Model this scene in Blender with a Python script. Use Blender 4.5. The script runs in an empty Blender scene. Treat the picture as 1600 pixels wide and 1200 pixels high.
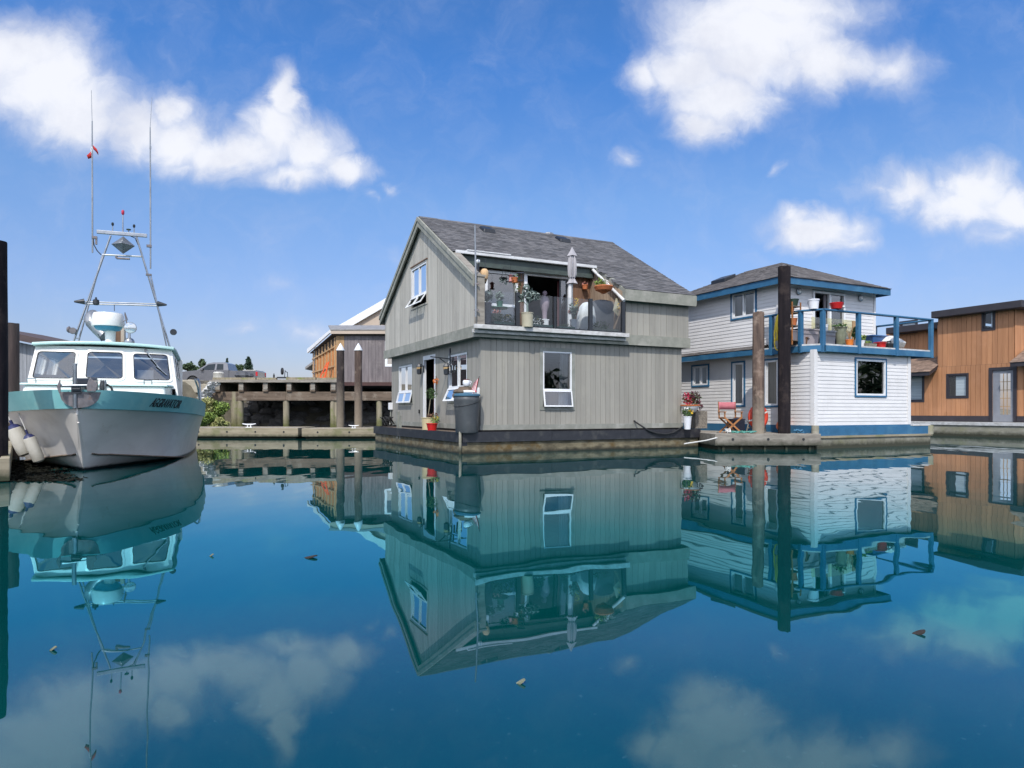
import bpy, bmesh, math, random
from mathutils import Vector, Matrix, noise
R = random.Random(7)
SC = bpy.context.scene
COL = SC.collection
rad = math.radians

# ---------------------------------------------------------------- camera
FPX, HOR, CAMZ = 1064.0, 643.0, 1.05
cam_d = bpy.data.cameras.new('camera'); cam = bpy.data.objects.new('camera', cam_d); COL.objects.link(cam)
cam.location = (0, 0, CAMZ); cam.rotation_euler = (rad(90), 0, 0)
cam_d.sensor_width = 36.0; cam_d.lens = 36.0 * FPX / 1600.0
cam_d.shift_y = (HOR - 600.0) / 1600.0
cam_d.clip_start = 0.1; cam_d.clip_end = 6000
SC.camera = cam
SC.view_settings.view_transform = 'Standard'; SC.view_settings.look = 'None'
SC.view_settings.exposure = 0.25; SC.view_settings.gamma = 1.0
SC.render.engine = 'CYCLES'
SC.cycles.use_denoising = True
SC.cycles.max_bounces = 8; SC.cycles.transparent_max_bounces = 14
SC.cycles.diffuse_bounces = 3; SC.cycles.glossy_bounces = 5
SC.cycles.caustics_reflective = False; SC.cycles.caustics_refractive = False

# ---------------------------------------------------------------- sky
SUN_AZ, SUN_EL = math.atan2(-0.18, -0.98), rad(50)     # azimuth clockwise from +Y
class NT:
    """small node-tree writer"""
    def __init__(s, tree): s.t = tree; s.t.nodes.clear()
    def n(s, kind, _in=None, **kw):
        nd = s.t.nodes.new(kind)
        for k, v in kw.items(): setattr(nd, k, v)
        if _in:
            for k, v in _in.items(): s.put(nd.inputs[k], v)
        return nd
    def put(s, sock, v):
        if isinstance(v, bpy.types.NodeSocket): s.t.links.new(v, sock)
        else: sock.default_value = v
    def math(s, op, a, b=None, c=None, clamp=False):
        nd = s.t.nodes.new('ShaderNodeMath'); nd.operation = op; nd.use_clamp = clamp
        for i, v in enumerate((a, b, c)):
            if v is not None: s.put(nd.inputs[i], v)
        return nd.outputs[0]
    def vmath(s, op, a, b=None, out=0):
        nd = s.t.nodes.new('ShaderNodeVectorMath'); nd.operation = op
        s.put(nd.inputs[0], a)
        if b is not None: s.put(nd.inputs[1], b)
        return nd.outputs[out]
    def mix(s, f, a, b, blend='MIX'):
        nd = s.t.nodes.new('ShaderNodeMixRGB'); nd.blend_type = blend
        s.put(nd.inputs[0], f)
        for i, v in ((1, a), (2, b)):
            s.put(nd.inputs[i], (*v, 1) if isinstance(v, tuple) and len(v) == 3 else v)
        return nd.outputs[0]
    def ramp(s, f, lo, hi):
        nd = s.t.nodes.new('ShaderNodeMapRange'); nd.interpolation_type = 'SMOOTHSTEP'
        s.put(nd.inputs[0], f); nd.inputs[1].default_value = lo; nd.inputs[2].default_value = hi
        return nd.outputs[0]
    def noise(s, vec, scale, detail=4, rough=0.55, dist=0.0, out=0):
        nd = s.n('ShaderNodeTexNoise', {'Scale': scale, 'Detail': detail, 'Roughness': rough, 'Distortion': dist})
        if vec is not None: s.put(nd.inputs['Vector'], vec)
        return nd.outputs[out]

world = bpy.data.worlds.new('World'); SC.world = world; world.use_nodes = True
W = NT(world.node_tree)
tc = W.n('ShaderNodeTexCoord').outputs['Generated']
sky = W.n('ShaderNodeTexSky', sky_type='NISHITA', sun_disc=False, sun_elevation=SUN_EL, sun_rotation=SUN_AZ % (2 * math.pi),
          altitude=0, air_density=1.0, dust_density=0.6, ozone_density=2.5)
xyz = W.n('ShaderNodeSeparateXYZ', {0: tc})
cr = W.n('ShaderNodeValToRGB', {0: xyz.outputs[2]}); el = cr.color_ramp.elements      # deeper, cleaner blue aloft
el[0].position = 0.03; el[0].color = (0.475, 0.435, 0.535, 1)
el[1].position = 0.80; el[1].color = (0.34, 0.62, 0.90, 1)
for ps, c in ((0.16, (0.56, 0.58, 0.715)), (0.29, (0.56, 0.69, 0.85)), (0.45, (0.32, 0.63, 0.97))):
    e = el.new(ps); e.color = (*c, 1)
skyc = W.vmath('MULTIPLY', W.vmath('MULTIPLY', sky.outputs[0], cr.outputs[0]), (1.68, 1.68, 1.68))
ysafe = W.math('MAXIMUM', xyz.outputs[1], 0.05)
px = W.math('DIVIDE', xyz.outputs[0], ysafe); pz = W.math('DIVIDE', xyz.outputs[2], ysafe)
p = W.n('ShaderNodeCombineXYZ', {0: px, 1: pz, 2: 0.0}).outputs[0]
n1 = W.vmath('SUBTRACT', W.noise(p, 5.5, 3, 0.55, 0.2, 1), (0.5, 0.5, 0.5))
n2 = W.vmath('SUBTRACT', W.noise(p, 19.0, 6, 0.62, 0.5, 1), (0.5, 0.5, 0.5))
pw = W.vmath('ADD', p, W.vmath('ADD', W.vmath('MULTIPLY', n1, (0.13, 0.09, 0.0)), W.vmath('MULTIPLY', n2, (0.055, 0.045, 0.0))))
def cp(u, v): return ((u - 800) / FPX, (HOR - v) / FPX)
# (u, v, half width, half height, strength) of each cumulus puff, as seen over the harbour
PUFFS = [(60, 130, 130, 95, 1), (120, 170, 120, 90, 1), (20, 80, 150, 80, 1), (215, 190, 90, 70, .95), (285, 215, 95, 75, 1), (265, 165, 50, 50, .9),
         (360, 235, 110, 55, 1), (440, 150, 42, 75, 1), (425, 200, 70, 70, 1), (480, 230, 85, 62, 1), (540, 262, 58, 42, .95), (300, 262, 90, 28, .6), (460, 270, 100, 35, .8),
         (1080, 100, 110, 75, 1), (1180, 50, 190, 85, 1), (1130, 140, 110, 70, 1), (1180, 90, 140, 80, 1), (1010, 110, 60, 60, .8), (1105, 180, 70, 55, .85), (1290, 100, 130, 75, .9), (1390, 110, 100, 70, .6), (1200, 10, 220, 70, .9),
         (1282, 366, 90, 46, 1), (1260, 345, 50, 30, .8), (1330, 385, 50, 25, .6),
         (1425, 305, 75, 48, .85), (1530, 300, 75, 66, 1), (1590, 330, 90, 60, 1), (1500, 330, 95, 50, .95), (1370, 300, 110, 34, .5), (1550, 372, 60, 22, .5),
         (980, 240, 30, 24, .5), (1226, 266, 18, 20, .45), (608, 298, 22, 16, .45), (570, 312, 14, 12, .4), (495, 515, 75, 32, .5), (380, 510, 32, 18, .4), (430, 442, 42, 20, .32), (610, 415, 46, 24, .3), (185, 430, 50, 22, .2),
         (1600, 180, 60, 30, .2)]
dens = None
for (u, v, ru, rv, st) in PUFFS:
    c = cp(u, v)
    d = W.vmath('MULTIPLY', W.vmath('SUBTRACT', pw, (c[0], c[1], 0)), (FPX / ru / 1.18, FPX / rv / 1.18, 0))
    g = W.math('MULTIPLY', W.math('SUBTRACT', 1.0, W.vmath('LENGTH', d, out=1), clamp=True), st)
    dens = g if dens is None else W.math('SMOOTH_MAX', dens, g, 0.12)
wisp = W.noise(pw, 13.0, 10, 0.64, 0.4)
dd = W.math('ADD', W.math('MULTIPLY', dens, 1.6), W.math('MULTIPLY', W.math('SUBTRACT', wisp, 0.5), 0.85))
mask = W.ramp(dd, 0.0, 1.3)
front = W.ramp(xyz.outputs[1], 0.10, 0.3)
mask = W.math('MULTIPLY', W.math('MULTIPLY', mask, front), 0.97)
# dense cloud added in the unseen rear sky, as fill light
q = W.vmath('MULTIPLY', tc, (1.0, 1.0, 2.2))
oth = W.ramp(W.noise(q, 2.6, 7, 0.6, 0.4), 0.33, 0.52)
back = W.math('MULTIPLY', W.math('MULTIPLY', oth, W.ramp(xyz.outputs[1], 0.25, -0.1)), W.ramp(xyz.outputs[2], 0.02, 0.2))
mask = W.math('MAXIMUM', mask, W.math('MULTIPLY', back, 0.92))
thick = W.ramp(dd, 0.35, 1.15)
shade = W.math('MULTIPLY', W.noise(W.vmath('ADD', p, (3.1, 0.03, 0)), 7.0, 5, 0.6), 1.0)
cl = W.mix(thick, (5.4, 5.9, 7.4), (7.9, 8.05, 8.6))
cl = W.mix(W.math('MULTIPLY', W.ramp(shade, 0.40, 0.70), 0.55), cl, (5.5, 5.8, 6.9))
out = W.mix(mask, skyc, cl)
# unseen rear clouds boosted well above the ones in view, to fill shadows
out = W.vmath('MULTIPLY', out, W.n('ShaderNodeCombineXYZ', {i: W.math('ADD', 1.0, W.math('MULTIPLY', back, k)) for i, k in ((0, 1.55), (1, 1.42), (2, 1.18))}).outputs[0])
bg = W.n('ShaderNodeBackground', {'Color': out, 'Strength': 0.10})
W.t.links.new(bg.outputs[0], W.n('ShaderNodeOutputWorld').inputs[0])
world.cycles.sampling_method = 'MANUAL'; world.cycles.sample_map_resolution = 512

# ---------------------------------------------------------------- sun
sd = bpy.data.lights.new('sun', 'SUN'); sd.energy = 3.4; sd.angle = rad(0.53); sd.color = (1.0, 0.955, 0.89)
sun = bpy.data.objects.new('sun', sd); COL.objects.link(sun)
S = Vector((math.sin(SUN_AZ) * math.cos(SUN_EL), math.cos(SUN_AZ) * math.cos(SUN_EL), math.sin(SUN_EL)))
sun.rotation_euler = S.to_track_quat('Z', 'Y').to_euler(); sun.location = (0, 0, 40)

# ---------------------------------------------------------------- materials
MATS = {}
def pm(name, c1, c2=None, scale=(3, 3, 3), rough=0.6, bump=0.0, detail=5, metal=0.0, island=0.0, spec=0.5, lo=0.3, hi=0.7, c3=None, s3=1.0, coat=0.0, dirt=None, streak=None):
    """Principled material with two colours mixed by stretched noise, per-board variation, optional stains (c3) and grime near the waterline (dirt=(z0,z1,colour))"""
    m = bpy.data.materials.new(name); m.use_nodes = True; N = NT(m.node_tree)
    ob = N.n('ShaderNodeTexCoord').outputs['Object']
    v = N.vmath('MULTIPLY', ob, scale)
    nz = N.noise(v, 1.0, detail, 0.6)
    c2 = c2 or tuple(x * 0.8 for x in c1)
    col = N.mix(N.ramp(nz, lo, hi), c2, c1)
    if c3:
        st = N.ramp(N.noise(ob, s3, 5, 0.65), 0.5, 0.68)
        col = N.mix(st, col, c3)
    if streak:                      # (colour, horizontal scale, vertical scale, threshold)
        sv = N.vmath('MULTIPLY', ob, (streak[1], streak[1], streak[2]))
        col = N.mix(N.math('MULTIPLY', N.ramp(N.noise(sv, 1.0, 6, 0.7), streak[3], streak[3] + 0.14), 0.7), col, streak[0])
    if island:
        ri = N.n('ShaderNodeNewGeometry').outputs['Random Per Island']
        k = N.math('ADD', 1.0 - island, N.math('MULTIPLY', ri, 2 * island))
        col = N.mix(1.0, col, N.n('ShaderNodeCombineColor', {0: k, 1: k, 2: k}).outputs[0], 'MULTIPLY')
    if dirt:
        z = N.n('ShaderNodeSeparateXYZ', {0: N.n('ShaderNodeNewGeometry').outputs['Position']}).outputs[2]
        zz = N.math('ADD', z, N.math('MULTIPLY', N.math('SUBTRACT', N.noise(ob, 6.0, 5, 0.65), 0.5), (dirt[1] - dirt[0]) * 1.2))
        nd = N.t.nodes.new('ShaderNodeMapRange'); N.put(nd.inputs[0], zz)
        nd.inputs[1].default_value = dirt[0]; nd.inputs[2].default_value = dirt[1]; nd.inputs[3].default_value = 1; nd.inputs[4].default_value = 0
        col = N.mix(nd.outputs[0], col, dirt[2])
    b = N.n('ShaderNodeBsdfPrincipled', {'Base Color': col, 'Roughness': rough, 'Metallic': metal, 'Specular IOR Level': spec, 'Coat Weight': coat})
    if bump:
        bp = N.n('ShaderNodeBump', {'Strength': bump, 'Distance': 0.02, 'Height': nz})
        N.t.links.new(bp.outputs[0], b.inputs['Normal'])
    N.t.links.new(b.outputs[0], N.n('ShaderNodeOutputMaterial').inputs[0])
    MATS[name] = m; return m
def glass(name, tint=(0.75, 0.8, 0.82), ior=1.6, haze=0.0, gloss=1.0):
    m = bpy.data.materials.new(name); m.use_nodes = True; N = NT(m.node_tree)
    fr = N.math('MULTIPLY', N.n('ShaderNodeFresnel', {'IOR': ior}).outputs[0], gloss, clamp=True)
    g = N.n('ShaderNodeBsdfGlossy', {'Roughness': 0.004, 'Color': (1, 1, 1, 1)})
    t = N.n('ShaderNodeBsdfTransparent', {'Color': (*tint, 1)})
    if haze:
        d = N.n('ShaderNodeBsdfDiffuse', {'Color': (0.55, 0.58, 0.6, 1)})
        mx = N.n('ShaderNodeMixShader', {0: haze, 1: t.outputs[0], 2: d.outputs[0]}); t = mx
    mx = N.n('ShaderNodeMixShader', {0: fr, 1: t.outputs[0], 2: g.outputs[0]})
    N.t.links.new(mx.outputs[0], N.n('ShaderNodeOutputMaterial').inputs[0])
    MATS[name] = m; return m

pm('siding', (0.30, 0.286, 0.250), (0.257, 0.245, 0.214), (9, 9, 0.5), 0.75, 0.2, island=0.10, c3=(0.30, 0.285, 0.245), s3=1.1, streak=((0.22, 0.205, 0.165), 5.0, 0.28, 0.60), dirt=(0.50, 0.72, (0.21, 0.20, 0.15)))
pm('siding_old', (0.47, 0.445, 0.39), (0.36, 0.34, 0.295), (11, 11, 0.5), 0.8, 0.3, island=0.13, c3=(0.38, 0.36, 0.315), s3=1.0, streak=((0.27, 0.25, 0.21), 6.0, 0.25, 0.58))
pm('siding_back', (0.10, 0.098, 0.09), rough=0.9)
pm('trim_grey', (0.245, 0.25, 0.22), (0.19, 0.195, 0.17), (4, 4, 4), 0.7, 0.1, c3=(0.32, 0.32, 0.29), s3=1.5)
pm('rake_grey', (0.27, 0.27, 0.228), (0.21, 0.212, 0.178), (5, 5, 5), 0.75, 0.15, c3=(0.32, 0.31, 0.27), s3=2.0)
pm('trim_white', (0.78, 0.79, 0.80), (0.68, 0.69, 0.70), (2, 2, 2), 0.35)
pm('vinyl_white', (0.70, 0.685, 0.675), (0.645, 0.63, 0.62), (1.2, 1.2, 2.5), 0.45, island=0.03, c3=(0.62, 0.605, 0.59), s3=0.9, streak=((0.50, 0.48, 0.45), 3.0, 0.22, 0.67))
pm('gutter_white', (0.64, 0.65, 0.655), (0.50, 0.50, 0.49), (3, 3, 9), 0.4)
pm('ledge_white', (0.60, 0.60, 0.59), (0.40, 0.39, 0.37), (6, 6, 12), 0.6)
pm('header_green', (0.055, 0.075, 0.065), (0.04, 0.05, 0.045), (5, 5, 5), 0.6)
pm('cedar', (0.19, 0.10, 0.055), (0.10, 0.055, 0.035), (12, 12, 1.0), 0.75, 0.2, island=0.18)
pm('cedar_light', (0.36, 0.27, 0.19), (0.24, 0.17, 0.12), (9, 9, 1.0), 0.75, 0.2, island=0.15)
pm('shingle', (0.118, 0.113, 0.114), (0.07, 0.07, 0.074), (5, 5, 5), 0.9, 0.2, island=0.30)
pm('shingle_brown', (0.135, 0.123, 0.116), (0.085, 0.076, 0.072), (5, 5, 5), 0.9, 0.2, island=0.30)
pm('shingle_tan', (0.25, 0.17, 0.125), (0.16, 0.11, 0.08), (5, 5, 5), 0.9, 0.2, island=0.25)
pm('blue_paint', (0.026, 0.125, 0.245), (0.020, 0.098, 0.19), (3, 3, 3), 0.55, c3=(0.045, 0.15, 0.255), s3=2, streak=((0.07, 0.15, 0.22), 6, 1.5, 0.63))
pm('black_paint', (0.022, 0.022, 0.027), (0.014, 0.014, 0.018), (6, 6, 6), 0.55, c3=(0.05, 0.048, 0.046), s3=3.0)
pm('dark_metal', (0.02, 0.023, 0.028), (0.014, 0.016, 0.02), rough=0.4)
pm('float_concrete', (0.21, 0.18, 0.115), (0.07, 0.058, 0.034), (3, 3, 7), 0.85, 0.4, c3=(0.10, 0.062, 0.018), s3=2.2, dirt=(0.015, 0.11, (0.016, 0.016, 0.009)))
pm('dock_concrete', (0.33, 0.31, 0.25), (0.20, 0.19, 0.14), (2, 2, 5), 0.85, 0.3, c3=(0.26, 0.25, 0.16), s3=1.6, dirt=(0.08, 0.26, (0.035, 0.035, 0.020)))
pm('dock_wood', (0.36, 0.31, 0.22), (0.24, 0.20, 0.135), (1.0, 6, 9), 0.8, 0.3, island=0.1, c3=(0.20, 0.19, 0.10), s3=1.2, dirt=(0.06, 0.20, (0.03, 0.034, 0.014)))
pm('old_wood', (0.30, 0.275, 0.235), (0.17, 0.15, 0.125), (2, 8, 8), 0.85, 0.3, island=0.15, dirt=(0.1, 0.3, (0.03, 0.032, 0.018)))
pm('beam_wood', (0.17, 0.125, 0.09), (0.085, 0.06, 0.042), (1, 5, 7), 0.9, 0.4, c3=(0.22, 0.18, 0.14), s3=2)
pm('post_wood', (0.30, 0.255, 0.18), (0.19, 0.165, 0.11), (7, 7, 0.8), 0.85, 0.3, c3=(0.17, 0.19, 0.055), s3=1.3, dirt=(0.2, 0.9, (0.10, 0.10, 0.03)))
pm('pile_wood', (0.17, 0.115, 0.088), (0.055, 0.036, 0.03), (9, 9, 0.9), 0.9, 0.6, c3=(0.27, 0.20, 0.155), s3=2.2, dirt=(0.4, 1.6, (0.25, 0.215, 0.165)))
pm('pile_dark', (0.022, 0.017, 0.019), (0.009, 0.007, 0.009), (10, 10, 1.0), 0.92, 0.6, spec=0.2, c3=(0.04, 0.03, 0.028), s3=3.5)
pm('pile_brown', (0.07, 0.048, 0.042), (0.028, 0.019, 0.018), (9, 9, 0.8), 0.85, 0.6)
pm('pile_creosote', (0.05, 0.036, 0.032), (0.02, 0.014, 0.014), (11, 11, 1.2), 0.85, 0.6, c3=(0.11, 0.085, 0.07), s3=3.0, dirt=(0.5, 2.4, (0.20, 0.17, 0.125)))
pm('pile_capped', (0.12, 0.08, 0.062), (0.05, 0.032, 0.026), (11, 11, 1.2), 0.85, 0.6, c3=(0.18, 0.14, 0.11), s3=3.0, dirt=(0.5, 2.2, (0.23, 0.19, 0.14)))
pm('brown_siding', (0.47, 0.222, 0.102), (0.375, 0.172, 0.078), (8, 8, 0.6), 0.7, 0.2, island=0.13, c3=(0.45, 0.215, 0.105), s3=1.2, streak=((0.30, 0.15, 0.075), 4.0, 0.3, 0.60))
pm('brown_back', (0.12, 0.055, 0.028), rough=0.9)
pm('dark_trim', (0.035, 0.03, 0.035), (0.026, 0.022, 0.026), rough=0.55)
pm('boat_white', (0.78, 0.765, 0.73), (0.70, 0.685, 0.65), (1.5, 1.5, 3), 0.28, c3=(0.66, 0.64, 0.59), s3=1.3)
pm('hull_white', (0.74, 0.70, 0.65), (0.66, 0.625, 0.58), (1.2, 1.2, 3), 0.3, c3=(0.63, 0.585, 0.53), s3=1.6, streak=((0.40, 0.30, 0.20), 4.5, 0.5, 0.63), dirt=(0.035, 0.075, (0.018, 0.018, 0.02)))
pm('hull_bottom', (0.02, 0.02, 0.022), rough=0.6)
pm('teal_paint', (0.20, 0.47, 0.485), (0.165, 0.415, 0.435), (2, 2, 4), 0.4, c3=(0.24, 0.48, 0.475), s3=2.2, streak=((0.16, 0.24, 0.22), 5, 2.5, 0.67))
pm('teal_roof', (0.47, 0.66, 0.63), (0.41, 0.60, 0.575), (2, 2, 2), 0.4)
pm('teal_deep', (0.03, 0.22, 0.34), rough=0.4)
pm('steel', (0.40, 0.41, 0.42), (0.28, 0.29, 0.30), (6, 6, 6), 0.28, metal=0.9)
pm('alu', (0.33, 0.34, 0.35), (0.24, 0.25, 0.26), (5, 5, 5), 0.42, metal=0.7)
pm('dull_steel', (0.20, 0.19, 0.20), (0.12, 0.105, 0.105), (9, 9, 9), 0.5, metal=0.35, c3=(0.19, 0.13, 0.11), s3=9)
pm('rubber', (0.015, 0.015, 0.016), rough=0.6)
pm('interior', (0.055, 0.053, 0.055), rough=0.9)
pm('interior_light', (0.13, 0.13, 0.14), rough=0.9)
pm('curtain', (0.72, 0.75, 0.78), (0.55, 0.58, 0.62), (22, 22, 0.6), 0.9)
pm('blind', (0.66, 0.70, 0.72), (0.46, 0.50, 0.53), (0.4, 0.4, 26), 0.7)
pm('maroon', (0.16, 0.05, 0.05), (0.08, 0.025, 0.03), (12, 12, 0.8), 0.85)
pm('drum_plastic', (0.062, 0.066, 0.070), (0.046, 0.05, 0.054), (2, 2, 2), 0.45, c3=(0.08, 0.082, 0.082), s3=3)
pm('drum_blue', (0.06, 0.15, 0.23), rough=0.5)
pm('pot_cream', (0.60, 0.50, 0.29), (0.50, 0.41, 0.24), (4, 4, 4), 0.5)
pm('pot_beige', (0.43, 0.40, 0.29), (0.37, 0.34, 0.25), (4, 4, 4), 0.6)
pm('pot_red', (0.60, 0.018, 0.016), rough=0.35)
pm('pot_darkred', (0.22, 0.012, 0.03), rough=0.4)
pm('pot_orange', (0.75, 0.21, 0.03), rough=0.45)
pm('terracotta', (0.50, 0.155, 0.055), (0.40, 0.115, 0.04), (8, 8, 8), 0.75)
pm('pot_white', (0.74, 0.75, 0.78), (0.66, 0.67, 0.70), rough=0.4)
pm('pot_grey', (0.20, 0.18, 0.19), rough=0.6)
pm('bin_grey', (0.25, 0.26, 0.285), (0.21, 0.22, 0.24), rough=0.5)
pm('bin_mauve', (0.33, 0.29, 0.30), rough=0.55)
pm('dark_green', (0.018, 0.042, 0.022), rough=0.5)
pm('green_tray', (0.05, 0.15, 0.105), rough=0.45)
pm('bin_blue', (0.035, 0.115, 0.30), rough=0.4)
pm('glaze_green', (0.28, 0.30, 0.22), (0.20, 0.215, 0.15), (3, 3, 6), 0.4)
pm('soil', (0.04, 0.028, 0.02), rough=1.0)
pm('leaf', (0.075, 0.14, 0.035), (0.035, 0.075, 0.018), (6, 6, 6), 0.6, island=0.35)
pm('leaf_light', (0.20, 0.27, 0.05), (0.10, 0.17, 0.03), (6, 6, 6), 0.6, island=0.35)
pm('leaf_dry', (0.42, 0.40, 0.17), (0.24, 0.27, 0.08), (6, 6, 6), 0.7, island=0.3)
pm('leaf_blue', (0.19, 0.235, 0.215), (0.12, 0.16, 0.14), (6, 6, 6), 0.6, island=0.25)
pm('needles', (0.035, 0.075, 0.042), (0.018, 0.042, 0.024), (2, 2, 2), 0.7, island=0.35)
pm('crown_green', (0.055, 0.09, 0.035), (0.03, 0.055, 0.02), (2, 2, 2), 0.7, island=0.4)
pm('bark', (0.09, 0.065, 0.05), rough=0.9)
pm('petal_red', (0.42, 0.015, 0.055), rough=0.6, island=0.3)
pm('petal_dark', (0.10, 0.02, 0.035), rough=0.6, island=0.4)
pm('petal_yellow', (0.80, 0.52, 0.03), rough=0.6, island=0.2)
pm('petal_white', (0.8, 0.8, 0.76), rough=0.6, island=0.1)
pm('petal_pink', (0.62, 0.28, 0.24), rough=0.6, island=0.2)
pm('fabric_grey', (0.40, 0.385, 0.40), (0.31, 0.30, 0.315), (10, 10, 1.5), 0.9)
pm('fabric_white', (0.66, 0.68, 0.68), (0.52, 0.54, 0.55), (7, 7, 4), 0.9, 0.3)
pm('fabric_dark', (0.075, 0.08, 0.092), (0.05, 0.053, 0.062), (4, 4, 4), 0.75, 0.3)
pm('fabric_pink', (0.46, 0.15, 0.17), (0.38, 0.115, 0.135), (4, 4, 12), 0.9)
pm('lilac', (0.34, 0.27, 0.32), rough=0.7)
pm('lantern_tan', (0.62, 0.42, 0.23), (0.52, 0.34, 0.18), (3, 3, 14), 0.75)
pm('globe_white', (0.8, 0.8, 0.78), rough=0.2)
pm('brass', (0.30, 0.20, 0.08), rough=0.45, metal=0.6)
pm('lamp_amber', (0.50, 0.33, 0.15), rough=0.3)
pm('chair_wood', (0.40, 0.17, 0.055), (0.29, 0.115, 0.036), (9, 9, 9), 0.5)
pm('ring_red', (0.62, 0.055, 0.022), (0.52, 0.045, 0.02), (3, 3, 3), 0.5)
pm('buoy_orange', (0.72, 0.22, 0.11), (0.60, 0.17, 0.08), (3, 3, 3), 0.6)
pm('navy', (0.012, 0.016, 0.035), rough=0.6)
pm('rope_white', (0.66, 0.65, 0.62), rough=0.9)
pm('rope_green', (0.10, 0.30, 0.26), (0.04, 0.16, 0.12), (9, 9, 9), 0.85)
pm('rope_blue', (0.05, 0.16, 0.27), rough=0.85)
pm('hose_yellow', (0.80, 0.60, 0.05), (0.66, 0.50, 0.05), (6, 6, 6), 0.5)
pm('hose_green', (0.08, 0.25, 0.12), rough=0.5)
pm('aggregate', (0.27, 0.24, 0.20), (0.13, 0.115, 0.095), (34, 34, 34), 0.95, 0.4, lo=0.4, hi=0.6)
pm('plastic_white', (0.72, 0.72, 0.70), rough=0.4)
pm('fender_white', (0.56, 0.54, 0.48), (0.45, 0.43, 0.37), (3, 3, 3), 0.4, dirt=(0.0, 0.4, (0.36, 0.34, 0.28)))
pm('fender_blue', (0.02, 0.025, 0.10), rough=0.4)
pm('truck_paint', (0.115, 0.115, 0.125), (0.10, 0.10, 0.11), rough=0.25, coat=0.8, spec=0.6)
pm('truck_glass', (0.02, 0.025, 0.027), rough=0.08, spec=0.4)
pm('sill_brown', (0.07, 0.033, 0.03), rough=0.85)
pm('tail_red', (0.55, 0.02, 0.03), rough=0.2)
pm('shed_grey', (0.19, 0.165, 0.165), (0.13, 0.112, 0.115), (7, 7, 0.7), 0.85, 0.2, island=0.10, c3=(0.24, 0.21, 0.205), s3=1.0)
pm('shed_orange', (0.52, 0.21, 0.062), (0.36, 0.135, 0.04), (7, 7, 0.9), 0.8, 0.2, island=0.14)
pm('stud_wood', (0.42, 0.27, 0.14), (0.32, 0.20, 0.10), rough=0.85)
pm('felt', (0.075, 0.058, 0.05), rough=0.9)
pm('tan_wall', (0.47, 0.385, 0.31), (0.42, 0.345, 0.275), (1, 1, 1), 0.85)
pm('roof_metal', (0.25, 0.245, 0.24), (0.18, 0.175, 0.17), rough=0.6)
pm('corrugated', (0.30, 0.31, 0.33), (0.22, 0.225, 0.24), (6, 6, 0.8), 0.6, island=0.12)
pm('rust_roof', (0.08, 0.055, 0.052), rough=0.8)
pm('block_concrete', (0.40, 0.36, 0.285), (0.30, 0.27, 0.21), (2, 2, 2), 0.9, 0.2)
pm('sheet_white', (0.74, 0.74, 0.72), (0.45, 0.44, 0.42), (7, 7, 7), 0.7, 0.4)
pm('earth', (0.13, 0.115, 0.08), (0.075, 0.065, 0.045), (1.5, 1.5, 1.5), 0.95, 0.5)
pm('riprap', (0.13, 0.12, 0.11), (0.07, 0.065, 0.06), (2, 2, 2), 0.95, 0.4, island=0.3)
pm('orange_bright', (0.80, 0.10, 0.02), rough=0.5)
pm('flag_red', (0.50, 0.03, 0.03), (0.42, 0.025, 0.03), rough=0.8)
pm('text_black', (0.01, 0.012, 0.015), rough=0.5)
pm('drift_leaf', (0.17, 0.18, 0.12), rough=0.7, island=0.3)
pm('drift_bark', (0.025, 0.018, 0.014), rough=0.8)
pm('weed', (0.013, 0.013, 0.008), (0.005, 0.005, 0.004), (9, 9, 9), 0.95, 0.4, spec=0.15)
pm('lens_grey', (0.6, 0.62, 0.64), rough=0.1, metal=0.6)
glass('pane_dark', (0.74, 0.78, 0.80), 2.2)
glass('pane_boat', (0.80, 0.84, 0.86), 2.3)
glass('pane_clear', (0.86, 0.90, 0.91), 1.5, haze=0.05)
glass('pane_smoke', (0.76, 0.80, 0.82), 1.5, haze=0.02)
glass('pane_yellow', (0.80, 0.76, 0.45), 1.5, haze=0.12)
def mt(n): return MATS[n]

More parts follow.
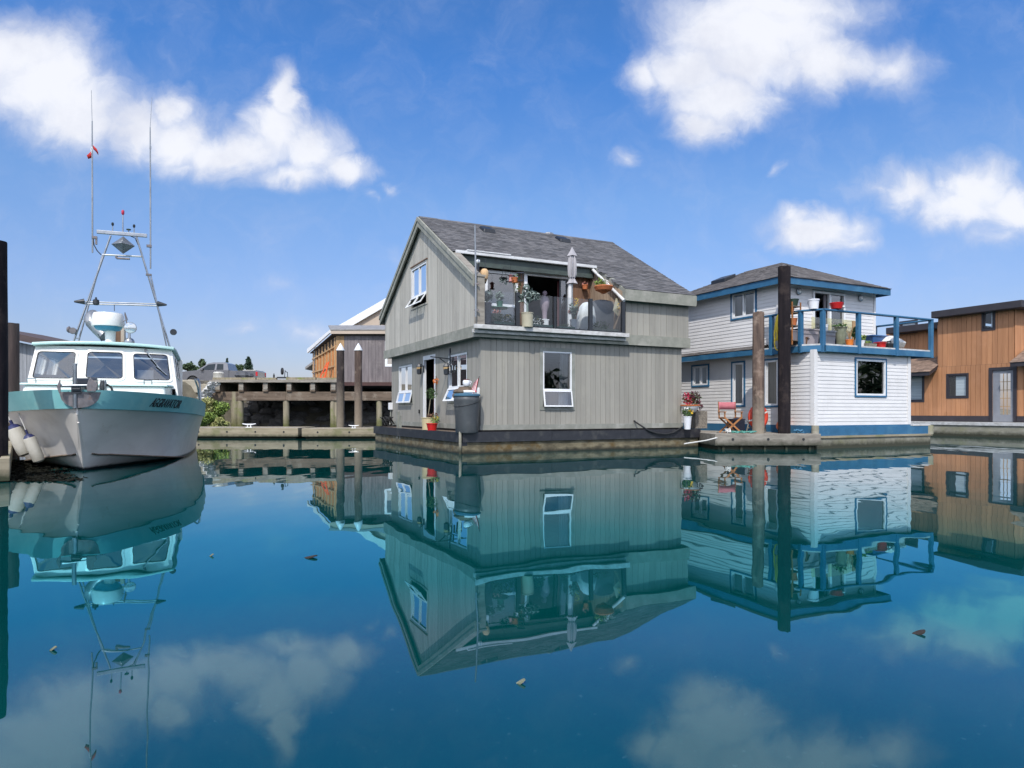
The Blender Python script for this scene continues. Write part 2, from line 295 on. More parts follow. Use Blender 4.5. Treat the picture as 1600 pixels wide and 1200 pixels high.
# ---------------------------------------------------------------- mesh builder
class M:
    def __init__(s, tf=None): s.v = []; s.f = []; s.mi = []; s.cur = 0; s.tf = tf
    def add(s, vs, fs):
        o = len(s.v)
        for p in vs: s.v.append(tuple(s.tf(*p)) if s.tf else tuple(p))
        for f in fs: s.f.append(tuple(o + i for i in f)); s.mi.append(s.cur)
        return s
    HEX = [(0, 1, 2, 3), (4, 7, 6, 5), (0, 4, 5, 1), (1, 5, 6, 2), (2, 6, 7, 3), (3, 7, 4, 0)]
    def box(s, x0, x1, y0, y1, z0, z1):
        return s.add([(x0, y0, z0), (x1, y0, z0), (x1, y1, z0), (x0, y1, z0), (x0, y0, z1), (x1, y0, z1), (x1, y1, z1), (x0, y1, z1)], M.HEX)
    def hexa(s, lo, hi): return s.add(list(lo) + list(hi), M.HEX)
    def quad(s, a, b, c, d): return s.add([a, b, c, d], [(0, 1, 2, 3)])
    def bar(s, a, b, w, h, up=(0, 0, 1)):
        a, b = Vector(a), Vector(b); d = (b - a).normalized(); up = Vector(up)
        if abs(d.dot(up)) > 0.98: up = Vector((1, 0, 0))
        x = d.cross(up).normalized() * w / 2; y = x.cross(d).normalized() * h / 2
        return s.add([a - x - y, a + x - y, a + x + y, a - x + y, b - x - y, b + x - y, b + x + y, b - x + y], M.HEX)
    def tube(s, pts, r, n=8, caps=True, closed=False):
        pts = [Vector(p) for p in pts]; L = len(pts); vs = []; fs = []
        rr = r if isinstance(r, (list, tuple)) else [r] * L
        ref = None
        for i, p in enumerate(pts):
            if closed: d = (pts[(i + 1) % L] - pts[i - 1]).normalized()
            else: d = (pts[min(i + 1, L - 1)] - pts[max(i - 1, 0)]).normalized()
            if ref is None: ref = Vector((0, 0, 1)) if abs(d.z) < 0.9 else Vector((1, 0, 0))
            x = (ref - d * ref.dot(d)).normalized(); ref = x; y = d.cross(x)
            for k in range(n):
                a = 2 * math.pi * k / n
                vs.append(p + (x * math.cos(a) + y * math.sin(a)) * rr[i])
        for i in range(L if closed else L - 1):
            j = (i + 1) % L
            for k in range(n):
                k2 = (k + 1) % n
                fs.append((i * n + k, i * n + k2, j * n + k2, j * n + k))
        if caps and not closed:
            fs.append(tuple(range(n - 1, -1, -1))); fs.append(tuple((L - 1) * n + k for k in range(n)))
        return s.add(vs, fs)
    def lathe(s, prof, c=(0, 0, 0), n=16, fold=0.0, nf=0, ax=None):
        """prof: (radius, height) bottom to top; fold adds nf pleats; ax maps the axis"""
        vs = []; fs = []; L = len(prof)
        for (r, z) in prof:
            for k in range(n):
                a = 2 * math.pi * k / n; q = r * (1 + fold * math.cos(nf * a)) if nf else r
                p = (q * math.cos(a), q * math.sin(a), z)
                if ax: p = ax(*p)
                vs.append((c[0] + p[0], c[1] + p[1], c[2] + p[2]))
        for i in range(L - 1):
            for k in range(n):
                k2 = (k + 1) % n; fs.append((i * n + k, i * n + k2, (i + 1) * n + k2, (i + 1) * n + k))
        fs.append(tuple(range(n - 1, -1, -1))); fs.append(tuple((L - 1) * n + k for k in range(n)))
        return s.add(vs, fs)
    def ball(s, c, r, n=12, m=8, sq=(1, 1, 1)):
        return s.lathe([(r * math.sin(math.pi * i / m) + 1e-5, -r * math.cos(math.pi * i / m) * sq[2]) for i in range(m + 1)], c, n)
    def prism(s, poly, f0, f1):
        """poly of 2-D points; f0, f1 map a point to 3-D for the two ends"""
        n = len(poly); vs = [f0(*q) for q in poly] + [f1(*q) for q in poly]
        fs = [tuple(range(n - 1, -1, -1)), tuple(range(n, 2 * n))] + [(i, (i + 1) % n, n + (i + 1) % n, n + i) for i in range(n)]
        return s.add(vs, fs)
    def leaves(s, c, r, n, size, rng=R, flat=0.0, shell=0.35):
        """n leaf blades through an ellipsoid"""
        for _ in range(n):
            while True:
                q = Vector((rng.uniform(-1, 1), rng.uniform(-1, 1), rng.uniform(-1, 1)))
                if shell < q.length <= 1: break
            p = Vector((c[0] + q.x * r[0], c[1] + q.y * r[1], c[2] + q.z * r[2]))
            d = Vector((rng.gauss(0, 1), rng.gauss(0, 1), rng.gauss(0.4, 0.8))).normalized()
            t = d.cross(Vector((rng.gauss(0, 1), rng.gauss(0, 1), rng.gauss(0, 1)))).normalized()
            l = size * rng.uniform(0.6, 1.3); w = l * rng.uniform(0.3, 0.5)
            nrm = d.cross(t).normalized() * l * 0.12
            s.add([p - d * l / 2, p + t * w / 2 + nrm, p + d * l / 2, p - t * w / 2 + nrm], [(0, 1, 2), (0, 2, 3)])
        return s
    def build(s, name, mats, parent=None, smooth=False, bevel=0.0, fix=True, loc=None):
        me = bpy.data.meshes.new(name); me.from_pydata(s.v, [], s.f)
        for m in ([mats] if isinstance(mats, str) else mats): me.materials.append(MATS[m])
        me.polygons.foreach_set('material_index', s.mi)
        if fix:
            b = bmesh.new(); b.from_mesh(me); bmesh.ops.recalc_face_normals(b, faces=b.faces[:]); b.to_mesh(me); b.free()
        if smooth: me.polygons.foreach_set('use_smooth', [True] * len(me.polygons))
        me.update()
        if smooth and smooth != 2:
            try: me.set_sharp_from_angle(angle=rad(38))
            except Exception: pass
        o = bpy.data.objects.new(name, me); COL.objects.link(o)
        if parent is not None: o.parent = parent
        if loc: o.location = loc
        if bevel:
            bv = o.modifiers.new('bevel', 'BEVEL'); bv.width = bevel; bv.segments = 2; bv.limit_method = 'ANGLE'; bv.angle_limit = rad(50)
        return o
def thing(name, label, cat, loc=(0, 0, 0), rz=0.0, group=None):
    o = bpy.data.objects.new(name, None); COL.objects.link(o); o.empty_display_size = 0.2
    o.location = loc; o.rotation_euler = (0, 0, rz); o['label'] = label; o['category'] = cat
    if group: o['group'] = group
    return o
def tag(o, label, cat, group=None, loc=None, rz=None):
    o['label'] = label; o['category'] = cat
    if group: o['group'] = group
    if loc is not None: o.location = loc
    if rz is not None: o.rotation_euler = (0, 0, rz)
    return o
def dup(root, loc, rz=None, label=None, group=None):
    r = root.copy(); COL.objects.link(r); r.location = loc
    if rz is not None: r.rotation_euler = (0, 0, rz)
    if label: r['label'] = label
    if group: r['group'] = group
    for ch in list(root.children):
        c = ch.copy(); COL.objects.link(c); c.parent = r
        for g in list(ch.children):
            d = g.copy(); COL.objects.link(d); d.parent = c
    return r
def at(u, v, Y): return Vector(((u - 800) / FPX * Y, Y, CAMZ + (HOR - v) / FPX * Y))
class Frame:
    """a building's own axes: x along its long side, y back along its short side"""
    def __init__(s, loc, rz): s.o = Vector(loc); s.rz = rz; s.c = math.cos(rz); s.s = math.sin(rz)
    def w(s, x, y, z=0): return Vector((s.o.x + s.c * x - s.s * y, s.o.y + s.s * x + s.c * y, s.o.z + z))
    def l(s, P): d = Vector(P) - s.o; return Vector((s.c * d.x + s.s * d.y, -s.s * d.x + s.c * d.y, d.z))
    def hit(s, u, v, axis, val):
        """where the sight line through a surveyed point of the photograph meets the plane x=val or y=val"""
        a = s.l((0, 0, CAMZ)); b = s.l(at(u, v, 10.0)); d = b - a
        k = (val - a[axis]) / d[axis]; return a + d * k
RZ = math.atan2(0.4458, 0.8952)
# ================================================================ water and land
def structure(o): o['kind'] = 'structure'; return o
def water_material():
    m = bpy.data.materials.new('water'); m.use_nodes = True; N = NT(m.node_tree); MATS['water'] = m
    pos = N.n('ShaderNodeTexCoord').outputs['Object']
    n_a = N.noise(N.vmath('MULTIPLY', pos, (0.55, 0.26, 1)), 1.0, 3, 0.5)
    n_b = N.noise(N.vmath('MULTIPLY', pos, (2.6, 1.1, 1)), 1.0, 3, 0.5)
    n_c = N.noise(N.vmath('MULTIPLY', pos, (0.11, 0.07, 1)), 1.0, 2, 0.5)
    h = N.math('ADD', N.math('MULTIPLY', n_a, 1.0), N.math('ADD', N.math('MULTIPLY', n_b, 0.012), N.math('MULTIPLY', n_c, 1.2)))
    bp = N.n('ShaderNodeBump', {'Strength': 1.0, 'Distance': 0.0115, 'Height': h})
    murk = N.noise(N.vmath('MULTIPLY', pos, (0.5, 0.35, 1)), 1.0, 5, 0.6)
    speck = N.ramp(N.noise(pos, 34.0, 2, 0.5), 0.66, 0.78)
    col = N.mix(N.ramp(murk, 0.3, 0.7), (0.0002, 0.035, 0.035), (0.0003, 0.045, 0.044))
    col = N.mix(N.math('MULTIPLY', speck, 0.16), col, (0.10, 0.22, 0.25))
    fr = N.n('ShaderNodeFresnel', {'IOR': 2.2, 'Normal': bp.outputs[0]}).outputs[0]
    lw = N.n('ShaderNodeLayerWeight', {'Blend': 0.5, 'Normal': bp.outputs[0]}).outputs['Facing']
    cr = N.n('ShaderNodeValToRGB', {0: N.math('SUBTRACT', 1.0, lw)}); el = cr.color_ramp.elements     # tint put into the reflection by view angle: white, then teal, then pale blue
    el[0].position = 0.0; el[0].color = (1, 1, 1, 1); el[1].position = 1.0; el[1].color = (0.34, 0.50, 0.70, 1)
    for ps, c in ((0.085, (0.88, 0.94, 0.98)), (0.17, (0.26, 0.80, 1.0)), (0.24, (0.20, 0.76, 1.0)), (0.31, (0.55, 0.75, 1.0)), (0.43, (0.44, 0.62, 0.82))):
        e_ = el.new(ps); e_.color = (*c, 1)
    g = N.n('ShaderNodeBsdfGlossy', {'Color': cr.outputs[0], 'Roughness': 0.012, 'Normal': bp.outputs[0]})
    d = N.n('ShaderNodeBsdfDiffuse', {'Color': col})
    mx = N.n('ShaderNodeMixShader', {0: fr, 1: d.outputs[0], 2: g.outputs[0]})
    N.t.links.new(mx.outputs[0], N.n('ShaderNodeOutputMaterial').inputs[0])
water_material()
m = M(); m.quad((-500, -300, 0), (500, -300, 0), (500, 46, 0), (-500, 46, 0)); structure(m.build('water', 'water'))
m = M()
prof = [(34.0, -1.6), (36.2, 0.15), (38.5, 1.3), (41.0, 2.75), (42.2, 3.02), (60, 3.05), (200, 3.0), (4500, 2.0)]
XS = [-4000, -400, -120] + [-60 + 2.5 * i for i in range(49)] + [120, 400, 4000]
vs = []; fs = []
for i, x in enumerate(XS):
    for j, (y, z) in enumerate(prof):
        k = noise.noise(Vector((x * 0.3, y * 0.7, 0))) if 0 < j < 4 else 0
        if -18.2 < x < 30 and j < 5: y += 6.6
        vs.append((x, y + k * 0.9, z + k * 0.35))
for i in range(len(XS) - 1):
    for j in range(len(prof) - 1):
        a = i * len(prof) + j; fs.append((a, a + len(prof), a + len(prof) + 1, a + 1))
structure(M().add(vs, fs).build('ground', 'earth', smooth=2))
# the wooded far side of the harbour, behind the photographer
m = M(); rr = random.Random(77); lower = []
for i in range(215):
    k = i / 214; an = math.pi * (.06 - 1.12 * k); x = 120 * math.cos(an) + rr.uniform(-2, 2); y = 10 + 92 * math.sin(an) + rr.uniform(-3, 3); h = 8.5 + 3.5 * noise.noise(Vector((x * .03, y * .03, 0))) + rr.uniform(-1.5, 2.5)
    m.tube([(x, y, -.5), (x, y, h * .6)], [.3, .12], 5); m.leaves((x, y, h * .55), (2.6, 2.4, h * .5), 46, 2.1, rr)
o = m.build('treeline', 'crown_green', fix=False); o['kind'] = 'stuff'
m = M(); m.box(-230, 230, -160, -84, -.6, 1.2); structure(m.build('shore', 'earth'))
# boulders on the bank below the wharf
m = M(); rr = random.Random(3)
def rock(m, c, s, rng):
    n, k = 7, 5; vs = []; off = Vector((rng.uniform(0, 99), rng.uniform(0, 99), 0)); fs = []
    for i in range(k):
        th = math.pi * i / (k - 1)
        for j in range(n):
            ph = 2 * math.pi * j / n; d = Vector((math.sin(th) * math.cos(ph), math.sin(th) * math.sin(ph), math.cos(th)))
            q = s * (1 + 0.45 * noise.noise(d * 1.3 + off)); vs.append((c[0] + d.x * q * 1.25, c[1] + d.y * q, c[2] + d.z * q * 0.7))
    for i in range(k - 1):
        for j in range(n): fs.append((i * n + j, i * n + (j + 1) % n, (i + 1) * n + (j + 1) % n, (i + 1) * n + j))
    m.add(vs, fs)
for _ in range(170):
    x = rr.uniform(-20, 0.5); y = rr.uniform(42.0, 46.4); z = 0.1 + (y - 42.8) * 0.56
    rock(m, (x, y, z), rr.uniform(0.22, 0.55), rr)
o = m.build('riprap', 'riprap'); o['kind'] = 'stuff'

# ================================================================ shared builders
def cells(a0, a1, z0, ztop, holes=(), step=0.16, gap=0.0, breaks=(), jit=0.0):
    out = []; n = max(1, round((a1 - a0) / step)); E = [a0 + (a1 - a0) * i / n for i in range(n + 1)]
    zt = ztop if callable(ztop) else (lambda c: ztop)
    for i in range(n):
        e0, e1 = E[i], E[i + 1]
        cuts = sorted({e0, e1, *[h[k] for h in holes for k in (0, 1) if e0 + 1e-4 < h[k] < e1 - 1e-4], *[b for b in breaks if e0 + 1e-4 < b < e1 - 1e-4]})
        for c0, c1 in zip(cuts, cuts[1:]):
            g0 = gap / 2 if c0 == e0 else 0; g1 = gap / 2 if c1 == e1 else 0
            mid = (c0 + c1) / 2; cur = z0
            for h in sorted((h for h in holes if h[0] < mid < h[1]), key=lambda h: h[2]):
                if h[2] > cur + 1e-3: out.append((c0 + g0, c1 - g1, cur, h[2], h[2]))
                cur = max(cur, h[3])
            if min(zt(c0), zt(c1)) > cur + 1e-3: out.append((c0 + g0, c1 - g1, cur, zt(c0 + g0), zt(c1 - g1)))
    return out
def boards(tf, a0, a1, z0, ztop, holes=(), step=0.16, gap=0.009, d0=0.0, d1=0.022, breaks=(), m=None):
    """a wall of vertical boards with openings: hexahedra between the planes d0 and d1 outward"""
    m = m or M(); m.tf = tf
    for (c0, c1, zb, ta, tb) in cells(a0, a1, z0, ztop, holes, step, gap, breaks):
        m.hexa([(c0, d0, zb), (c1, d0, zb), (c1, d1, zb), (c0, d1, zb)], [(c0, d0, ta), (c1, d0, tb), (c1, d1, tb), (c0, d1, ta)])
    return m
def laps(tf, a0, a1, z0, z1, holes=(), step=0.108, m=None, d=0.015):
    """horizontal lap siding with openings"""
    m = m or M(); m.tf = tf; n = max(1, round((z1 - z0) / step))
    for i in range(n):
        zb = z0 + (z1 - z0) * i / n; zt = z0 + (z1 - z0) * (i + 1) / n + 0.002
        for (s0, s1) in spans(a0, a1, [(h[0], h[1]) for h in holes if h[2] < (zb + zt) / 2 < h[3]]):
            m.hexa([(s0, 0, zb), (s1, 0, zb), (s1, d, zb), (s0, d, zb)], [(s0, 0, zt), (s1, 0, zt), (s1, 0.004, zt), (s0, 0.004, zt)])
    return m
def spans(a0, a1, cut):
    out = []; cur = a0
    for c0, c1 in sorted(cut):
        if c0 > cur: out.append((cur, min(c0, a1)))
        cur = max(cur, c1)
    if cur < a1: out.append((cur, a1))
    return [s for s in out if s[1] - s[0] > 0.005]
def ring(m, c0, c1, z0, z1, w, d0, d1, wb=None):
    """a rectangular frame of four butted bars"""
    wb = w if wb is None else wb
    m.box(c0, c1, d0, d1, z1 - w, z1); m.box(c0, c1, d0, d1, z0, z0 + wb)
    m.box(c0, c0 + w, d0, d1, z0 + wb, z1 - w); m.box(c1 - w, c1, d0, d1, z0 + wb, z1 - w)
def window(parent, tf, c0, c1, z0, z1, zm=None, cols=1, trim=None, tw=0.09, awn=0.0, fmat='trim_white', pmat='pane_dark', fw=0.045, proud=0.03, sill=None):
    """window > sash, pane, trim.  zm: height of the rail above an awning sash that swings out by awn"""
    m = M(tf); zb = zm if (awn and zm is not None) else z0
    ring(m, c0, c1, zb, z1, fw, -0.05, proud)
    for k in range(1, cols):
        c = c0 + (c1 - c0) * k / cols; m.box(c - fw * .45, c + fw * .45, -0.045, proud - 0.004, zb + fw, z1 - fw)
    if zm is not None and not awn: m.box(c0 + fw, c1 - fw, -0.045, proud - 0.002, zm - fw / 2, zm + fw / 2)
    w = m.build('window', fmat, parent)
    p = M(tf); p.quad((c0 + fw * .6, -0.01, zb + fw * .6), (c1 - fw * .6, -0.01, zb + fw * .6), (c1 - fw * .6, -0.01, z1 - fw * .6), (c0 + fw * .6, -0.01, z1 - fw * .6)); p.build('pane', pmat, w, fix=False)
    if awn:
        def tf2(c, d, z):                      # leans the sash out from its hinge at the rail
            k = (zb - z) / max(zb - z0, 1e-3); return tf(c, d + proud + awn * k, z)
        for k in range(cols):
            a = c0 + (c1 - c0) * k / cols; b = c0 + (c1 - c0) * (k + 1) / cols
            s = M(tf2); ring(s, a + .004, b - .004, z0, zb - 0.004, fw * .85, -0.012, 0.022); s.cur = 1
            s.quad((a + fw * .5, 0, z0 + fw * .5), (b - fw * .5, 0, z0 + fw * .5), (b - fw * .5, 0, zb - fw * .5), (a + fw * .5, 0, zb - fw * .5))
            s.build('sash', [fmat, pmat], w, fix=False)
    if trim:
        t = M(tf); ring(t, c0 - tw, c1 + tw, z0 - tw, z1 + tw, tw, -0.002, 0.038); t.build('window_trim', trim, w)
    return w
def shingles(m, P, x0, x1, dmax, skip=None, expo=0.145, rng=None, w=(0.17, 0.36), lift=0.014, xr=None):
    """courses of shingles: P(x, d, h) gives the point at x along the eave, d down from the ridge, h above the deck"""
    rng = rng or random.Random(5); n = int(dmax / expo)
    for i in range(n + 1):
        d0 = max(0, i * expo - 0.02); d1 = min((i + 1) * expo, dmax)
        if d1 - d0 < 0.03: continue
        lo, hi = (x0, x1) if xr is None else xr((d0 + d1) / 2)
        x = lo - rng.uniform(0, w[1])
        while x < hi:
            xa, xb = max(x, lo), min(x + rng.uniform(*w), hi); x = x + (xb - x if xb > x else 0.2)
            if xb - xa < 0.02 or (skip and skip((xa + xb) / 2, (d0 + d1) / 2)): continue
            e = lift * rng.uniform(0.75, 1.25); dj = d1 + rng.uniform(-0.006, 0.006)
            m.hexa([P(xa, d0, 0), P(xb, d0, 0), P(xb, dj, 0), P(xa, dj, 0)], [P(xa, d0, 0.004), P(xb, d0, 0.004), P(xb, dj, e), P(xa, dj, e)])
    return m
def pile(label, c, r0, z1, mat, r1=None, z0=-2.0, cap=None, cat='mooring pile', group='timber mooring piles', lean=(0, 0), seed=1, tone=None):
    rng = random.Random(seed); r1 = r1 or r0 * 0.93; n = 18; K = 22; vs = []; fs = []
    for i in range(K + 1):
        k = i / K; z = z0 + (z1 - z0) * k; r = r0 + (r1 - r0) * k
        for j in range(n):
            a = 2 * math.pi * j / n; q = r * (1 + 0.045 * noise.noise(Vector((math.cos(a) * 2.2, math.sin(a) * 2.2, z * 0.6 + seed * 9))) + 0.02 * noise.noise(Vector((math.cos(a) * 6, math.sin(a) * 6, z * 0.3 + seed))))
            zz = z + (0.03 * noise.noise(Vector((math.cos(a) * 2, math.sin(a) * 2, seed))) if i == K else 0)
            vs.append((q * math.cos(a) + lean[0] * k, q * math.sin(a) + lean[1] * k, zz))
    for i in range(K):
        for j in range(n): fs.append((i * n + j, i * n + (j + 1) % n, (i + 1) * n + (j + 1) % n, (i + 1) * n + j))
    fs.append(tuple(K * n + j for j in range(n)))
    if not cap:
        o = M().add(vs, fs).build('mooring_pile', mat, smooth=True); return tag(o, label, cat, group, c)
    t = thing('mooring_pile', label, cat, c, 0, group)
    M().add(vs, fs).build('pile_shaft', mat, t, smooth=True)
    m = M(); m.lathe([(r1 * 1.12, z1 - 0.05), (r1 * 1.14, z1 - 0.03), (r1 * 0.62, z1 + cap * .45), (0.012, z1 + cap)], (lean[0], lean[1], 0), 22); m.build('pile_cap', 'trim_white', t, smooth=True)
    return t
def pot(name, label, loc, r, h, mat, kind=None, cat='plant pot', group=None, taper=0.78, plant=None, lip=True, n=20, rz=0.0):
    """a flower pot > soil, plant; plant(m-lists) adds its own parts"""
    t = thing(name, label, cat, loc, rz, group)
    m = M(); prof = [(r * taper, 0), (r * (taper + 1) / 2, h * .5), (r, h - 0.02)]
    prof += [(r * 1.06, h - 0.02), (r * 1.06, h), (r * 0.93, h)] if lip else [(r, h), (r * 0.93, h)]
    prof += [(r * 0.9, h - 0.04)]
    m.lathe(prof, n=n); m.build('pot', mat, t, smooth=True)
    s = M(); s.lathe([(r * .89, h - 0.045), (r * .89, h - 0.03)], n=14); s.build('soil', 'soil', t)
    if plant: plant(t, h)
    return t
def foliage(parent, name, mat, c, r, n, size, seed=1, shell=0.2):
    m = M(); m.leaves(c, r, n, size, random.Random(seed), shell=shell); return m.build(name, mat, parent, fix=False)

# ================================================================ grey floating house
HF = Frame((-0.782, 17.33, 0), RZ)
gh = thing('floating_house', 'two storey grey board floating house with an inset balcony under its shingled gable roof', 'floating house', HF.o, RZ)
EY, RY, RZT, SL = -0.27, 3.97, 6.98, 0.59
FY = 2 * RY - EY
XL, XR = -0.32, 6.80            # roof ends
OX, OY = 4.27, 1.28             # the balcony opening: its far side and its header
def rz_(y): return RZT - SL * abs(y - RY)
tfL = lambda c, d, z: (c, 0.0 - d, z)          # long lower wall
tfG = lambda c, d, z: (0.0 - d, c, z)          # gable-end lower wall
tfU = lambda c, d, z: (-0.2 - d, c, z)         # gable-end upper wall
tfF = lambda c, d, z: (c, -0.10 - d, z)        # long upper wall
tfB = lambda c, d, z: (c, 1.50 - d, z)         # balcony back wall
tfS = lambda c, d, z: (OX - d, c, z)           # balcony side wall
def span2(p, q, axis, val, F=HF):
    a = F.hit(*p, axis, val); b = F.hit(*q, axis, val); k = 1 - axis
    return min(a[k], b[k]), max(a[k], b[k]), min(a[2], b[2]), max(a[2], b[2])
WZ0, WZ1 = 0.585, 2.95
# openings
w_long = span2((847.5, 548.5), (892.5, 635.5), 1, 0.0); zl_m = HF.hit(870, 610, 1, 0.0)[2]
wa = span2((624.5, 571), (645.5, 630), 0, 0.0); wa = (wa[0], wa[1], HF.hit(624.5, 631, 0, 0)[2] + .03, HF.hit(645.5, 569, 0, 0)[2]); za_m = HF.hit(624.5, 613, 0, 0)[2]
wb = (HF.hit(731.5, 560, 0, 0)[1], HF.hit(702.5, 560, 0, 0)[1], HF.hit(702, 629, 0, 0)[2] + .04, HF.hit(731.5, 550, 0, 0)[2]); zb_m = HF.hit(702, 607, 0, 0)[2]
dr = (HF.hit(681.5, 560, 0, 0)[1], HF.hit(662.5, 560, 0, 0)[1], WZ0, HF.hit(662.5, 557, 0, 0)[2])
wu = (HF.hit(668, 410, 0, -.2)[1], HF.hit(644.3, 418, 0, -.2)[1], HF.hit(644.3, 485, 0, -.2)[2] + .05, HF.hit(668, 408, 0, -.2)[2]); zu_m = HF.hit(644.3, 467.5, 0, -.2)[2]
holes_g = [wa, wb, dr]
# lower walls
m = boards(tfL, 0.10, 6.48, WZ0, WZ1, [w_long]); m.build('wall', 'siding', gh)
m = boards(tfG, 0.10, 7.85, WZ0, WZ1, holes_g, step=0.105, gap=0.008); m.build('wall', 'siding', gh)
m = boards(lambda c, d, z: (6.48 + d, c, z), 0.0, 7.85, WZ0, WZ1, step=.2); m.tf = lambda c, d, z: (c, 7.85 + d, z)
boards(m.tf, 0, 6.48, WZ0, WZ1, step=.2, m=m); m.build('wall', 'siding', gh)
m = M(); m.box(-0.024, 0.10, -0.024, -0.001, WZ0, WZ1); m.box(-0.024, -0.001, -0.001, 0.10, WZ0, WZ1); m.build('corner_board', 'siding', gh)
m = boards(tfL, 0.0, 6.48, WZ0 - .02, WZ1, [w_long], step=9, gap=0, d0=-0.06, d1=-0.001)
boards(tfG, 0.06, 7.85, WZ0 - .02, WZ1, holes_g, step=9, gap=0, d0=-0.06, d1=-0.001, m=m)
boards(lambda c, d, z: (6.48 + d, c, z), 0.06, 7.79, WZ0 - .02, WZ1, step=9, gap=0, d0=-0.06, d1=-0.001, m=m)
boards(lambda c, d, z: (c, 7.85 + d, z), 0.0, 6.42, WZ0 - .02, WZ1, step=9, gap=0, d0=-0.06, d1=-0.001, m=m)
m.build('inner_wall', 'siding_back', gh)
m = M(); m.tf = None
m.box(-0.05, 6.52, -0.046, -0.026, WZ0 - 0.01, WZ0 + 0.125)
for a, b in spans(0.0, 7.9, [(dr[0] - .05, dr[1] + .05)]): m.box(-0.046, -0.026, a - .026, b, WZ0 - 0.01, WZ0 + 0.125)
m.build('base_trim', 'trim_grey', gh)
m = M(); m.box(0.02, 6.46, 0.02, 7.83, 0.50, 0.585); m.build('foundation', 'black_paint', gh)
# windows and door of the lower storey
window(gh, tfL, *w_long, zm=zl_m, cols=1, trim='trim_grey', tw=0.095, awn=0.07, fw=0.04)
m = M(tfL); a, b, z0, z1 = w_long
pts = []; nf = 26; vs = []; fs = []
for i in range(nf + 1):
    k = i / nf; cz = a + (b - a) * (0.70 + 0.29 * k); cb = a + (b - a) * (0.63 + 0.36 * k); dd = -0.13 + 0.022 * math.sin(k * 30)
    vs += [(cz, dd, z1 - .01), (cb, dd + .01 * math.sin(k * 17), z0 + .02)]
for i in range(nf): fs.append((2 * i, 2 * i + 2, 2 * i + 3, 2 * i + 1))
m.add(vs, fs); m.build('curtain', 'curtain', gh, smooth=2, fix=False)
window(gh, tfG, *wa, zm=za_m, cols=2, trim='trim_grey', tw=0.05, awn=0.09, fw=0.05)
window(gh, tfG, *wb, zm=zb_m, cols=2, trim='trim_grey', tw=0.05, awn=0.17, fw=0.05)
m = M(tfG); a, b, z0, z1 = dr
m.box(a, b, -0.05, 0.034, z1 - .13, z1); m.box(a, a + .09, -0.05, 0.03, z0, z1 - .13); m.box(b - .07, b, -0.05, 0.03, z0, z1 - .13)
d = m.build('door', 'trim_white', gh)
m = M(tfG); m.box(a + .09, b - .07, -0.9, -0.86, z0, z1); m.build('hallway', 'interior', d)
m = M(tfG); vs = []; fs = []
for i in range(19):
    k = i / 18; c = a + .10 + (b - a - .2) * k * 0.42; dd = -0.12 + 0.03 * math.sin(k * 28)
    vs += [(c, dd, z1 - .15), (c + .01, dd, z0 + .04)]
for i in range(18): fs.append((2 * i, 2 * i + 2, 2 * i + 3, 2 * i + 1))
m.add(vs, fs); m.build('door_curtain', 'maroon', d, smooth=2, fix=False)
# upper storey
RT = 0.13
holes_u = [wu]
m = boards(tfU, EY + .2, FY - .22, 3.2, lambda y: rz_(y) - RT, holes_u, step=0.145, gap=0.008, breaks=(RY,)); m.build('gable_wall', 'siding_old', gh)
m = boards(tfU, EY + .2, FY - .22, 3.0, lambda y: rz_(y) - RT, holes_u, step=9, gap=0, d0=-.06, d1=-.001, breaks=(RY,))
m.build('inner_wall', 'siding_back', gh)
window(gh, tfU, *wu, zm=zu_m, cols=2, trim='siding_old', tw=0.05, awn=0.20, fw=0.05)
m = M(); m.box(-0.255, -0.223, wu[0] - .08, wu[1] + .06, wu[3] + .05, wu[3] + .085); m.build('drip_cap', 'cedar', gh)
m = boards(tfF, OX + .12, 6.66, 3.22, 4.25, step=.2); m.build('wall', 'siding', gh)
m = boards(tfF, OX, 6.66, 3.0, 4.3, step=9, gap=0, d0=-.06, d1=-.001)
boards(lambda c, d, z: (6.66 + d, c, z), -.1, FY - .2, 3.0, lambda y: rz_(y) - RT, step=.22, gap=.009, m=m, breaks=(RY,))
boards(lambda c, d, z: (c, FY - .25 + d, z), -.2, 6.66, 3.0, 4.3, step=.22, m=m); m.build('wall', 'siding', gh)
m = M(); m.box(-0.26, -0.223, -0.12, FY - .15, 2.93, 3.215); m.box(-0.26, 6.70, -0.16, -0.121, 2.93, 3.10); m.box(OX + .06, 6.70, -0.16, -0.121, 3.10, 3.222)
m.box(6.682, 6.71, -0.121, FY - .2, 2.93, 3.22); m.build('band_board', 'rake_grey', gh)
m = M(); m.box(-0.222, 6.68, -0.12, FY - .2, 2.951, 2.99); m.build('soffit', 'trim_grey', gh)
m = M(); m.box(-0.14, 6.6, 1.55, FY - .3, 3.10, 3.19); m.build('floor', 'interior', gh)
# roof: decks, shingles, fascia
def PN(x, d, h): y = RY - d / math.hypot(1, SL); n = Vector((0, -SL, 1)).normalized(); return Vector((x, y, rz_(y))) + n * h
def PFr(x, d, h): y = RY + d / math.hypot(1, SL); n = Vector((0, SL, 1)).normalized(); return Vector((x, y, rz_(y))) + n * h
DL = (RY - EY) * math.hypot(1, SL); DO = (RY - OY) * math.hypot(1, SL)
m = M()
def deck(P, x0, x1, d0, d1): m.hexa([P(x0, d0, -.11), P(x1, d0, -.11), P(x1, d1, -.11), P(x0, d1, -.11)], [P(x0, d0, -.004), P(x1, d0, -.004), P(x1, d1, -.004), P(x0, d1, -.004)])
deck(PN, XL + .02, XR - .02, 0.004, DO); deck(PN, OX + .02, XR - .02, DO + .002, DL); deck(PFr, XL + .02, XR - .02, 0.004, DL)
roof = m.build('roof', 'trim_grey', gh)
m = M(); q = lambda x, d: x < OX and d > DO
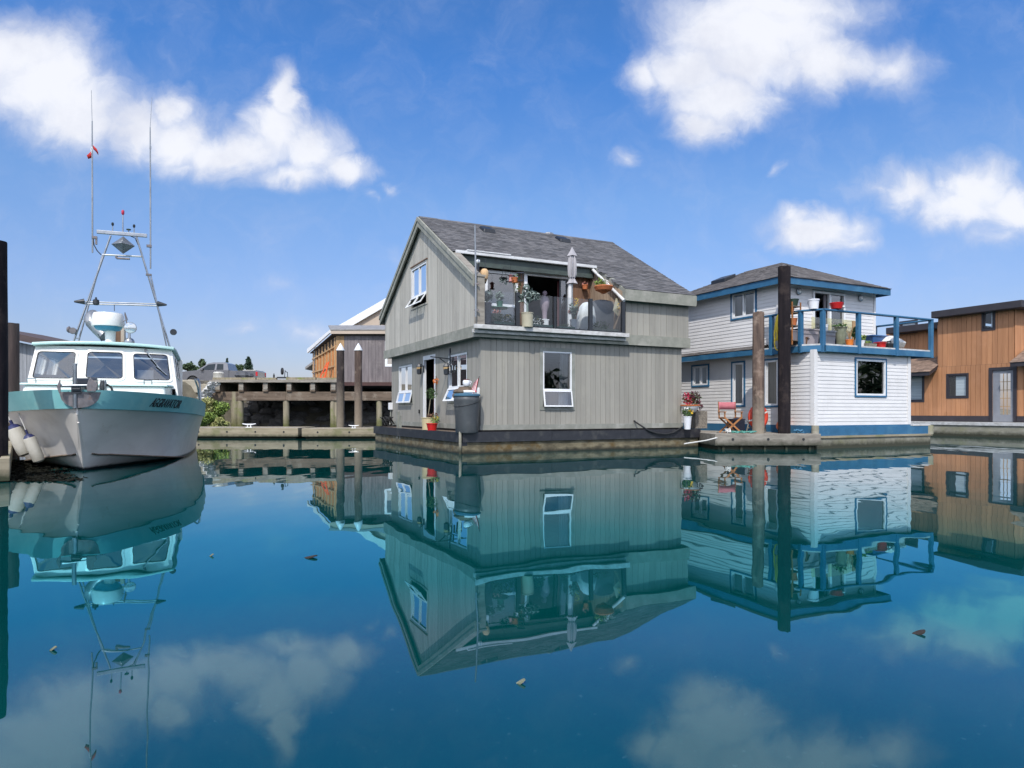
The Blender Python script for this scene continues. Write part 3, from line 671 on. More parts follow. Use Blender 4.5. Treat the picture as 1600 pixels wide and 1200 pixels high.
shingles(m, PN, XL, XR, DL + .02, skip=q); shingles(m, PFr, XL, XR, DL + .02, rng=random.Random(9))
m.build('shingles', 'shingle', roof)
m = M(); rg = random.Random(2); x = XL
while x < XR:
    x2 = min(x + .3, XR); e = .02 + rg.uniform(0, .006)
    m.add([PN(x, .16, .016), PN(x2, .16, .016), (x2, RY, RZT + e), (x, RY, RZT + e), PFr(x, .16, .016), PFr(x2, .16, .016)], [(0, 1, 2, 3), (3, 2, 5, 4)]); x = x2
m.build('ridge_cap', 'shingle', roof, fix=False)
for (y0, y1) in ((RY, EY - .02), (RY, FY + .02)):
    m = M()
    for (xa, xb, dz0, dz1) in ((XL - .04, XL + .012, -.30, -.012), (XL - .065, XL - .042, -.12, .0)):
        m.hexa([(xa, y0, RZT + dz0), (xb, y0, RZT + dz0), (xb, y1, rz_(y1) + dz0), (xa, y1, rz_(y1) + dz0)], [(xa, y0, RZT + dz1), (xb, y0, RZT + dz1), (xb, y1, rz_(y1) + dz1), (xa, y1, rz_(y1) + dz1)])
    m.build('rake_board', 'rake_grey', gh); m = M()
    m.hexa([(XR - .012, y0, RZT - .26), (XR + .03, y0, RZT - .26), (XR + .03, y1, rz_(y1) - .26), (XR - .012, y1, rz_(y1) - .26)], [(XR - .012, y0, RZT - .012), (XR + .03, y0, RZT - .012), (XR + .03, y1, rz_(y1) - .012), (XR - .012, y1, rz_(y1) - .012)])
    m.build('rake_board', 'rake_grey', gh)
ez = rz_(EY)
m = M(); m.box(OX - .02, XR - .014, EY - .05, EY - .008, ez - .33, ez - .02); m.build('fascia', 'rake_grey', gh); m = M(); m.box(XL + .02, XR - .02, FY, FY + .03, ez - .3, ez - .03); m.build('fascia', 'rake_grey', gh)
m = M(); m.box(OX + .1, XR - .02, EY - .006, -.1, ez - .3, ez - .27); m.build('eave_soffit', 'trim_grey', gh)
# dormer header, gutter, side slope board
hz = rz_(OY)
m = M(); m.box(XL + .15, OX - .03, OY, OY + .06, hz - .36, hz - .10); m.build('header_beam', 'header_green', gh)
m = M(); m.box(XL + .10, OX + .02, OY - .11, OY - .001, hz - .08, hz + .005); m.box(XL + .42, XL + 1.75, OY - .125, OY + .10, hz + .006, hz + .045); m.build('gutter', 'gutter_white', gh, bevel=.012)
m = M(); m.hexa([(OX - .012, OY, hz - .32), (OX + .03, OY, hz - .32), (OX + .03, EY, ez - .32), (OX - .012, EY, ez - .32)], [(OX - .012, OY, hz - .02), (OX + .03, OY, hz - .02), (OX + .03, EY, ez - .02), (OX - .012, EY, ez - .02)])
m.build('slope_board', 'trim_grey', gh)
m = M(); m.tube([(OX - .10, OY - .06, hz - .12), (OX - .08, OY - .16, hz - .21), (OX - .075, EY - .05, ez - .35)], 0.045, 10); m.build('downspout', 'gutter_white', gh, smooth=True)
# side parapet of the opening beside the gable
m = M(); m.hexa([(-.215, EY + .1, 3.2), (-.14, EY + .1, 3.2), (-.14, OY, 3.2), (-.215, OY, 3.2)], [(-.215, EY + .1, rz_(EY + .1) - .12), (-.14, EY + .1, rz_(EY + .1) - .12), (-.14, OY, hz - .12), (-.215, OY, hz - .12)])
m.hexa([(XL + .02, EY, ez - .10), (-.10, EY, ez - .10), (-.10, OY - .12, rz_(OY - .12) - .10), (XL + .02, OY - .12, rz_(OY - .12) - .10)], [(XL + .02, EY, ez - .01), (-.10, EY, ez - .01), (-.10, OY - .12, rz_(OY - .12) - .01), (XL + .02, OY - .12, rz_(OY - .12) - .01)])
m.build('parapet', 'old_wood', gh)
m = M(); m.box(-.235, -.04, -.30, -.13, 3.215, 4.42); m.box(-.25, -.02, -.32, -.11, 4.42, 4.47); m.build('post', 'old_wood', gh)
# balcony back wall with sliding window, open door and cedar boards
bw = span2((757, 425), (808, 500), 1, 1.5); bd = span2((818, 428), (892, 500), 1, 1.5)
BZ0 = 3.215; bz1 = HF.hit(850, 428, 1, 1.5)[2]; wz1 = HF.hit(780, 424, 1, 1.5)[2]
hw = (bw[0], bw[1], BZ0 + .15, wz1); hd = (bd[0], bd[1], BZ0, bz1)
m = boards(tfB, -.14, OX, BZ0, hz - .1, [hw, hd], step=.14); m.build('balcony_wall', 'cedar', gh)
m = boards(tfB, -.14, OX, BZ0, hz - .1, [hw, hd], step=9, gap=0, d0=-.06, d1=-.001); m.build('inner_wall', 'siding_back', gh)
m = boards(tfS, -.15, 1.478, BZ0, lambda y: rz_(y) - .13, step=.14); m.build('balcony_wall', 'cedar_light', gh)
window(gh, tfB, *hw, zm=HF.hit(780, 477, 1, 1.5)[2], cols=1, fw=.075, proud=.05)
m = M(tfB); a, b, z0, z1 = hd
m.box(a, b, -.05, .05, z1 - .09, z1); m.box(a, a + .10, -.05, .05, z0, z1 - .09); m.box(b - .11, b, -.05, .05, z0, z1 - .09); m.box(a - .25, b + .02, .024, .06, z1 + .002, z1 + .10)
sd_ = m.build('sliding_door', 'trim_white', gh)
m = M(tfB); c = a + (b - a) * .76; ring(m, c, b - .11, z0 + .02, z1 - .09, .05, -.04, -.01); m.cur = 1; m.quad((c, -.025, z0), (b - .11, -.025, z0), (b - .11, -.025, z1 - .1), (c, -.025, z1 - .1)); m.build('door_leaf', ['dark_metal', 'pane_dark'], sd_, fix=False)
m = M(tfB); vs = []; fs = []
for i in range(21):
    k = i / 20; cc = a + (b - a) * (.78 + .16 * k); dd = -.20 + .03 * math.sin(k * 26); vs += [(cc, dd, z1 - .12), (cc, dd, z0 + .03)]
for i in range(20): fs.append((2 * i, 2 * i + 2, 2 * i + 3, 2 * i + 1))
m.add(vs, fs); m.build('door_curtain', 'maroon', sd_, smooth=2, fix=False)
m = M(); m.box(-.2, OX, -.28, 1.53, 3.10, BZ0); m.build('balcony_floor', 'old_wood', gh)
m = M(); m.box(-.33, OX + .07, -.37, -.281, 3.115, 3.222); m.box(-.33, OX + .05, -.24, -.165, 3.02, 3.112); m.build('ledge', 'ledge_white', gh, bevel=.008)
# railing
rl = M(); posts = [HF.hit(u, 490, 1, -.25)[0] for u in (753.5, 808.5, 866.5, 922.5, 973.5)]
rail = None
PZ = 3.222 + .88
for i, x in enumerate(posts):
    w = .028 if i == 2 else .055
    m = M(); m.box(x - w, x + w, -.285, -.215, 3.222, PZ + (.01 if i != 2 else -.02)); o = m.build('railing_post', 'dark_metal', gh)
for i in range(4):
    x0, x1 = posts[i] + .06, posts[i + 1] - .06
    m = M(); m.quad((x0, -.25, 3.27), (x1, -.25, 3.27), (x1, -.25, PZ - .01), (x0, -.25, PZ - .01)); m.build('railing_glass', 'pane_smoke', gh, fix=False)
    m = M(); m.box(x0, x1, -.268, -.232, 3.235, 3.272); m.build('railing_shoe', 'dark_metal', gh)
# roof vents
for (u, v) in ((761, 357), (879, 371)):
    for yv in (3.45,): P = HF.hit(u, v, 1, yv)
    m = M(); y = 3.45; z = rz_(y); x = P[0]
    m.hexa([(x - .21, y - .22, rz_(y - .22) + .0), (x + .21, y - .22, rz_(y - .22)), (x + .21, y + .2, rz_(y + .2)), (x - .21, y + .2, rz_(y + .2))], [(x - .19, y - .20, rz_(y - .2) + .13), (x + .19, y - .20, rz_(y - .2) + .13), (x + .17, y + .16, rz_(y + .16) + .08), (x - .17, y + .16, rz_(y + .16) + .08)])
    m.build('roof_vent', 'dark_metal', gh, bevel=.03)
P = HF.hit(857, 363, 1, 4.3); m = M(); m.lathe([(.13, -.1), (.13, .1), (.2, .14), (.22, .22), (.15, .32), (.04, .36)], (P[0], 4.3, rz_(4.3)), 14, 0.08, 7); m.build('roof_turbine', 'alu', gh)
# float
m = M(); m.box(-.66, 6.92, -.26, 7.71, -.55, .30)
m.build('float', 'float_concrete', gh, bevel=.03)
m = M()
def rim(x0, x1, y0, y1):
    n = max(1, round(max(x1 - x0, y1 - y0) / 2.4))
    for i in range(n):
        if x1 - x0 > y1 - y0: m.box(x0 + (x1 - x0) * i / n + .004, x0 + (x1 - x0) * (i + 1) / n - .004, y0, y1, .285, .535 - .008 * (i % 2))
        else: m.box(x0, x1, y0 + (y1 - y0) * i / n + .004, y0 + (y1 - y0) * (i + 1) / n - .004, .285, .535 - .008 * (i % 2))
rim(-.64, 6.96, -.31, -.262); rim(-.71, -.662, -.25, 7.75); rim(6.922, 6.97, -.25, 7.75); rim(-.64, 6.96, 7.712, 7.76)
m.box(-.665, -.50, -.265, -.11, .20, .50); m.box(6.9, 7.12, -.22, .1, .2, .42)
m.build('rim_board', 'black_paint', gh)
m = M(); n = 60
for i in range(n): a = -.65 + 7.56 * i / n; m.box(a + .003, a + 7.56 / n - .003, -.258, 7.70, .45, .515)
m.build('decking', 'beam_wood', gh)
m = M(); m.lathe([(.035, -.8), (.035, .56)], (-.70, -.30, 0), 10); m.build('corner_guard', 'dock_concrete', gh)
# small fittings on the walls
def lantern(y, z, parent):
    m = M(tfG); m.box(y - .05, y + .05, .02, .035, z - .1, z + .12)
    m.tube([(y, .03, z + .06), (y, .10, z + .16), (y, .17, z + .15)], .012, 6); m.lathe([(.045, -.16), (.075, -.14), (.085, .08)], (y, .17, z), 6)
    m.lathe([(.095, .08), (.05, .15), (.012, .2)], (y, .17, z), 6); w = m.build('wall_lantern', 'dark_metal', parent)
    m = M(tfG); m.lathe([(.062, -.12), (.088, .06)], (y, .172, z), 6); m.build('lamp_glass', 'lamp_amber', w)
p1 = HF.hit(655, 577, 0, -.17); lantern(p1[1], p1[2], gh); p1 = HF.hit(697.5, 577, 0, -.17); lantern(p1[1], p1[2], gh)
p1 = HF.hit(750.5, 612, 0, 0); m = M(tfG); m.box(.03, .19, .024, .10, p1[2] - .16, p1[2] + .10); e = m.build('meter_box', 'trim_white', gh, bevel=.01)
m = M(tfG); m.tube([(.11, .06, p1[2] - .16), (.11, .06, .6)], .03, 8); m.build('conduit', 'rubber', e)
p1 = HF.hit(611, 635, 0, 0); m = M(tfG); m.box(7.70, 7.86, .024, .15, p1[2] - .12, p1[2] + .13); e = m.build('meter_box', 'trim_white', gh, bevel=.01)
m = M(tfG); m.tube([(7.78, .08, p1[2] - .12), (7.78, .08, .8), (7.72, .14, .56)], .025, 8); m.build('conduit', 'trim_grey', e)
p1 = HF.hit(657, 643, 0, 0); m = M(tfG); m.box(p1[1] - .03, p1[1] + .03, .024, .06, p1[2] - .06, p1[2] + .06); m.build('outlet_box', 'rubber', gh)
# wall bracket beside the entrance
pa = HF.hit(678, 560, 0, -.15); pb = HF.hit(703, 561, 0, -.04)
m = M(); m.bar((-.6, pb[1] + .05, pb[2] + .05), (-.02, pb[1], pb[2]), .03, .03); m.bar((-.35, pb[1] + .02, pb[2] + .02), (-.03, pb[1] + .25, pb[2] - .12), .02, .02); m.box(-.05, -.024, pb[1] - .03, pb[1] + .03, pb[2] - .12, pb[2] + .3); m.build('wall_bracket', 'dark_metal', gh)
# stub posts on the deck edge
m = M(); m.box(-.69, -.60, 4.98, 5.06, .2, 1.05); m.box(-.68, -.62, 4.74, 4.79, .2, .92); m.build('deck_post', 'trim_grey', gh)
# ================================================================ docks, piles, wharf
def bolts(m, P, n, r=.028):
    for i in range(n): pass
def dock(name, label, fr, x0, x1, y0, y1, ztop, zfloat, face='dock_wood', nb=None):
    """a float: concrete or timber body, edge timbers with bolts, plank deck"""
    t = thing(name, label, 'dock', fr.o, fr.rz)
    m = M(); m.box(x0 + .12, x1 - .12, y0 + .12, y1 - .12, -.6, zfloat); m.build('float', 'dock_concrete', t, bevel=.02)
    for (a, b, c, d) in ((x0, x1, y0, y0 + .118), (x0, x1, y1 - .118, y1), (x0, x0 + .118, y0 + .12, y1 - .12), (x1 - .118, x1, y0 + .12, y1 - .12)):
        m = M(); m.box(a, b, c, d, zfloat - .09, ztop); o = m.build('edge_timber', face, t, bevel=.012)
        if c == y0 and x1 - x0 > 1.5:
            n = max(3, round((b - a) / 1.15))
            for i in range(n):
                x = a + (b - a) * (i + .5) / n; m = M()
                m.tube([(x, c + .01, (ztop + zfloat) / 2 - .03), (x, c - .012, (ztop + zfloat) / 2 - .03)], .036, 8); m.build('bolt_head', 'rubber', o)
    m = M(); L = x1 - x0 - .25; n = max(4, round(L / .15))
    for i in range(n): a = x0 + .125 + L * i / n; m.box(a + .004, a + L / n - .004, y0 + .121, y1 - .121, ztop - .05, ztop - .012)
    m.build('decking', 'old_wood', t)
    return t
def cleat(label, loc, rz, s=1.0, mat='steel'):
    t = thing('dock_cleat', label, 'cleat', loc, rz)
    m = M(); m.box(-.09 * s, .09 * s, -.035 * s, .035 * s, 0, .02 * s); m.tube([(-.05 * s, 0, .015 * s), (-.04 * s, 0, .09 * s)], .016 * s, 8); m.tube([(.05 * s, 0, .015 * s), (.04 * s, 0, .09 * s)], .016 * s, 8); m.build('cleat_base', mat, t)
    m = M(); m.tube([(-.20 * s, 0, .115 * s), (-.1 * s, 0, .095 * s), (.1 * s, 0, .095 * s), (.20 * s, 0, .115 * s)], [.012 * s, .02 * s, .02 * s, .012 * s], 8); m.build('horn', mat, t, smooth=True)
    return t
# walkway floats behind, along the wharf
F1 = Frame((-12.9, 26.6, 0), rad(-2.2))
dock('walkway_float', 'weathered timber walkway float below the high wharf, its edge bolted', F1, -5.5, 4.60, 0, 2.0, .42, .16)
F2 = Frame((-8.06, 26.1, 0), rad(3.5))
dock('walkway_float', 'pale edged walkway float leading to the grey floating house', F2, 0, 3.6, 0, 1.7, .40, .17)
P = at(390, 668, 27.0); cleat('white double horn cleat on the bolted walkway float', (P.x, 26.95, .41), rad(-2), 1.35, 'trim_white')
P = at(556, 668, 26.9); cleat('small white mooring cleat on the pale edged walkway float', (P.x, 26.55, .40), 0, 1.0, 'trim_white')
# capped piles
P = at(532, 600, 28.3); pile('dark timber pile with a white cone cap before the corner of the shed', (P.x, 28.3, 0), .168, at(0, 546, 28.3).z, 'pile_creosote', cap=.26, seed=2)
P = at(560, 600, 28.3); pile('browner timber pile with a white cone cap before the grey shed wall', (P.x, 28.3, 0), .168, at(0, 546, 28.3).z, 'pile_capped', cap=.26, seed=3, lean=(-.0, 0))
# piles beside the boat
pile('tall near black timber pile at the edge of the picture beside the boat', (at(-11, 600, 10.6).x, 10.6, 0), .2, at(0, 377, 10.6).z, 'pile_dark', seed=4)
pile('shorter brown timber pile standing behind the tall dark pile by the boat', (at(17.5, 600, 16.2).x, 16.2, 0), .172, at(0, 505, 16.2).z, 'pile_brown', seed=5)
# piles before the white house
P = at(1185, 600, 19.45); pile('weathered brown timber pile, bark worn, before the white house', (P.x, 19.45, 0), .17, at(0, 488, 19.45).z, 'pile_wood', seed=6, lean=(.0, 0))
P = at(1225.5, 600, 19.45); pile('tall black tarred pile before the corner of the white house', (P.x, 19.45, 0), .172, at(0, 417, 19.45).z, 'pile_dark', seed=7, r1=.170)
# boat's dock
F3 = Frame((at(27, 713, 10.3).x, 10.15, 0), rad(36))
dock('boat_dock', 'narrow dock alongside the moored fishing boat, edge timber painted pale', F3, -2.6, 0.0, 0, 9.0, .36, .10)
# dock before the white house
F4 = Frame((at(1284, 678, 18.75).x, 18.75, 0), rad(1.0))
dock('house_dock', 'grey timber dock with rusty bolts before the white house, piles rising through it', F4, -2.95, -.02, 0, 1.9, .435, .20, 'old_wood')
fl4 = [o for o in COL.objects if o.name.startswith('house_dock')][0]
for x in (-2.7, -2.2, -1.55, -.95, -.3):
    m = M(); m.box(x - .03, x + .03, .06, .115, -.5, .105); m.build('float_strut', 'old_wood', fl4)
F5 = Frame((at(1093, 672, 22.3).x, 20.3, 0), rad(12))
dock('house_dock', 'short pale dock joining the grey house float to the white house', F5, -.3, 1.9, 0.6, 4.2, .425, .15, 'dock_wood')

# high wharf
wt = thing('wharf', 'high timber wharf on posts with heavy cross beams, dark bank below', 'wharf', (0, 40.0, 0))
def X(u, Y): return (u - 800) / FPX * Y
def Z(v, Y): return CAMZ + (HOR - v) / FPX * Y
xa, xb = X(331, 40), X(527, 40)
m = M(); n = 46
for i in range(n): a = xa + (xb - xa) * i / n; m.box(a + .005, a + (xb - xa) / n - .005, 0, 9, Z(596.5, 40), Z(593, 40))
m.build('decking', 'old_wood', wt)
m = M(); m.box(xa - .1, xb, -.10, -.01, Z(597.5, 40), Z(594, 40)); m.build('fascia', 'old_wood', wt)
m = M(); y = 0.1
for (a, b) in ((331, 398), (400, 430), (446, 492), (494, 526)): m.box(X(a, 40), X(b, 40), y, y + .3, Z(592.9, 40), Z(589.5, 40) + R.uniform(-.02, .02))
m.build('bull_rail', 'post_wood', wt)
for u in (339, 376, 414, 451, 488, 520):
    m = M(); m.box(X(u, 40) - .15, X(u, 40) + .15, .02, 8.6, Z(611.5, 40), Z(597.6, 40)); m.build('joist', 'beam_wood', wt)
    m = M(); m.box(X(u, 40) - .10, X(u, 40) + .15, .004, .018, Z(609, 40), Z(598, 40)); m.build('joist_end', 'old_wood', wt)
for (a, b) in ((329, 369), (369.5, 445.5), (446, 560), (560.5, 640)):
    m = M(); m.box(X(a, 40), X(b, 40), .12, .52, Z(626, 40), Z(612, 40)); m.build('cross_beam', 'beam_wood', wt, bevel=.02)
for i, (u, r) in enumerate(((364, .24), (372, .20), (444.5, .19), (518, .17), (523, .12), (591, .18))):
    m = M(); m.lathe([(r, -2), (r * .95, Z(611.9 if r != .18 else 611.9, 40))], (X(u, 40), .32, 0), 12)
    m.build('post', 'post_wood', wt, smooth=True)
m = M(); m.box(xb + .02, X(660, 40), 0.6, 9, Z(602, 40), Z(596.5, 40)); m.build('sill_beam', 'sill_brown', wt)

# shed on the wharf: open stud wall with orange sheathing, grey board wall
sx, sY = X(525, 41.2), 41.2
SF = Frame((sx, sY, 0), 0.0)
sh = thing('shed', 'grey board shed on the wharf, its stripped end showing orange sheathing and studs', 'shed', SF.o, 0)
z0, z1 = Z(597, sY), Z(523, sY)
sw = span2((604.5, 536), (640, 570), 1, 0.0, SF)
m = boards(lambda c, d, z: (c, -d, z), .5, 7.0, z0, z1, [sw], step=.21, gap=.01); m.build('wall', 'shed_grey', sh)
m = boards(lambda c, d, z: (c, -d, z), 0, .5, z0, z1, step=.25, gap=.01); m.build('corner_board', 'stud_wood', sh)
m = boards(lambda c, d, z: (c, -d, z), 0, 7.0, z0, z1, [sw], step=9, gap=0, d0=-.1, d1=-.001); m.build('inner_wall', 'felt', sh)
window(sh, lambda c, d, z: (c, -d, z), *sw, trim='trim_white', tw=.11, fw=.04)
def tE(c, d, z): return (-c * .62 - d, c * .785, z)      # the stripped end recedes from the corner
Lw = 3.4
zt = lambda c: z1 - .05 - c * .22
m = boards(tE, 0, Lw, z0, lambda c: zt(c) - .55, step=.20, gap=.012); m.build('sheathing', 'shed_orange', sh)
m = boards(tE, 0, Lw, z0, zt, step=9, gap=0, d0=-.1, d1=-.002); m.build('felt_paper', 'felt', sh)
for i in range(8):
    c = .03 + (Lw - .1) * i / 7; m = M(tE); m.box(c, c + .06, .024, .09, z0, zt(c) - .1); m.build('stud', 'stud_wood', sh)
for k in (.33, .74):
    m = M(tE); m.hexa([(0, .092, z0 + (zt(0) - z0) * k), (Lw, .092, z0 + (zt(Lw) - z0) * k), (Lw, .14, z0 + (zt(Lw) - z0) * k), (0, .14, z0 + (zt(0) - z0) * k)], [(0, .092, z0 + (zt(0) - z0) * k + .09), (Lw, .092, z0 + (zt(Lw) - z0) * k + .09), (Lw, .14, z0 + (zt(Lw) - z0) * k + .09), (0, .14, z0 + (zt(0) - z0) * k + .09)]); m.build('nailer', 'stud_wood', sh)
za, zb = Z(523, sY), Z(511, sY) + .25
m = M(); m.box(-.25, 7.2, -.32, -.28, Z(522.5, sY), Z(517, sY)); m.build('fascia', 'tan_wall', sh)
m = M(); m.hexa([(-.25, -.35, Z(517, sY)), (7.2, -.35, Z(517, sY)), (7.2, 1.6, zb), (-.9, 1.6, zb)], [(-.25, -.35, Z(515.5, sY)), (7.2, -.35, Z(515.5, sY)), (7.2, 1.6, zb + .06), (-.9, 1.6, zb + .06)]); m.build('roof', 'roof_metal', sh)
m = M(); m.hexa([(-.3, -.3, Z(521, sY)), (-.22, -.3, Z(521, sY)), (-2.5, 2.8, Z(521, sY) - .95), (-2.6, 2.8, Z(521, sY) - .95)], [(-.3, -.3, Z(516, sY)), (-.22, -.3, Z(516, sY)), (-2.5, 2.8, Z(516, sY) - .88), (-2.6, 2.8, Z(516, sY) - .88)]); m.build('rake_board', 'trim_white', sh)
m = M(); m.hexa([(-.2, -.2, z1 - .02), (7, -.2, z1 - .02), (7, 2.8, z1 - .9), (-2.4, 2.8, z1 - .9)], [(-.2, -.2, z1 + .03), (7, -.2, z1 + .03), (7, 2.8, z1 - .85), (-2.4, 2.8, z1 - .85)]); m.build('ceiling', 'felt', sh)
# scaffold by the stripped end
P = Vector((X(494, 43.6), 43.6, 0)); t = thing('scaffold', 'thin steel scaffold frame standing at the end of the stripped shed wall', 'scaffold', P)
zz0, zz1 = Z(598, 43.6) , Z(541, 43.6)
m = M(); [m.tube([(x, y, zz0), (x, y, zz1)], .03, 6) for x in (-.12, .18) for y in (0, .6)]; m.build('upright', 'alu', t)
m = M(); [m.tube([(-.12, 0, zz0 + (zz1 - zz0) * k), (.18, 0, zz0 + (zz1 - zz0) * k)], .022, 6) for k in (.1, .3, .5, .7, .97)]; m.build('rung', 'alu', t)
# orange trestle leaning
P = Vector((X(505, 41.0), 41.0, Z(596, 41.0))); t = thing('trestle', 'bright orange trestle leaning on the stripped orange shed wall', 'trestle', P)
m = M(); m.bar((-.3, 0, 0), (.16, .25, 1.15), .07, .05); m.build('rail', 'orange_bright', t)
m = M(); m.bar((.05, -.05, 0), (.28, .2, 1.2), .07, .05); m.build('rail', 'orange_bright', t)
m = M(); [m.bar((-.3 + .46 * k, .25 * k - .01, 1.15 * k), (.05 + .23 * k, .25 * k - .05, 1.2 * k), .04, .04) for k in (.2, .45, .7)]; m.build('rung', 'orange_bright', t)
# tan gabled building behind
tY = 60.0; t = thing('warehouse', 'large tan gabled building with a white roof edge rising behind the shed', 'building', (0, tY, 0))
ap, lf = (X(690, tY), Z(421, tY)), (X(528, tY), Z(515, tY))
rt = (2 * ap[0] - lf[0], lf[1])
m = M(); m.prism([(lf[0] + .5, 2.9), (rt[0] - .5, 2.9), (rt[0] - .5, rt[1] - .1), (ap[0], ap[1] - .45), (lf[0] + .5, lf[1] - .1)], lambda x, z: (x, 0, z), lambda x, z: (x, 16, z)); m.build('wall', 'tan_wall', t)
for A in (lf, rt):
    m = M(); m.hexa([(A[0], -.3, A[1] - .45), (ap[0], -.3, ap[1] - .45), (ap[0], -.02, ap[1] - .45), (A[0], -.02, A[1] - .45)], [(A[0], -.3, A[1] + .25), (ap[0], -.3, ap[1] + .25), (ap[0], -.02, ap[1] + .25), (A[0], -.02, A[1] + .25)]); m.build('rake_board', 'trim_white', t)
    m = M(); m.hexa([(A[0], -.02, A[1] - .1), (ap[0], -.02, ap[1] - .1), (ap[0], 16.2, ap[1] - .1), (A[0], 16.2, A[1] - .1)], [(A[0], -.02, A[1] + .2), (ap[0], -.02, ap[1] + .2), (ap[0], 16.2, ap[1] + .2), (A[0], 16.2, A[1] + .2)]); m.build('roof', 'roof_metal', t)
# little far shed
fY = 62.0; t = thing('hut', 'small pale hut with a dark pitched roof far behind the scaffold', 'hut', (X(496, fY), fY, 0))
m = M(); m.prism([(-.45, 2.9), (2.5, 2.9), (2.5, Z(571, fY)), (1.0, Z(552, fY)), (-.45, Z(571, fY))], lambda x, z: (x, 0, z), lambda x, z: (x, 5, z)); m.build('wall', 'plastic_white', t)
for s_ in (-1, 1):
    m = M(); a = (1.0, Z(550, fY)); b = (1.0 + s_ * 2.0, Z(575.5, fY)); m.hexa([(a[0], -.4, a[1] - .12), (b[0], -.4, b[1] - .12), (b[0], 5.3, b[1] - .12), (a[0], 5.3, a[1] - .12)], [(a[0], -.4, a[1] + .1), (b[0], -.4, b[1] + .1), (b[0], 5.3, b[1] + .1), (a[0], 5.3, a[1] + .1)]); m.build('roof', 'roof_metal', t)
# corrugated shed beyond the boat
cY = 36.0; t = thing('boat_shed', 'grey corrugated shed with a rust dark roof behind the fishing boat', 'shed', (0, cY, 0))
za, zb = Z(527, cY), Z(541, cY); xl, xr = X(-60, cY), X(96, cY)
m = boards(lambda c, d, z: (c, -d, z), xl, xr - .3, 1.4, lambda c: za + (zb - za) * (c - X(28, cY)) / (xr - X(28, cY)) - .25, step=.19, gap=.012); m.build('wall', 'corrugated', t)
m = M(); m.box(xl, xr - .3, .01, 6, .4, zb - .45); m.build('inner_wall', 'felt', t)
m = M(); zx = lambda x: za + (zb - za) * (x - X(28, cY)) / (xr - X(28, cY))
m.hexa([(xl, -.6, zx(xl) - .14), (xr, -.6, zx(xr) - .14), (xr, 6.2, zx(xr) - .14), (xl, 6.2, zx(xl) - .14)], [(xl, -.6, zx(xl) + .2), (xr, -.6, zx(xr) + .2), (xr, 6.2, zx(xr) + .2), (xl, 6.2, zx(xl) + .2)]); m.build('roof', 'rust_roof', t)
m = M(); m.box(xl, xr - .2, -.12, .3, 1.0, 1.38); m.box(xl, xr, -.5, .3, .2, .45); m.build('sill_beam', 'beam_wood', t)
for u in (33, 60, 88):
    m = M(); m.lathe([(.16, -1), (.16, 1.0)], (X(u, cY), -.02, 0), 10); m.build('post', 'beam_wood', t)

# concrete blocks, white sheeting, drum and gear on the wharf
def block(label, u, v0, v1, Y, w):
    t = thing('concrete_block', label, 'concrete block', (X(u, Y), Y, Z(v1, Y)), rad(R.uniform(-4, 4)), 'concrete blocks along the bank edge')
    h = Z(v0, Y) - Z(v1, Y); m = M(); m.box(-w / 2, w / 2, -.35, .35, 0, h); m.build('block', 'block_concrete', t, bevel=.04)
    m = M(); m.box(-.14, .14, -.1, .1, h - .01, h + .04); m.build('key', 'block_concrete', t)
block('pale concrete block nearest the boat, behind its rail', 298, 594, 614, 42.0, 1.35)
block('browner concrete block between the pale block and the white sheeting', 318, 600.5, 616, 42.2, .95)
t = M(); rr = random.Random(8)
vs = []; fs = []; nu, nv = 22, 26
A, B = (X(336, 39.6), Z(597, 39.6)), (X(314, 39.6), Z(626, 39.6))
for i in range(nu + 1):
    for j in range(nv + 1):
        a = i / nu; b = j / nv; x = B[0] + (A[0] - B[0]) * b + (a - .5) * .72; z = B[1] + (A[1] - B[1]) * b
        q = Vector((x * 2.6, 0, z * 2.6)); k = abs(noise.noise(q * 1.6)) * 1.3 + abs(noise.noise(q * 3.4)) * .7
        y = -.25 + .55 * abs(a - .5) * 2 - .55 * k
        vs.append((x + .18 * noise.noise(q + Vector((7, 3, 1))), 39.6 + y, z + .18 * noise.noise(q + Vector((1, 9, 4)))))
for i in range(nu):
    for j in range(nv): a = i * (nv + 1) + j; fs.append((a, a + nv + 1, a + nv + 2, a + 1))
t.add(vs, fs); o = t.build('plastic_sheet', 'sheet_white', fix=False); tag(o, 'crumpled white plastic sheeting hanging at the end of the wharf', 'plastic sheet')
sol = o.modifiers.new('thickness', 'SOLIDIFY'); sol.thickness = .02
Y = 41.5; t = thing('drum', 'short cream plastic drum on the wharf before the pickup', 'drum', (X(341.5, Y), Y, Z(591, Y)))
m = M(); m.lathe([(.30, 0), (.31, .05), (.31, .28), (.325, .30), (.31, .32), (.30, .36), (.26, .37)], n=20); m.build('shell', 'fender_white', t, smooth=True)
m = M(); m.lathe([(.25, .36), (.25, .39)], n=20); m.build('lid', 'plastic_white', t)
Y = 41.0; t = thing('hand_truck', 'dark wheeled cart with a spare wheel standing on the wharf rail', 'cart', (X(441, Y), Y, Z(591, Y)))
m = M(); m.lathe([(.17, -.07), (.21, -.04), (.21, .04), (.17, .07)], (0, 0, .42), 18, ax=lambda x, y, z: (x * .45 + z * .8, z * .45 - x * .8, y)); m.build('wheel', 'rubber', t, smooth=True)
m = M(); m.tube([(.1, .1, 0), (.14, .1, .5)], .02, 6); m.tube([(.3, .1, 0), (.28, .1, .35)], .02, 6); m.tube([(.14, .1, .42), (.3, .1, .35)], .02, 6); m.build('frame', 'dark_metal', t)
m = M(); m.box(-.3, .35, -.1, .3, 0, .08); m.build('base', 'dark_metal', t)
Y = 40.9; t = thing('tarp_bundle', 'low bundle of black tarpaulin lying on the wharf before the pickup bed', 'tarpaulin', (X(379, Y), Y, Z(591, Y)))
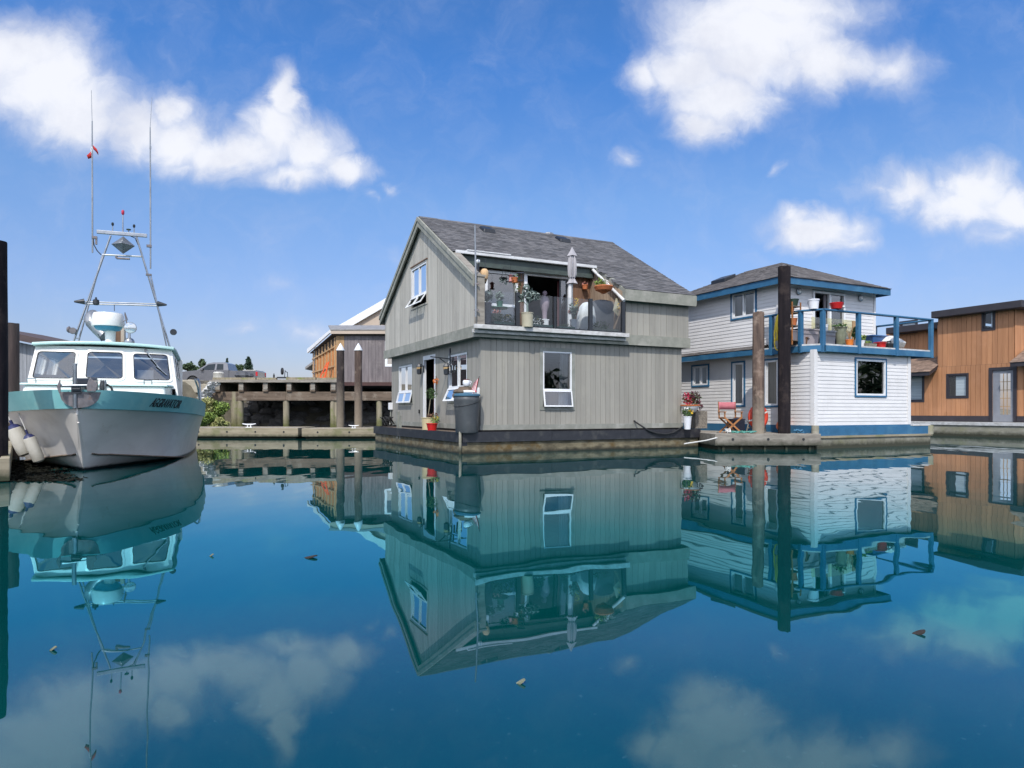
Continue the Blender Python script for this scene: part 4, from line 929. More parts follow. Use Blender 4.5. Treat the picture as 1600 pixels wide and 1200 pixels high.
m = M(); rock(m, (0, 0, .17), .38, random.Random(4)); rock(m, (.3, .1, .14), .3, random.Random(5)); m.build('tarpaulin', 'fabric_dark', t)
Y = 40.7; m = M(); m.box(-.42, .42, -.1, .2, 0, .06); o = m.build('board_offcut', 'trim_white'); tag(o, 'short white board lying in a gap of the wharf rail', 'board', loc=(X(417, Y), Y, Z(593, Y)))
Y = 41.0; t = M(); t.lathe([(.055, 0), (.055, .2), (.02, .25), (.02, .3)], n=10); o = t.build('gas_canister', 'rubber'); tag(o, 'tiny black canister on the wharf rail beside the wheeled cart', 'canister', loc=(X(428, Y), Y, Z(591, Y)))

# pickup truck
TY = 55.0; tx = X(288, TY); TL = 6.25; tz = Z(604.3, TY)
tk = thing('pickup_truck', 'dark grey extended cab pickup parked on the bank above the wharf', 'pickup truck', (tx, TY, tz))
def side(poly, y0, y1, m): m.prism(poly, lambda x, z: (x, y0, z), lambda x, z: (x, y1, z))
hood = [(0.05, .62), (0.0, .80), (0.06, 1.06), (.32, 1.16), (1.25, 1.25), (1.45, 1.28), (3.95, 1.28), (3.95, 1.24), (6.15, 1.24), (6.22, 1.20), (6.25, .62), (6.1, .5)]
def arch(cx, r, n=9): return [(cx + r * math.cos(a), .38 + r * math.sin(a)) for a in [math.pi * k / n for k in range(n + 1)]]
poly = hood + [(5.55, .45)] + arch(5.05, .48) + [(4.4, .42), (1.62, .42)] + arch(1.12, .48) + [(.45, .5)]
m = M(); side(poly, -.98, .98, m); m.build('body', 'truck_paint', tk, bevel=.04)
cab = [(1.42, 1.26), (2.25, 1.83), (2.6, 1.92), (3.55, 1.93), (3.80, 1.84), (3.98, 1.26)]
m = M(); m.prism(cab, lambda x, z: (x, -.98 + .28 * (z - 1.26) / .67, z), lambda x, z: (x, .98 - .28 * (z - 1.26) / .67, z)); m.build('cab', 'truck_paint', tk, bevel=.035)
yy = lambda z: -.985 - .012 + .28 * (z - 1.26) / .67
for poly in ([(1.72, 1.30), (2.3, 1.74), (2.85, 1.80), (2.85, 1.30)], [(3.0, 1.32), (3.0, 1.79), (3.48, 1.78), (3.56, 1.32)]):
    m = M(); m.prism(poly, lambda x, z: (x, yy(z), z), lambda x, z: (x, yy(z) + .02, z)); m.build('side_window', 'truck_glass', tk)
    m = M(); m.prism(poly, lambda x, z: (x, -yy(z), z), lambda x, z: (x, -yy(z) - .02, z)); m.build('side_window', 'truck_glass', tk)
for cx in (1.12, 5.05):
    for s_ in (-1, 1):
        m = M(); m.lathe([(.27, -.12), (.38, -.11), (.395, 0), (.38, .11), (.27, .12)], (cx, s_ * .86, .39), 22, ax=lambda x, y, z: (x, z, y)); w = m.build('wheel', 'rubber', tk, smooth=True)
        m = M(); m.lathe([(.25, -.125), (.10, -.10), (.04, -.14)], (cx, s_ * .86, .39), 14, ax=lambda x, y, z: (x, -s_ * -z if s_ < 0 else -z, y)); m.build('rim', 'alu', w)
m = M(); m.box(6.12, 6.262, -.985, -.80, .82, 1.16); m.build('tail_light', 'tail_red', tk, bevel=.02)
m = M(); m.box(6.12, 6.262, .80, .985, .82, 1.16); m.build('tail_light', 'tail_red', tk, bevel=.02)
m = M(); m.box(1.78, 2.0, -1.18, -.99, 1.26, 1.44); m.build('wing_mirror', 'truck_paint', tk, bevel=.03)
m = M(); m.box(6.2, 6.36, -.9, .9, .42, .62); m.build('bumper', 'alu', tk, bevel=.03)
m = M(); m.box(3.99, 4.02, -.986, -.975, .6, 1.24); m.box(2.92, 2.945, -.987, -.975, .55, 1.26); m.build('door_seam', 'rubber', tk)
m = M(); m.box(5.05, 6.1, -.9, .9, 1.245, 1.30); m.build('bed_cover', 'fender_white', tk, bevel=.04)
# trees beyond
def bushy(label, u, vt, vb, Y, wpx, mat='crown_green', seed=1, n=420, size=.55):
    t = thing('tree', label, 'tree', (X(u, Y), Y, Z(vb, Y)), 0, 'trees on the far bank')
    h = Z(vt, Y) - Z(vb, Y); w = wpx / FPX * Y / 2; rng = random.Random(seed)
    m = M(); m.lathe([(.09 * h, -1.2), (.06 * h, h * .3), (.02 * h, h * .75)], n=8)
    for k in range(4): a = rng.uniform(0, 6.28); m.tube([(0, 0, h * .3), (w * .5 * math.cos(a), w * .5 * math.sin(a), h * .6)], [.035 * h, .012 * h], 6)
    m.build('trunk', 'bark', t, smooth=True)
    m = M()
    for k in range(7):
        a = rng.uniform(0, 6.28); q = rng.uniform(.1, .62); c = (w * q * math.cos(a), w * q * math.sin(a), h * rng.uniform(.3, .82)); rr_ = rng.uniform(.28, .5)
        m.leaves(c, (w * rr_, w * rr_, h * rr_ * .5), n // 7, size, rng, shell=.2)
    m.build('crown', mat, t, fix=False); return t
def conifer(label, u, vt, vb, Y, wpx, seed=1, mat='needles', tiers=11):
    t = thing('conifer', label, 'conifer', (X(u, Y), Y, Z(vb, Y)), 0)
    h = Z(vt, Y) - Z(vb, Y); w = wpx / FPX * Y / 2; rng = random.Random(seed)
    m = M(); m.lathe([(.03 * h, -1.4), (.005 * h, h)], n=8); m.build('trunk', 'bark', t)
    m = M()
    for i in range(tiers):
        k = i / tiers; z = h * (.06 + .92 * k); r = w * (1 - k) ** .85 * rng.uniform(.75, 1.1) + .05
        for j in range(9):
            a = rng.uniform(0, 6.28); rj = r * rng.uniform(.6, 1.1)
            for s_ in range(5):
                q = rj * (s_ + .5) / 5; c = Vector((q * math.cos(a), q * math.sin(a), z - q * .22 + .08 * h / tiers)); m.leaves(c, (.16 * rj + .06, .16 * rj + .06, .12), 5, .24 + .14 * (1 - k), rng)
    m.build('crown', mat, t, fix=False); return t
bushy('low green tree just beyond the wheelhouse of the boat', 293, 568, 586, 95, 26, seed=1)
bushy('round green tree over the bonnet of the pickup', 317, 560.5, 584, 100, 17, seed=2)
bushy('low dark tree between the boat and the round tree', 304, 571, 586, 110, 22, seed=3)
bushy('low tree seen over the pickup bed', 371, 570, 586, 100, 24, seed=4)
bushy('low pale tree at the front of the pickup', 333, 571.5, 586, 120, 18, seed=9)
conifer('young spruce standing behind the pickup bed', 388, 556, 586, 85, 21, 5)
conifer('thin spruce tip poking over the pickup cab roof', 355, 558, 586, 120, 8, 6)
conifer('dark spruce between the boat and the pickup bonnet', 299, 563.5, 586, 120, 8, 7)
# bushes on the bank
def bush(label, u, v, Y, rx, rz, mat, seed, n=1700, size=.20):
    t = thing('bush', label, 'bush', (X(u, Y), Y, Z(v, Y) - rz), 0, 'bushes on the bank beside the wharf')
    rng = random.Random(seed); m = M()
    for k in range(6): a = rng.uniform(0, 6.28); m.tube([(0, 0, -.2), (rx * .5 * math.cos(a), rx * .4 * math.sin(a), rz * 1.1)], [.02, .006], 5)
    m.build('stems', 'bark', t)
    m = M()
    for k in range(9):
        a = rng.uniform(0, 6.28); q = rng.uniform(0, .75); m.leaves((rx * q * math.cos(a), rx * q * math.sin(a), rz * (1 + rng.uniform(-.7, .7) * (1 - q * .4))), (rx * .38, rx * .38, rz * .4), n // 9, size, rng, shell=.1)
    m.build('leaves', mat, t, fix=False); return t
bush('yellow green bush with pale blossom on the bank, topmost of the three', 325, 637, 38.2, .95, .62, 'leaf_dry', 1)
bush('bright green bush low on the bank beside the boat hull', 322, 657, 37.2, .62, .55, 'leaf_light', 2)
bush('dry tan bush on the bank beside the first wharf post', 342, 660, 37.0, .52, .40, 'leaf_dry', 3)
bush('deep green bush on the bank under the white sheeting', 334, 646, 38.6, .9, .75, 'leaf_light', 4)
# ================================================================ fishing boat
BA = math.atan2(.41, .912)
BF = Frame((-7.61, 12.1, 0), BA)          # x to port (towards the houses), y aft
bt = thing('fishing_boat', 'white fishing boat with a teal sheer stripe, wheelhouse and tall steel mast frame', 'fishing boat', BF.o, BA)
def lerp(tab, y):
    for (a, b) in zip(tab, tab[1:]):
        if y <= b[0]:
            k = (y - a[0]) / (b[0] - a[0]); k = max(0, k); return [p + (q - p) * k for p, q in zip(a[1:], b[1:])]
    return list(tab[-1][1:])
#       y     sheer w, z  | band foot w, z | chine w, z | keel z
ST = [(-.66, .04, 1.42, .03, 1.10, .02, 1.04, 1.0),
      (-.5, .42, 1.415, .30, 1.095, .03, .80, .78),
      (-.25, .74, 1.405, .56, 1.085, .05, .46, .42),
      (0.0, .98, 1.395, .78, 1.075, .12, .30, .02),
      (.4, 1.24, 1.38, 1.05, 1.06, .38, .255, -.16),
      (.9, 1.46, 1.365, 1.30, 1.045, .70, .20, -.25),
      (1.6, 1.66, 1.345, 1.55, 1.02, 1.06, .13, -.32),
      (2.6, 1.82, 1.315, 1.75, .99, 1.37, .05, -.38),
      (4.0, 1.91, 1.28, 1.87, .95, 1.57, -.02, -.42),
      (6.0, 1.95, 1.235, 1.92, .915, 1.68, -.06, -.45),
      (8.5, 1.90, 1.21, 1.875, .90, 1.70, -.07, -.45),
      (11.0, 1.78, 1.22, 1.755, .91, 1.60, -.06, -.42)]
YS = [-.66, -.62, -.56, -.5, -.42, -.34, -.25, -.16, -.08, 0, .13, .26, .4, .6, .9, 1.2, 1.6, 2.1, 2.6, 3.2, 4, 5, 6, 7.2, 8.5, 9.8, 11]
def cat_(y):
    i = max(k for k in range(len(ST)) if ST[k][0] <= y + 1e-9); i = min(i, len(ST) - 2)
    p0, p1, p2, p3 = ST[max(i - 1, 0)], ST[i], ST[i + 1], ST[min(i + 2, len(ST) - 1)]
    h = p2[0] - p1[0]; t = (y - p1[0]) / h; out = []
    for c in range(1, 8):
        m1 = (p2[c] - p0[c]) / (p2[0] - p0[0]) * h; m2 = (p3[c] - p1[c]) / (p3[0] - p1[0]) * h
        out.append((2 * t ** 3 - 3 * t * t + 1) * p1[c] + (t ** 3 - 2 * t * t + t) * m1 + (-2 * t ** 3 + 3 * t * t) * p2[c] + (t ** 3 - t * t) * m2)
    return out
NS = 9
hull = M(); bott = M(); band = M(); capm = M(); deckm = M()
def side_rows(y, s):
    ws, zs, wb, zb, wc, zc, zk = cat_(y)
    pts = []
    for i in range(NS + 1):
        k = i / NS; w = wc + (wb - wc) * (.62 * k + .38 * k ** 2.6); pts.append((s * w, y, zc + (zb - zc) * k))
    return pts, (s * wb, y, zb), (s * ws, y, zs), (s * wc, y, zc), (0, y, zk)
for s in (-1, 1):
    rows = [side_rows(y, s) for y in YS]; n = len(YS)
    vs = [p for r in rows for p in r[0]]; fs = []
    for i in range(n - 1):
        for j in range(NS): a = i * (NS + 1) + j; fs.append((a, a + NS + 1, a + NS + 2, a + 1))
    hull.add(vs, fs)
    vs = [p for r in rows for p in (r[3], r[4])]; fs = [(2 * i, 2 * i + 1, 2 * i + 3, 2 * i + 2) for i in range(n - 1)]
    hull.add([p if True else p for p in vs], fs)
    o_ = lambda p, d: (p[0] + s * d, p[1] - d * .3, p[2])
    vs = []; fs = []
    for r in rows:
        a, b = r[1], r[2]; vs += [o_(a, .0), o_((a[0], a[1], a[2]), .03), o_(b, .03), o_(b, -.05)]
    for i in range(n - 1):
        for j in range(3): fs.append((4 * i + j, 4 * i + j + 1, 4 * i + 4 + j + 1, 4 * i + 4 + j))
    band.add(vs, fs)
    vs = []; fs = []
    for r in rows: b = r[2]; vs += [o_((b[0], b[1], b[2] - .12), -.05), (0, b[1], b[2] - .10)]
    deckm.add(vs, [(2 * i, 2 * i + 1, 2 * i + 3, 2 * i + 2) for i in range(n - 1)])
e = [cat_(11.0)]; ws, zs, wb, zb, wc, zc, zk = e[0]
hull.add([(-ws, 11, zs), (ws, 11, zs), (wb, 11, zb), (wc, 11, zc), (0, 11, zk), (-wc, 11, zc), (-wb, 11, zb)], [tuple(range(7))])
hull.build('hull', 'hull_white', bt, smooth=2)
band.build('sheer_stripe', 'teal_paint', bt, smooth=True)
deckm.build('deck', 'teal_roof', bt, smooth=2)
# chine strip: thin dark line
for s in (-1, 1):
    m = M(); m.tube([(s * (cat_(y)[4] + .012), y - .012, cat_(y)[5]) for y in YS[9:]], .014, 6); m.build('chine_strip', 'beam_wood', bt, smooth=True)
m = M(); m.tube([(0, y - .012, cat_(y)[6]) for y in YS[2:14]] , .016, 6); m.tube([(0, -.665, 1.0), (0, -.675, 1.40)], .02, 6); m.build('stem_band', 'hull_white', bt, smooth=True)
# fore trunk cabin
TW = 1.30
m = M(); m.hexa([(-TW * .95, 1.5, 1.15), (TW * .95, 1.5, 1.15), (TW, 2.9, 1.15), (-TW, 2.9, 1.15)], [(-TW * .93, 1.55, 1.565), (TW * .93, 1.55, 1.565), (TW, 2.9, 1.60), (-TW, 2.9, 1.60)]); m.build('fore_cabin', 'boat_white', bt, bevel=.05)
m = M(); m.hexa([(-TW * .97, 1.50, 1.566), (TW * .97, 1.50, 1.566), (TW * 1.03, 2.85, 1.60), (-TW * 1.03, 2.85, 1.60)], [(-TW * .96, 1.52, 1.60), (TW * .96, 1.52, 1.60), (TW * 1.02, 2.85, 1.635), (-TW * 1.02, 2.85, 1.635)]); m.build('fore_cabin_top', 'teal_roof', bt, bevel=.012)
# wheelhouse
CW0, CW1, CY0, CY1, CZ0, CZ1 = 1.40, 1.28, 2.72, 3.0, 1.55, 2.44
def front(c, d, z):                       # c across (-1..1 scaled), outward d, height z
    k = (z - CZ0) / (CZ1 - CZ0); w = CW0 + (CW1 - CW0) * k; bow = .16 * (1 - c * c)
    return (c * w, CY0 + (CY1 - CY0) * k - d - bow, z)
def sidew(s):
    def f(c, d, z):
        k = (z - CZ0) / (CZ1 - CZ0); w = CW0 + (CW1 - CW0) * k; y0 = CY0 + (CY1 - CY0) * k
        return (s * (w + d), y0 + c, z)
    return f
BZ = lambda v, Y=14.5: Z(v, Y)
wins = [(-.955, -.40, 1.725, 2.33), (-.255, .265, 1.74, 2.345), (.40, .93, 1.725, 2.335)]
m = M()
E = sorted({-1, 1, *[w[k] for w in wins for k in (0, 1)], -.7, 0, .66})
def wallpatch(m, tf, E, z0, z1, holes, d=.0, th=.04):
    m.tf = tf
    for a, b in zip(E, E[1:]):
        mid = (a + b) / 2; cur = z0; hs = [h for h in holes if h[0] < mid < h[1]]
        for h in hs: m.hexa([(a, d - th, cur), (b, d - th, cur), (b, d, cur), (a, d, cur)], [(a, d - th, h[2]), (b, d - th, h[2]), (b, d, h[2]), (a, d, h[2])]); cur = h[3]
        m.hexa([(a, d - th, cur), (b, d - th, cur), (b, d, cur), (a, d, cur)], [(a, d - th, z1), (b, d - th, z1), (b, d, z1), (a, d, z1)])
wallpatch(m, front, E, CZ0, CZ1, wins)
swins = [(.28, 1.15, 1.85, 2.30), (1.4, 2.5, 1.85, 2.30)]
for s in (-1, 1):
    wallpatch(m, sidew(s), sorted({0, 3.6, *[w[k] for w in swins for k in (0, 1)]}), CZ0 - .4, CZ1, swins)
m.tf = None; m.box(-CW0, CW0, CY0 + 3.62, CY0 + 3.66, 1.2, CZ1); m.build('wheelhouse', 'boat_white', bt)
def rrect(a, b, z0, z1, r, rz, n=4):
    P = []
    for (cx, cz, a0) in ((b - r, z1 - rz, 0), (a + r, z1 - rz, 90), (a + r, z0 + rz, 180), (b - r, z0 + rz, 270)):
        for i in range(n + 1): t = rad(a0 + 90 * i / n); P.append((cx + r * math.cos(t), cz + rz * math.sin(t)))
    return P
def portlight(tf, w, r, name='windscreen'):
    a, b, z0, z1 = w; fx = .028 / CW0 if abs(a) < 1.01 and b - a < .8 else .03
    inn = rrect(a + fx, b - fx, z0 + .03, z1 - .03, r, .05); out = rrect(a - fx * 1.2, b + fx * 1.2, z0 - .03, z1 + .03, r * 1.5, .08); n = len(inn)
    mid = rrect(a + fx * .4, b - fx * .4, z0 + .012, z1 - .012, r * 1.2, .06)
    m = M(tf); vs = [(x, .018, z) for x, z in out] + [(x, .026, z) for x, z in mid] + [(x, -.03, z) for x, z in mid] + [(x, .0, z) for x, z in out]; fs = []
    for i in range(n):
        j = (i + 1) % n
        for k in range(4): k2 = (k + 1) % 4; fs.append((k * n + i, k * n + j, k2 * n + j, k2 * n + i))
    m.add(vs, fs); o = m.build(name, 'boat_white', bt, smooth=True)
    m = M(tf); vs = [(x, .02, z) for x, z in mid] + [(x, .02, z) for x, z in inn]; m.add(vs, [(i, (i + 1) % n, n + (i + 1) % n, n + i) for i in range(n)]); m.build('gasket', 'rubber', o, fix=False)
    m = M(tf); ctr = ((a + b) / 2, (z0 + z1) / 2); vs = [(x, .012, z) for x, z in inn] + [(ctr[0], .012, ctr[1])]; m.add(vs, [(i, (i + 1) % n, n) for i in range(n)]); m.build('pane', 'pane_boat', o, fix=False)
for w in wins: portlight(front, w, .05)
for s in (-1, 1):
    for w in swins: portlight(sidew(s), w, .08, 'side_window')
m = M(); m.box(-1.2, 1.2, CY0 + .55, CY0 + .6, 1.6, 1.84); m.box(-1.2, 1.2, CY0 + .25, CY0 + 3.5, 1.50, 1.54); m.box(-1.2, 1.2, CY0 + 3.4, CY0 + 3.5, 1.5, 2.4); m.build('dashboard', 'interior_light', bt)
m = M(); m.box(.58, .90, CY0 + .45, CY0 + .50, 1.62, 1.98); m.build('chart_board', 'trim_white', bt)
# roof
RZ0 = 2.44
m = M()
def rf(x, y, z): return (x, y, z + .065 * (1 - (x / 1.45) ** 2))
nx, ny = 14, 6; vs = []; fs = []
for lay in (0, 1):
    for j in range(ny + 1):
        for i in range(nx + 1):
            x = -1 + 2 * i / nx; y = CY1 - .13 + 3.6 * j / ny; W_ = 1.36 - (.03 if j == 0 else 0); yy = y - (.16 * (1 - x * x)) * (1 if j < 2 else 0)
            vs.append(rf(x * W_, yy, RZ0 - .015 + .06 * lay))
q = (nx + 1) * (ny + 1)
for j in range(ny):
    for i in range(nx): a = j * (nx + 1) + i; fs += [(a, a + 1, a + nx + 2, a + nx + 1), (q + a, q + a + nx + 1, q + a + nx + 2, q + a + 1)]
for i in range(nx): a = i; b = ny * (nx + 1) + i; fs += [(a, a + q, a + q + 1, a + 1), (b, b + 1, b + 1 + q, b + q)]
for j in range(ny): a = j * (nx + 1); b = a + nx; fs += [(a, a + nx + 1, a + nx + 1 + q, a + q), (b, b + q, b + nx + 1 + q, b + nx + 1)]
m.add(vs, fs); m.build('wheelhouse_roof', 'teal_roof', bt, bevel=.015)
# wiper
m = M(front); m.tube([(.60, .05, 2.40), (.68, .06, 2.22), (.80, .045, 1.98)], .011, 6); m.tube([(.74, .05, 2.06), (.88, .04, 1.86)], .009, 6); m.build('wiper', 'steel', bt)
m = M(front); m.box(.58, .62, .0, .06, 2.385, 2.42); m.build('wiper_motor', 'dull_steel', bt)
# mast frame
def bp(u, v, y):                          # a surveyed point in the boat's cross plane y
    return BF.hit(u, v, 1, y)
MY = 6.1; c = .04
L0, L1 = bp(108, 536, MY), bp(173, 368, MY); Rr0, Rr1 = bp(270, 537, MY), bp(213, 369, MY)
L0[2] = Rr0[2] = 2.5
m = M(); m.tube([L0, L1], .024, 8); l2 = bp(117, 536, MY); l2[2] = 2.5; m.tube([l2, bp(160, 399, MY)], .02, 8)
for k in (.13, .29, .46, .60, .74): a = L0.lerp(L1, k); b = l2.lerp(bp(160, 399, MY), min(1, k * 1.22)); m.tube([a, b], .013, 6)
mast = m.build('mast_leg', 'steel', bt, smooth=True)
m = M(); m.tube([Rr0, Rr1], .024, 8); r2 = bp(264, 536, MY); r2[2] = 2.5; m.tube([r2, bp(236, 432, MY)], .018, 8); m.build('mast_leg', 'steel', bt, smooth=True)
m = M(); m.bar(bp(151, 362, MY), bp(230, 368.5, MY), .07, .09); m.build('mast_head', 'steel', bt, bevel=.01)
m = M(); m.tube([bp(160, 398, MY), bp(221, 401, MY)], .024, 8); m.build('cross_bar', 'steel', bt, smooth=True)
m = M(); m.tube([bp(132, 471.5, MY), bp(249, 475, MY)], .016, 8); m.tube([bp(132, 474.5, MY), bp(152, 475.5, MY), bp(190, 476, MY), bp(248, 478, MY)], .020, 8); m.build('cross_bar', 'alu', bt, smooth=True)
def spike(u, v0, v1, r, name, mat='alu', tip=None):
    m = M(); m.tube([bp(u, v0, MY), bp(u, v1, MY)], r, 6); o = m.build(name, mat, bt)
    if tip: m = M(); m.lathe([(tip[0] * .4, 0), (tip[0], tip[1] * .25), (tip[0], tip[1] * .8), (tip[0] * .5, tip[1])], bp(u, v1, MY), 10); m.build('tip', tip[2], o, smooth=True)
spike(192, 366, 336, .016, 'light_pole', 'steel', (.035, .13, 'petal_red'))
spike(176, 362, 353, .012, 'gps_aerial', 'alu', (.03, .09, 'dark_metal')); spike(209.5, 365, 356, .012, 'gps_aerial', 'alu', (.03, .09, 'dark_metal')); spike(201, 364, 360, .012, 'gps_aerial', 'alu', (.055, .04, 'dark_green'))
# long whips, with their brackets
for (u, vb, vm, vt, lean) in ((144.5, 395, 189, 141, -1.2), (235.2, 420, 199, 152, 3)):
    m = M(); m.tube([bp(u, vb, MY), bp(u - .2, 300, MY), bp(u - .6, vm, MY)], [.02, .02, .014], 8); m.tube([bp(u - .6, vm, MY), bp(u - .6 + lean, vt, MY)], [.007, .005], 6); m.lathe([(.022, 0), (.022, .08)], bp(u - .3, 233, MY), 8); m.build('whip_aerial', 'alu', bt, smooth=True)
m = M(); m.box(*sorted((bp(143.5, 0, MY)[0], bp(152, 0, MY)[0])), MY - .04, MY + .04, bp(0, 360, MY)[2], bp(0, 356, MY)[2]); m.box(bp(149, 0, MY)[0], bp(152, 0, MY)[0], MY - .03, MY + .03, bp(0, 369, MY)[2], bp(0, 356, MY)[2]); m.box(*sorted((bp(229, 0, MY)[0], bp(237, 0, MY)[0])), MY - .04, MY + .04, bp(0, 366, MY)[2], bp(0, 362, MY)[2]); m.box(*sorted((bp(228, 0, MY)[0], bp(237, 0, MY)[0])), MY - .04, MY + .04, bp(0, 414, MY)[2], bp(0, 411, MY)[2]); m.build('aerial_bracket', 'dull_steel', bt)
m = M(); m.tube([bp(145.5, 372, MY), bp(147, 383, MY), bp(152, 392, MY), bp(158, 398, MY)], .012, 6); m.tube([bp(204, 369, MY), bp(211, 372, MY), bp(216, 383, MY)], .01, 6); m.build('cable', 'rubber', bt, smooth=True)
# radar reflector
C_ = bp(192.5, 383, MY); m = M(); r = .27
vs = [(C_[0] + r, C_[1], C_[2]), (C_[0], C_[1] + r, C_[2]), (C_[0] - r, C_[1], C_[2]), (C_[0], C_[1] - r, C_[2]), (C_[0], C_[1], C_[2] + .23), (C_[0], C_[1], C_[2] - .23)]
m.add(vs, [(0, 1, 4), (1, 2, 4), (2, 3, 4), (3, 0, 4), (1, 0, 5), (2, 1, 5), (3, 2, 5), (0, 3, 5)]); m.tube([(C_[0], C_[1], C_[2] + .2), (C_[0], C_[1], bp(0, 364, MY)[2])], .014, 6); m.build('radar_reflector', 'alu', bt)
m = M(); A = bp(182, 403.5, MY); B = bp(203, 404.5, MY); m.tube([A, B], .028, 8); m.tube([A, A + Vector((-.001, 0, .05))], .03, 8); m.build('deck_light_bar', 'dull_steel', bt)
# horns and floodlights on the lower bar
for (u, v, sgn) in ((128, 471, -1), (250, 475, 1)):
    A = bp(u, v, MY); m = M(); m.tube([A + Vector((-sgn * .05, 0, 0)), A + Vector((sgn * .13, -.05, -.02)), A + Vector((sgn * .16, -.06, -.02))], [.075, .03, .02], 12); m.build('loud_hailer', 'dark_metal', bt, smooth=True)
A = bp(150, 473, MY); m = M(); m.lathe([(.03, .09), (.07, .07), (.075, -.03), (.05, -.06)], A, 12); m.lathe([(.03, .07), (.02, .14)], A, 8); m.build('mast_lamp', 'dark_metal', bt, smooth=True)
for (u, v, mat) in ((114, 517, 'dull_steel'), (271, 519, 'dark_metal')):
    A = bp(u, v, MY - .08); m = M(); m.lathe([(.075, -.07), (.085, -.02), (.075, .06), (.04, .10)], A, 14, ax=lambda x, y, z: (x, z, y)); o = m.build('floodlight', mat, bt, smooth=True)
A = bp(108, 515, MY); m = M(); m.lathe([(.05, -.05), (.09, 0), (.04, .05)], A, 12, ax=lambda x, y, z: (z, y, x)); m.build('floodlight', 'dull_steel', bt)
# radar scanner
RY_ = 4.3; C_ = bp(168.5, 500, RY_); rr_ = (bp(195, 500, RY_)[0] - bp(143, 500, RY_)[0]) / 2
zt_, zb_ = bp(0, 484, RY_)[2] + .05, bp(0, 503, RY_)[2]; cx = (bp(195, 500, RY_)[0] + bp(143, 500, RY_)[0]) / 2
m = M(); m.lathe([(rr_ * 1.0, 0), (rr_ * 1.02, .02), (rr_ * .97, (zt_ - zb_) * .75), (rr_ * .90, (zt_ - zb_) * .96), (.05, zt_ - zb_ + .01)], (cx, RY_, zb_), 32); ra = m.build('radar_dome', 'boat_white', bt, smooth=True)
m = M(); m.lathe([(.16, -.10), (rr_ * .70, -.085), (rr_ * .80, -.05), (rr_ * .88, -.002)], (cx, RY_, zb_), 32); m.build('dome_base', 'teal_deep', ra, smooth=True)
m = M(); m.lathe([(.13, 2.50), (.10, 2.62), (.115, zb_ - .10)], (cx + .04, RY_, 0), 16); m.build('pedestal', 'boat_white', ra, smooth=True)
# exhaust: steel elbow and brown stack
A = [bp(158, 521, 4.9), bp(152, 514, 4.9), bp(143, 504, 4.9), bp(141, 497, 5.0), bp(146, 492, 5.2)]
m = M(); m.tube([A[0] + Vector((.10, -.12, -.08)), A[1], A[2], A[3], A[4]], .135, 14, caps=False); m.tube([A[0] + Vector((.095, -.115, -.077)), A[1]], .115, 14); m.build('exhaust_elbow', 'alu', bt, smooth=True)
m = M(); x0, x1 = bp(176, 0, 5.2)[0], bp(190, 0, 5.2)[0]; m.box(x0, x1, 5.0, 5.4, 2.5, bp(0, 507, 5.2)[2]); m.build('exhaust_stack', 'cedar', bt)
m = M(); m.box(x1 + .002, x1 + .07, 5.0, 5.4, 2.5, bp(0, 504, 5.2)[2]); m.tube([bp(158, 516, 5.3), bp(176, 516, 5.3)], .05, 8); m.build('stack_casing', 'tan_wall', bt)
# searchlight
sy = 4.0; A = bp(203.5, 512, sy); m = M(); m.lathe([(.13, -.01), (.135, .03), (.11, .10), (.05, .15)], A, 20, ax=lambda x, y, z: (x, z, y)); se = m.build('searchlight', 'steel', bt, smooth=True)
m = M(); m.lathe([(.12, -.012), (.06, -.03), (.01, -.035)], A, 20, ax=lambda x, y, z: (x, z, y)); m.build('lens', 'lens_grey', se, smooth=True)
B = bp(202, 534, sy); m = M(); m.lathe([(.11, 0), (.11, .05), (.08, .10), (.03, .12), (.025, A[2] - B[2] - .1)], (B[0], sy, B[2] - .03), 16); m.build('searchlight_base', 'steel', se, smooth=True)
m = M(); m.tube([bp(196, 532, sy), bp(195, 522, sy), bp(198, 505, sy), bp(195, 490, sy)], .014, 6); m.tube([bp(192, 502, sy), bp(199.5, 500, sy), bp(195, 488, sy)], .01, 6); m.build('bracket', 'dull_steel', se, smooth=True)
m = M(); m.tube([bp(153, 522, 4.6), bp(159, 534, 4.6)], .008, 5); m.tube([bp(178.5, 476, 5), bp(178.7, 486, 5)], .008, 5); m.build('short_aerial', 'dark_metal', bt)
m = M(); [m.tube([(-1.12 + .1 * k, 4.4, 2.50), (-1.08 + .1 * k, 4.4, 2.60), (-.98 + .1 * k, 4.4, 2.60), (-.94 + .1 * k, 4.4, 2.50)], .012, 5) for k in (0, 1.5)]; m.build('roof_rack', 'alu', bt)
# anchor gear on the bow
FY_ = -.72; ac = lambda u, v: BF.hit(u, v, 1, FY_)
cxx = ac(121, 612)[0]; czz = ac(0, 611.5)[2]; rx = (ac(157, 0)[0] - ac(91, 0)[0]) / 2; rz_h = ac(0, 611.5)[2] - ac(0, 637)[2]
cxx = (ac(157, 0)[0] + ac(91, 0)[0]) / 2
poly = [(cxx + rx * math.cos(math.pi + math.pi * k / 16), czz + rz_h * math.sin(math.pi + math.pi * k / 16)) for k in range(17)]
m = M(); vs = []; fs = []; nq = 16
for i in range(nq + 1):
    x = cxx - rx + 2 * rx * i / nq; q = ((x - cxx) / rx) ** 2; zb2 = czz - rz_h * math.sqrt(max(0, 1 - q)); y = FY_ + .06 * q
    vs += [(x, y, zb2), (x, y, czz + .004), (x, y + .02, czz + .004), (x, y + .02, zb2)]
for i in range(nq):
    for k in range(4): fs.append((4 * i + k, 4 * i + (k + 1) % 4, 4 * i + 4 + (k + 1) % 4, 4 * i + 4 + k))
m.add(vs, fs); m.build('bow_plate', 'dull_steel', bt)
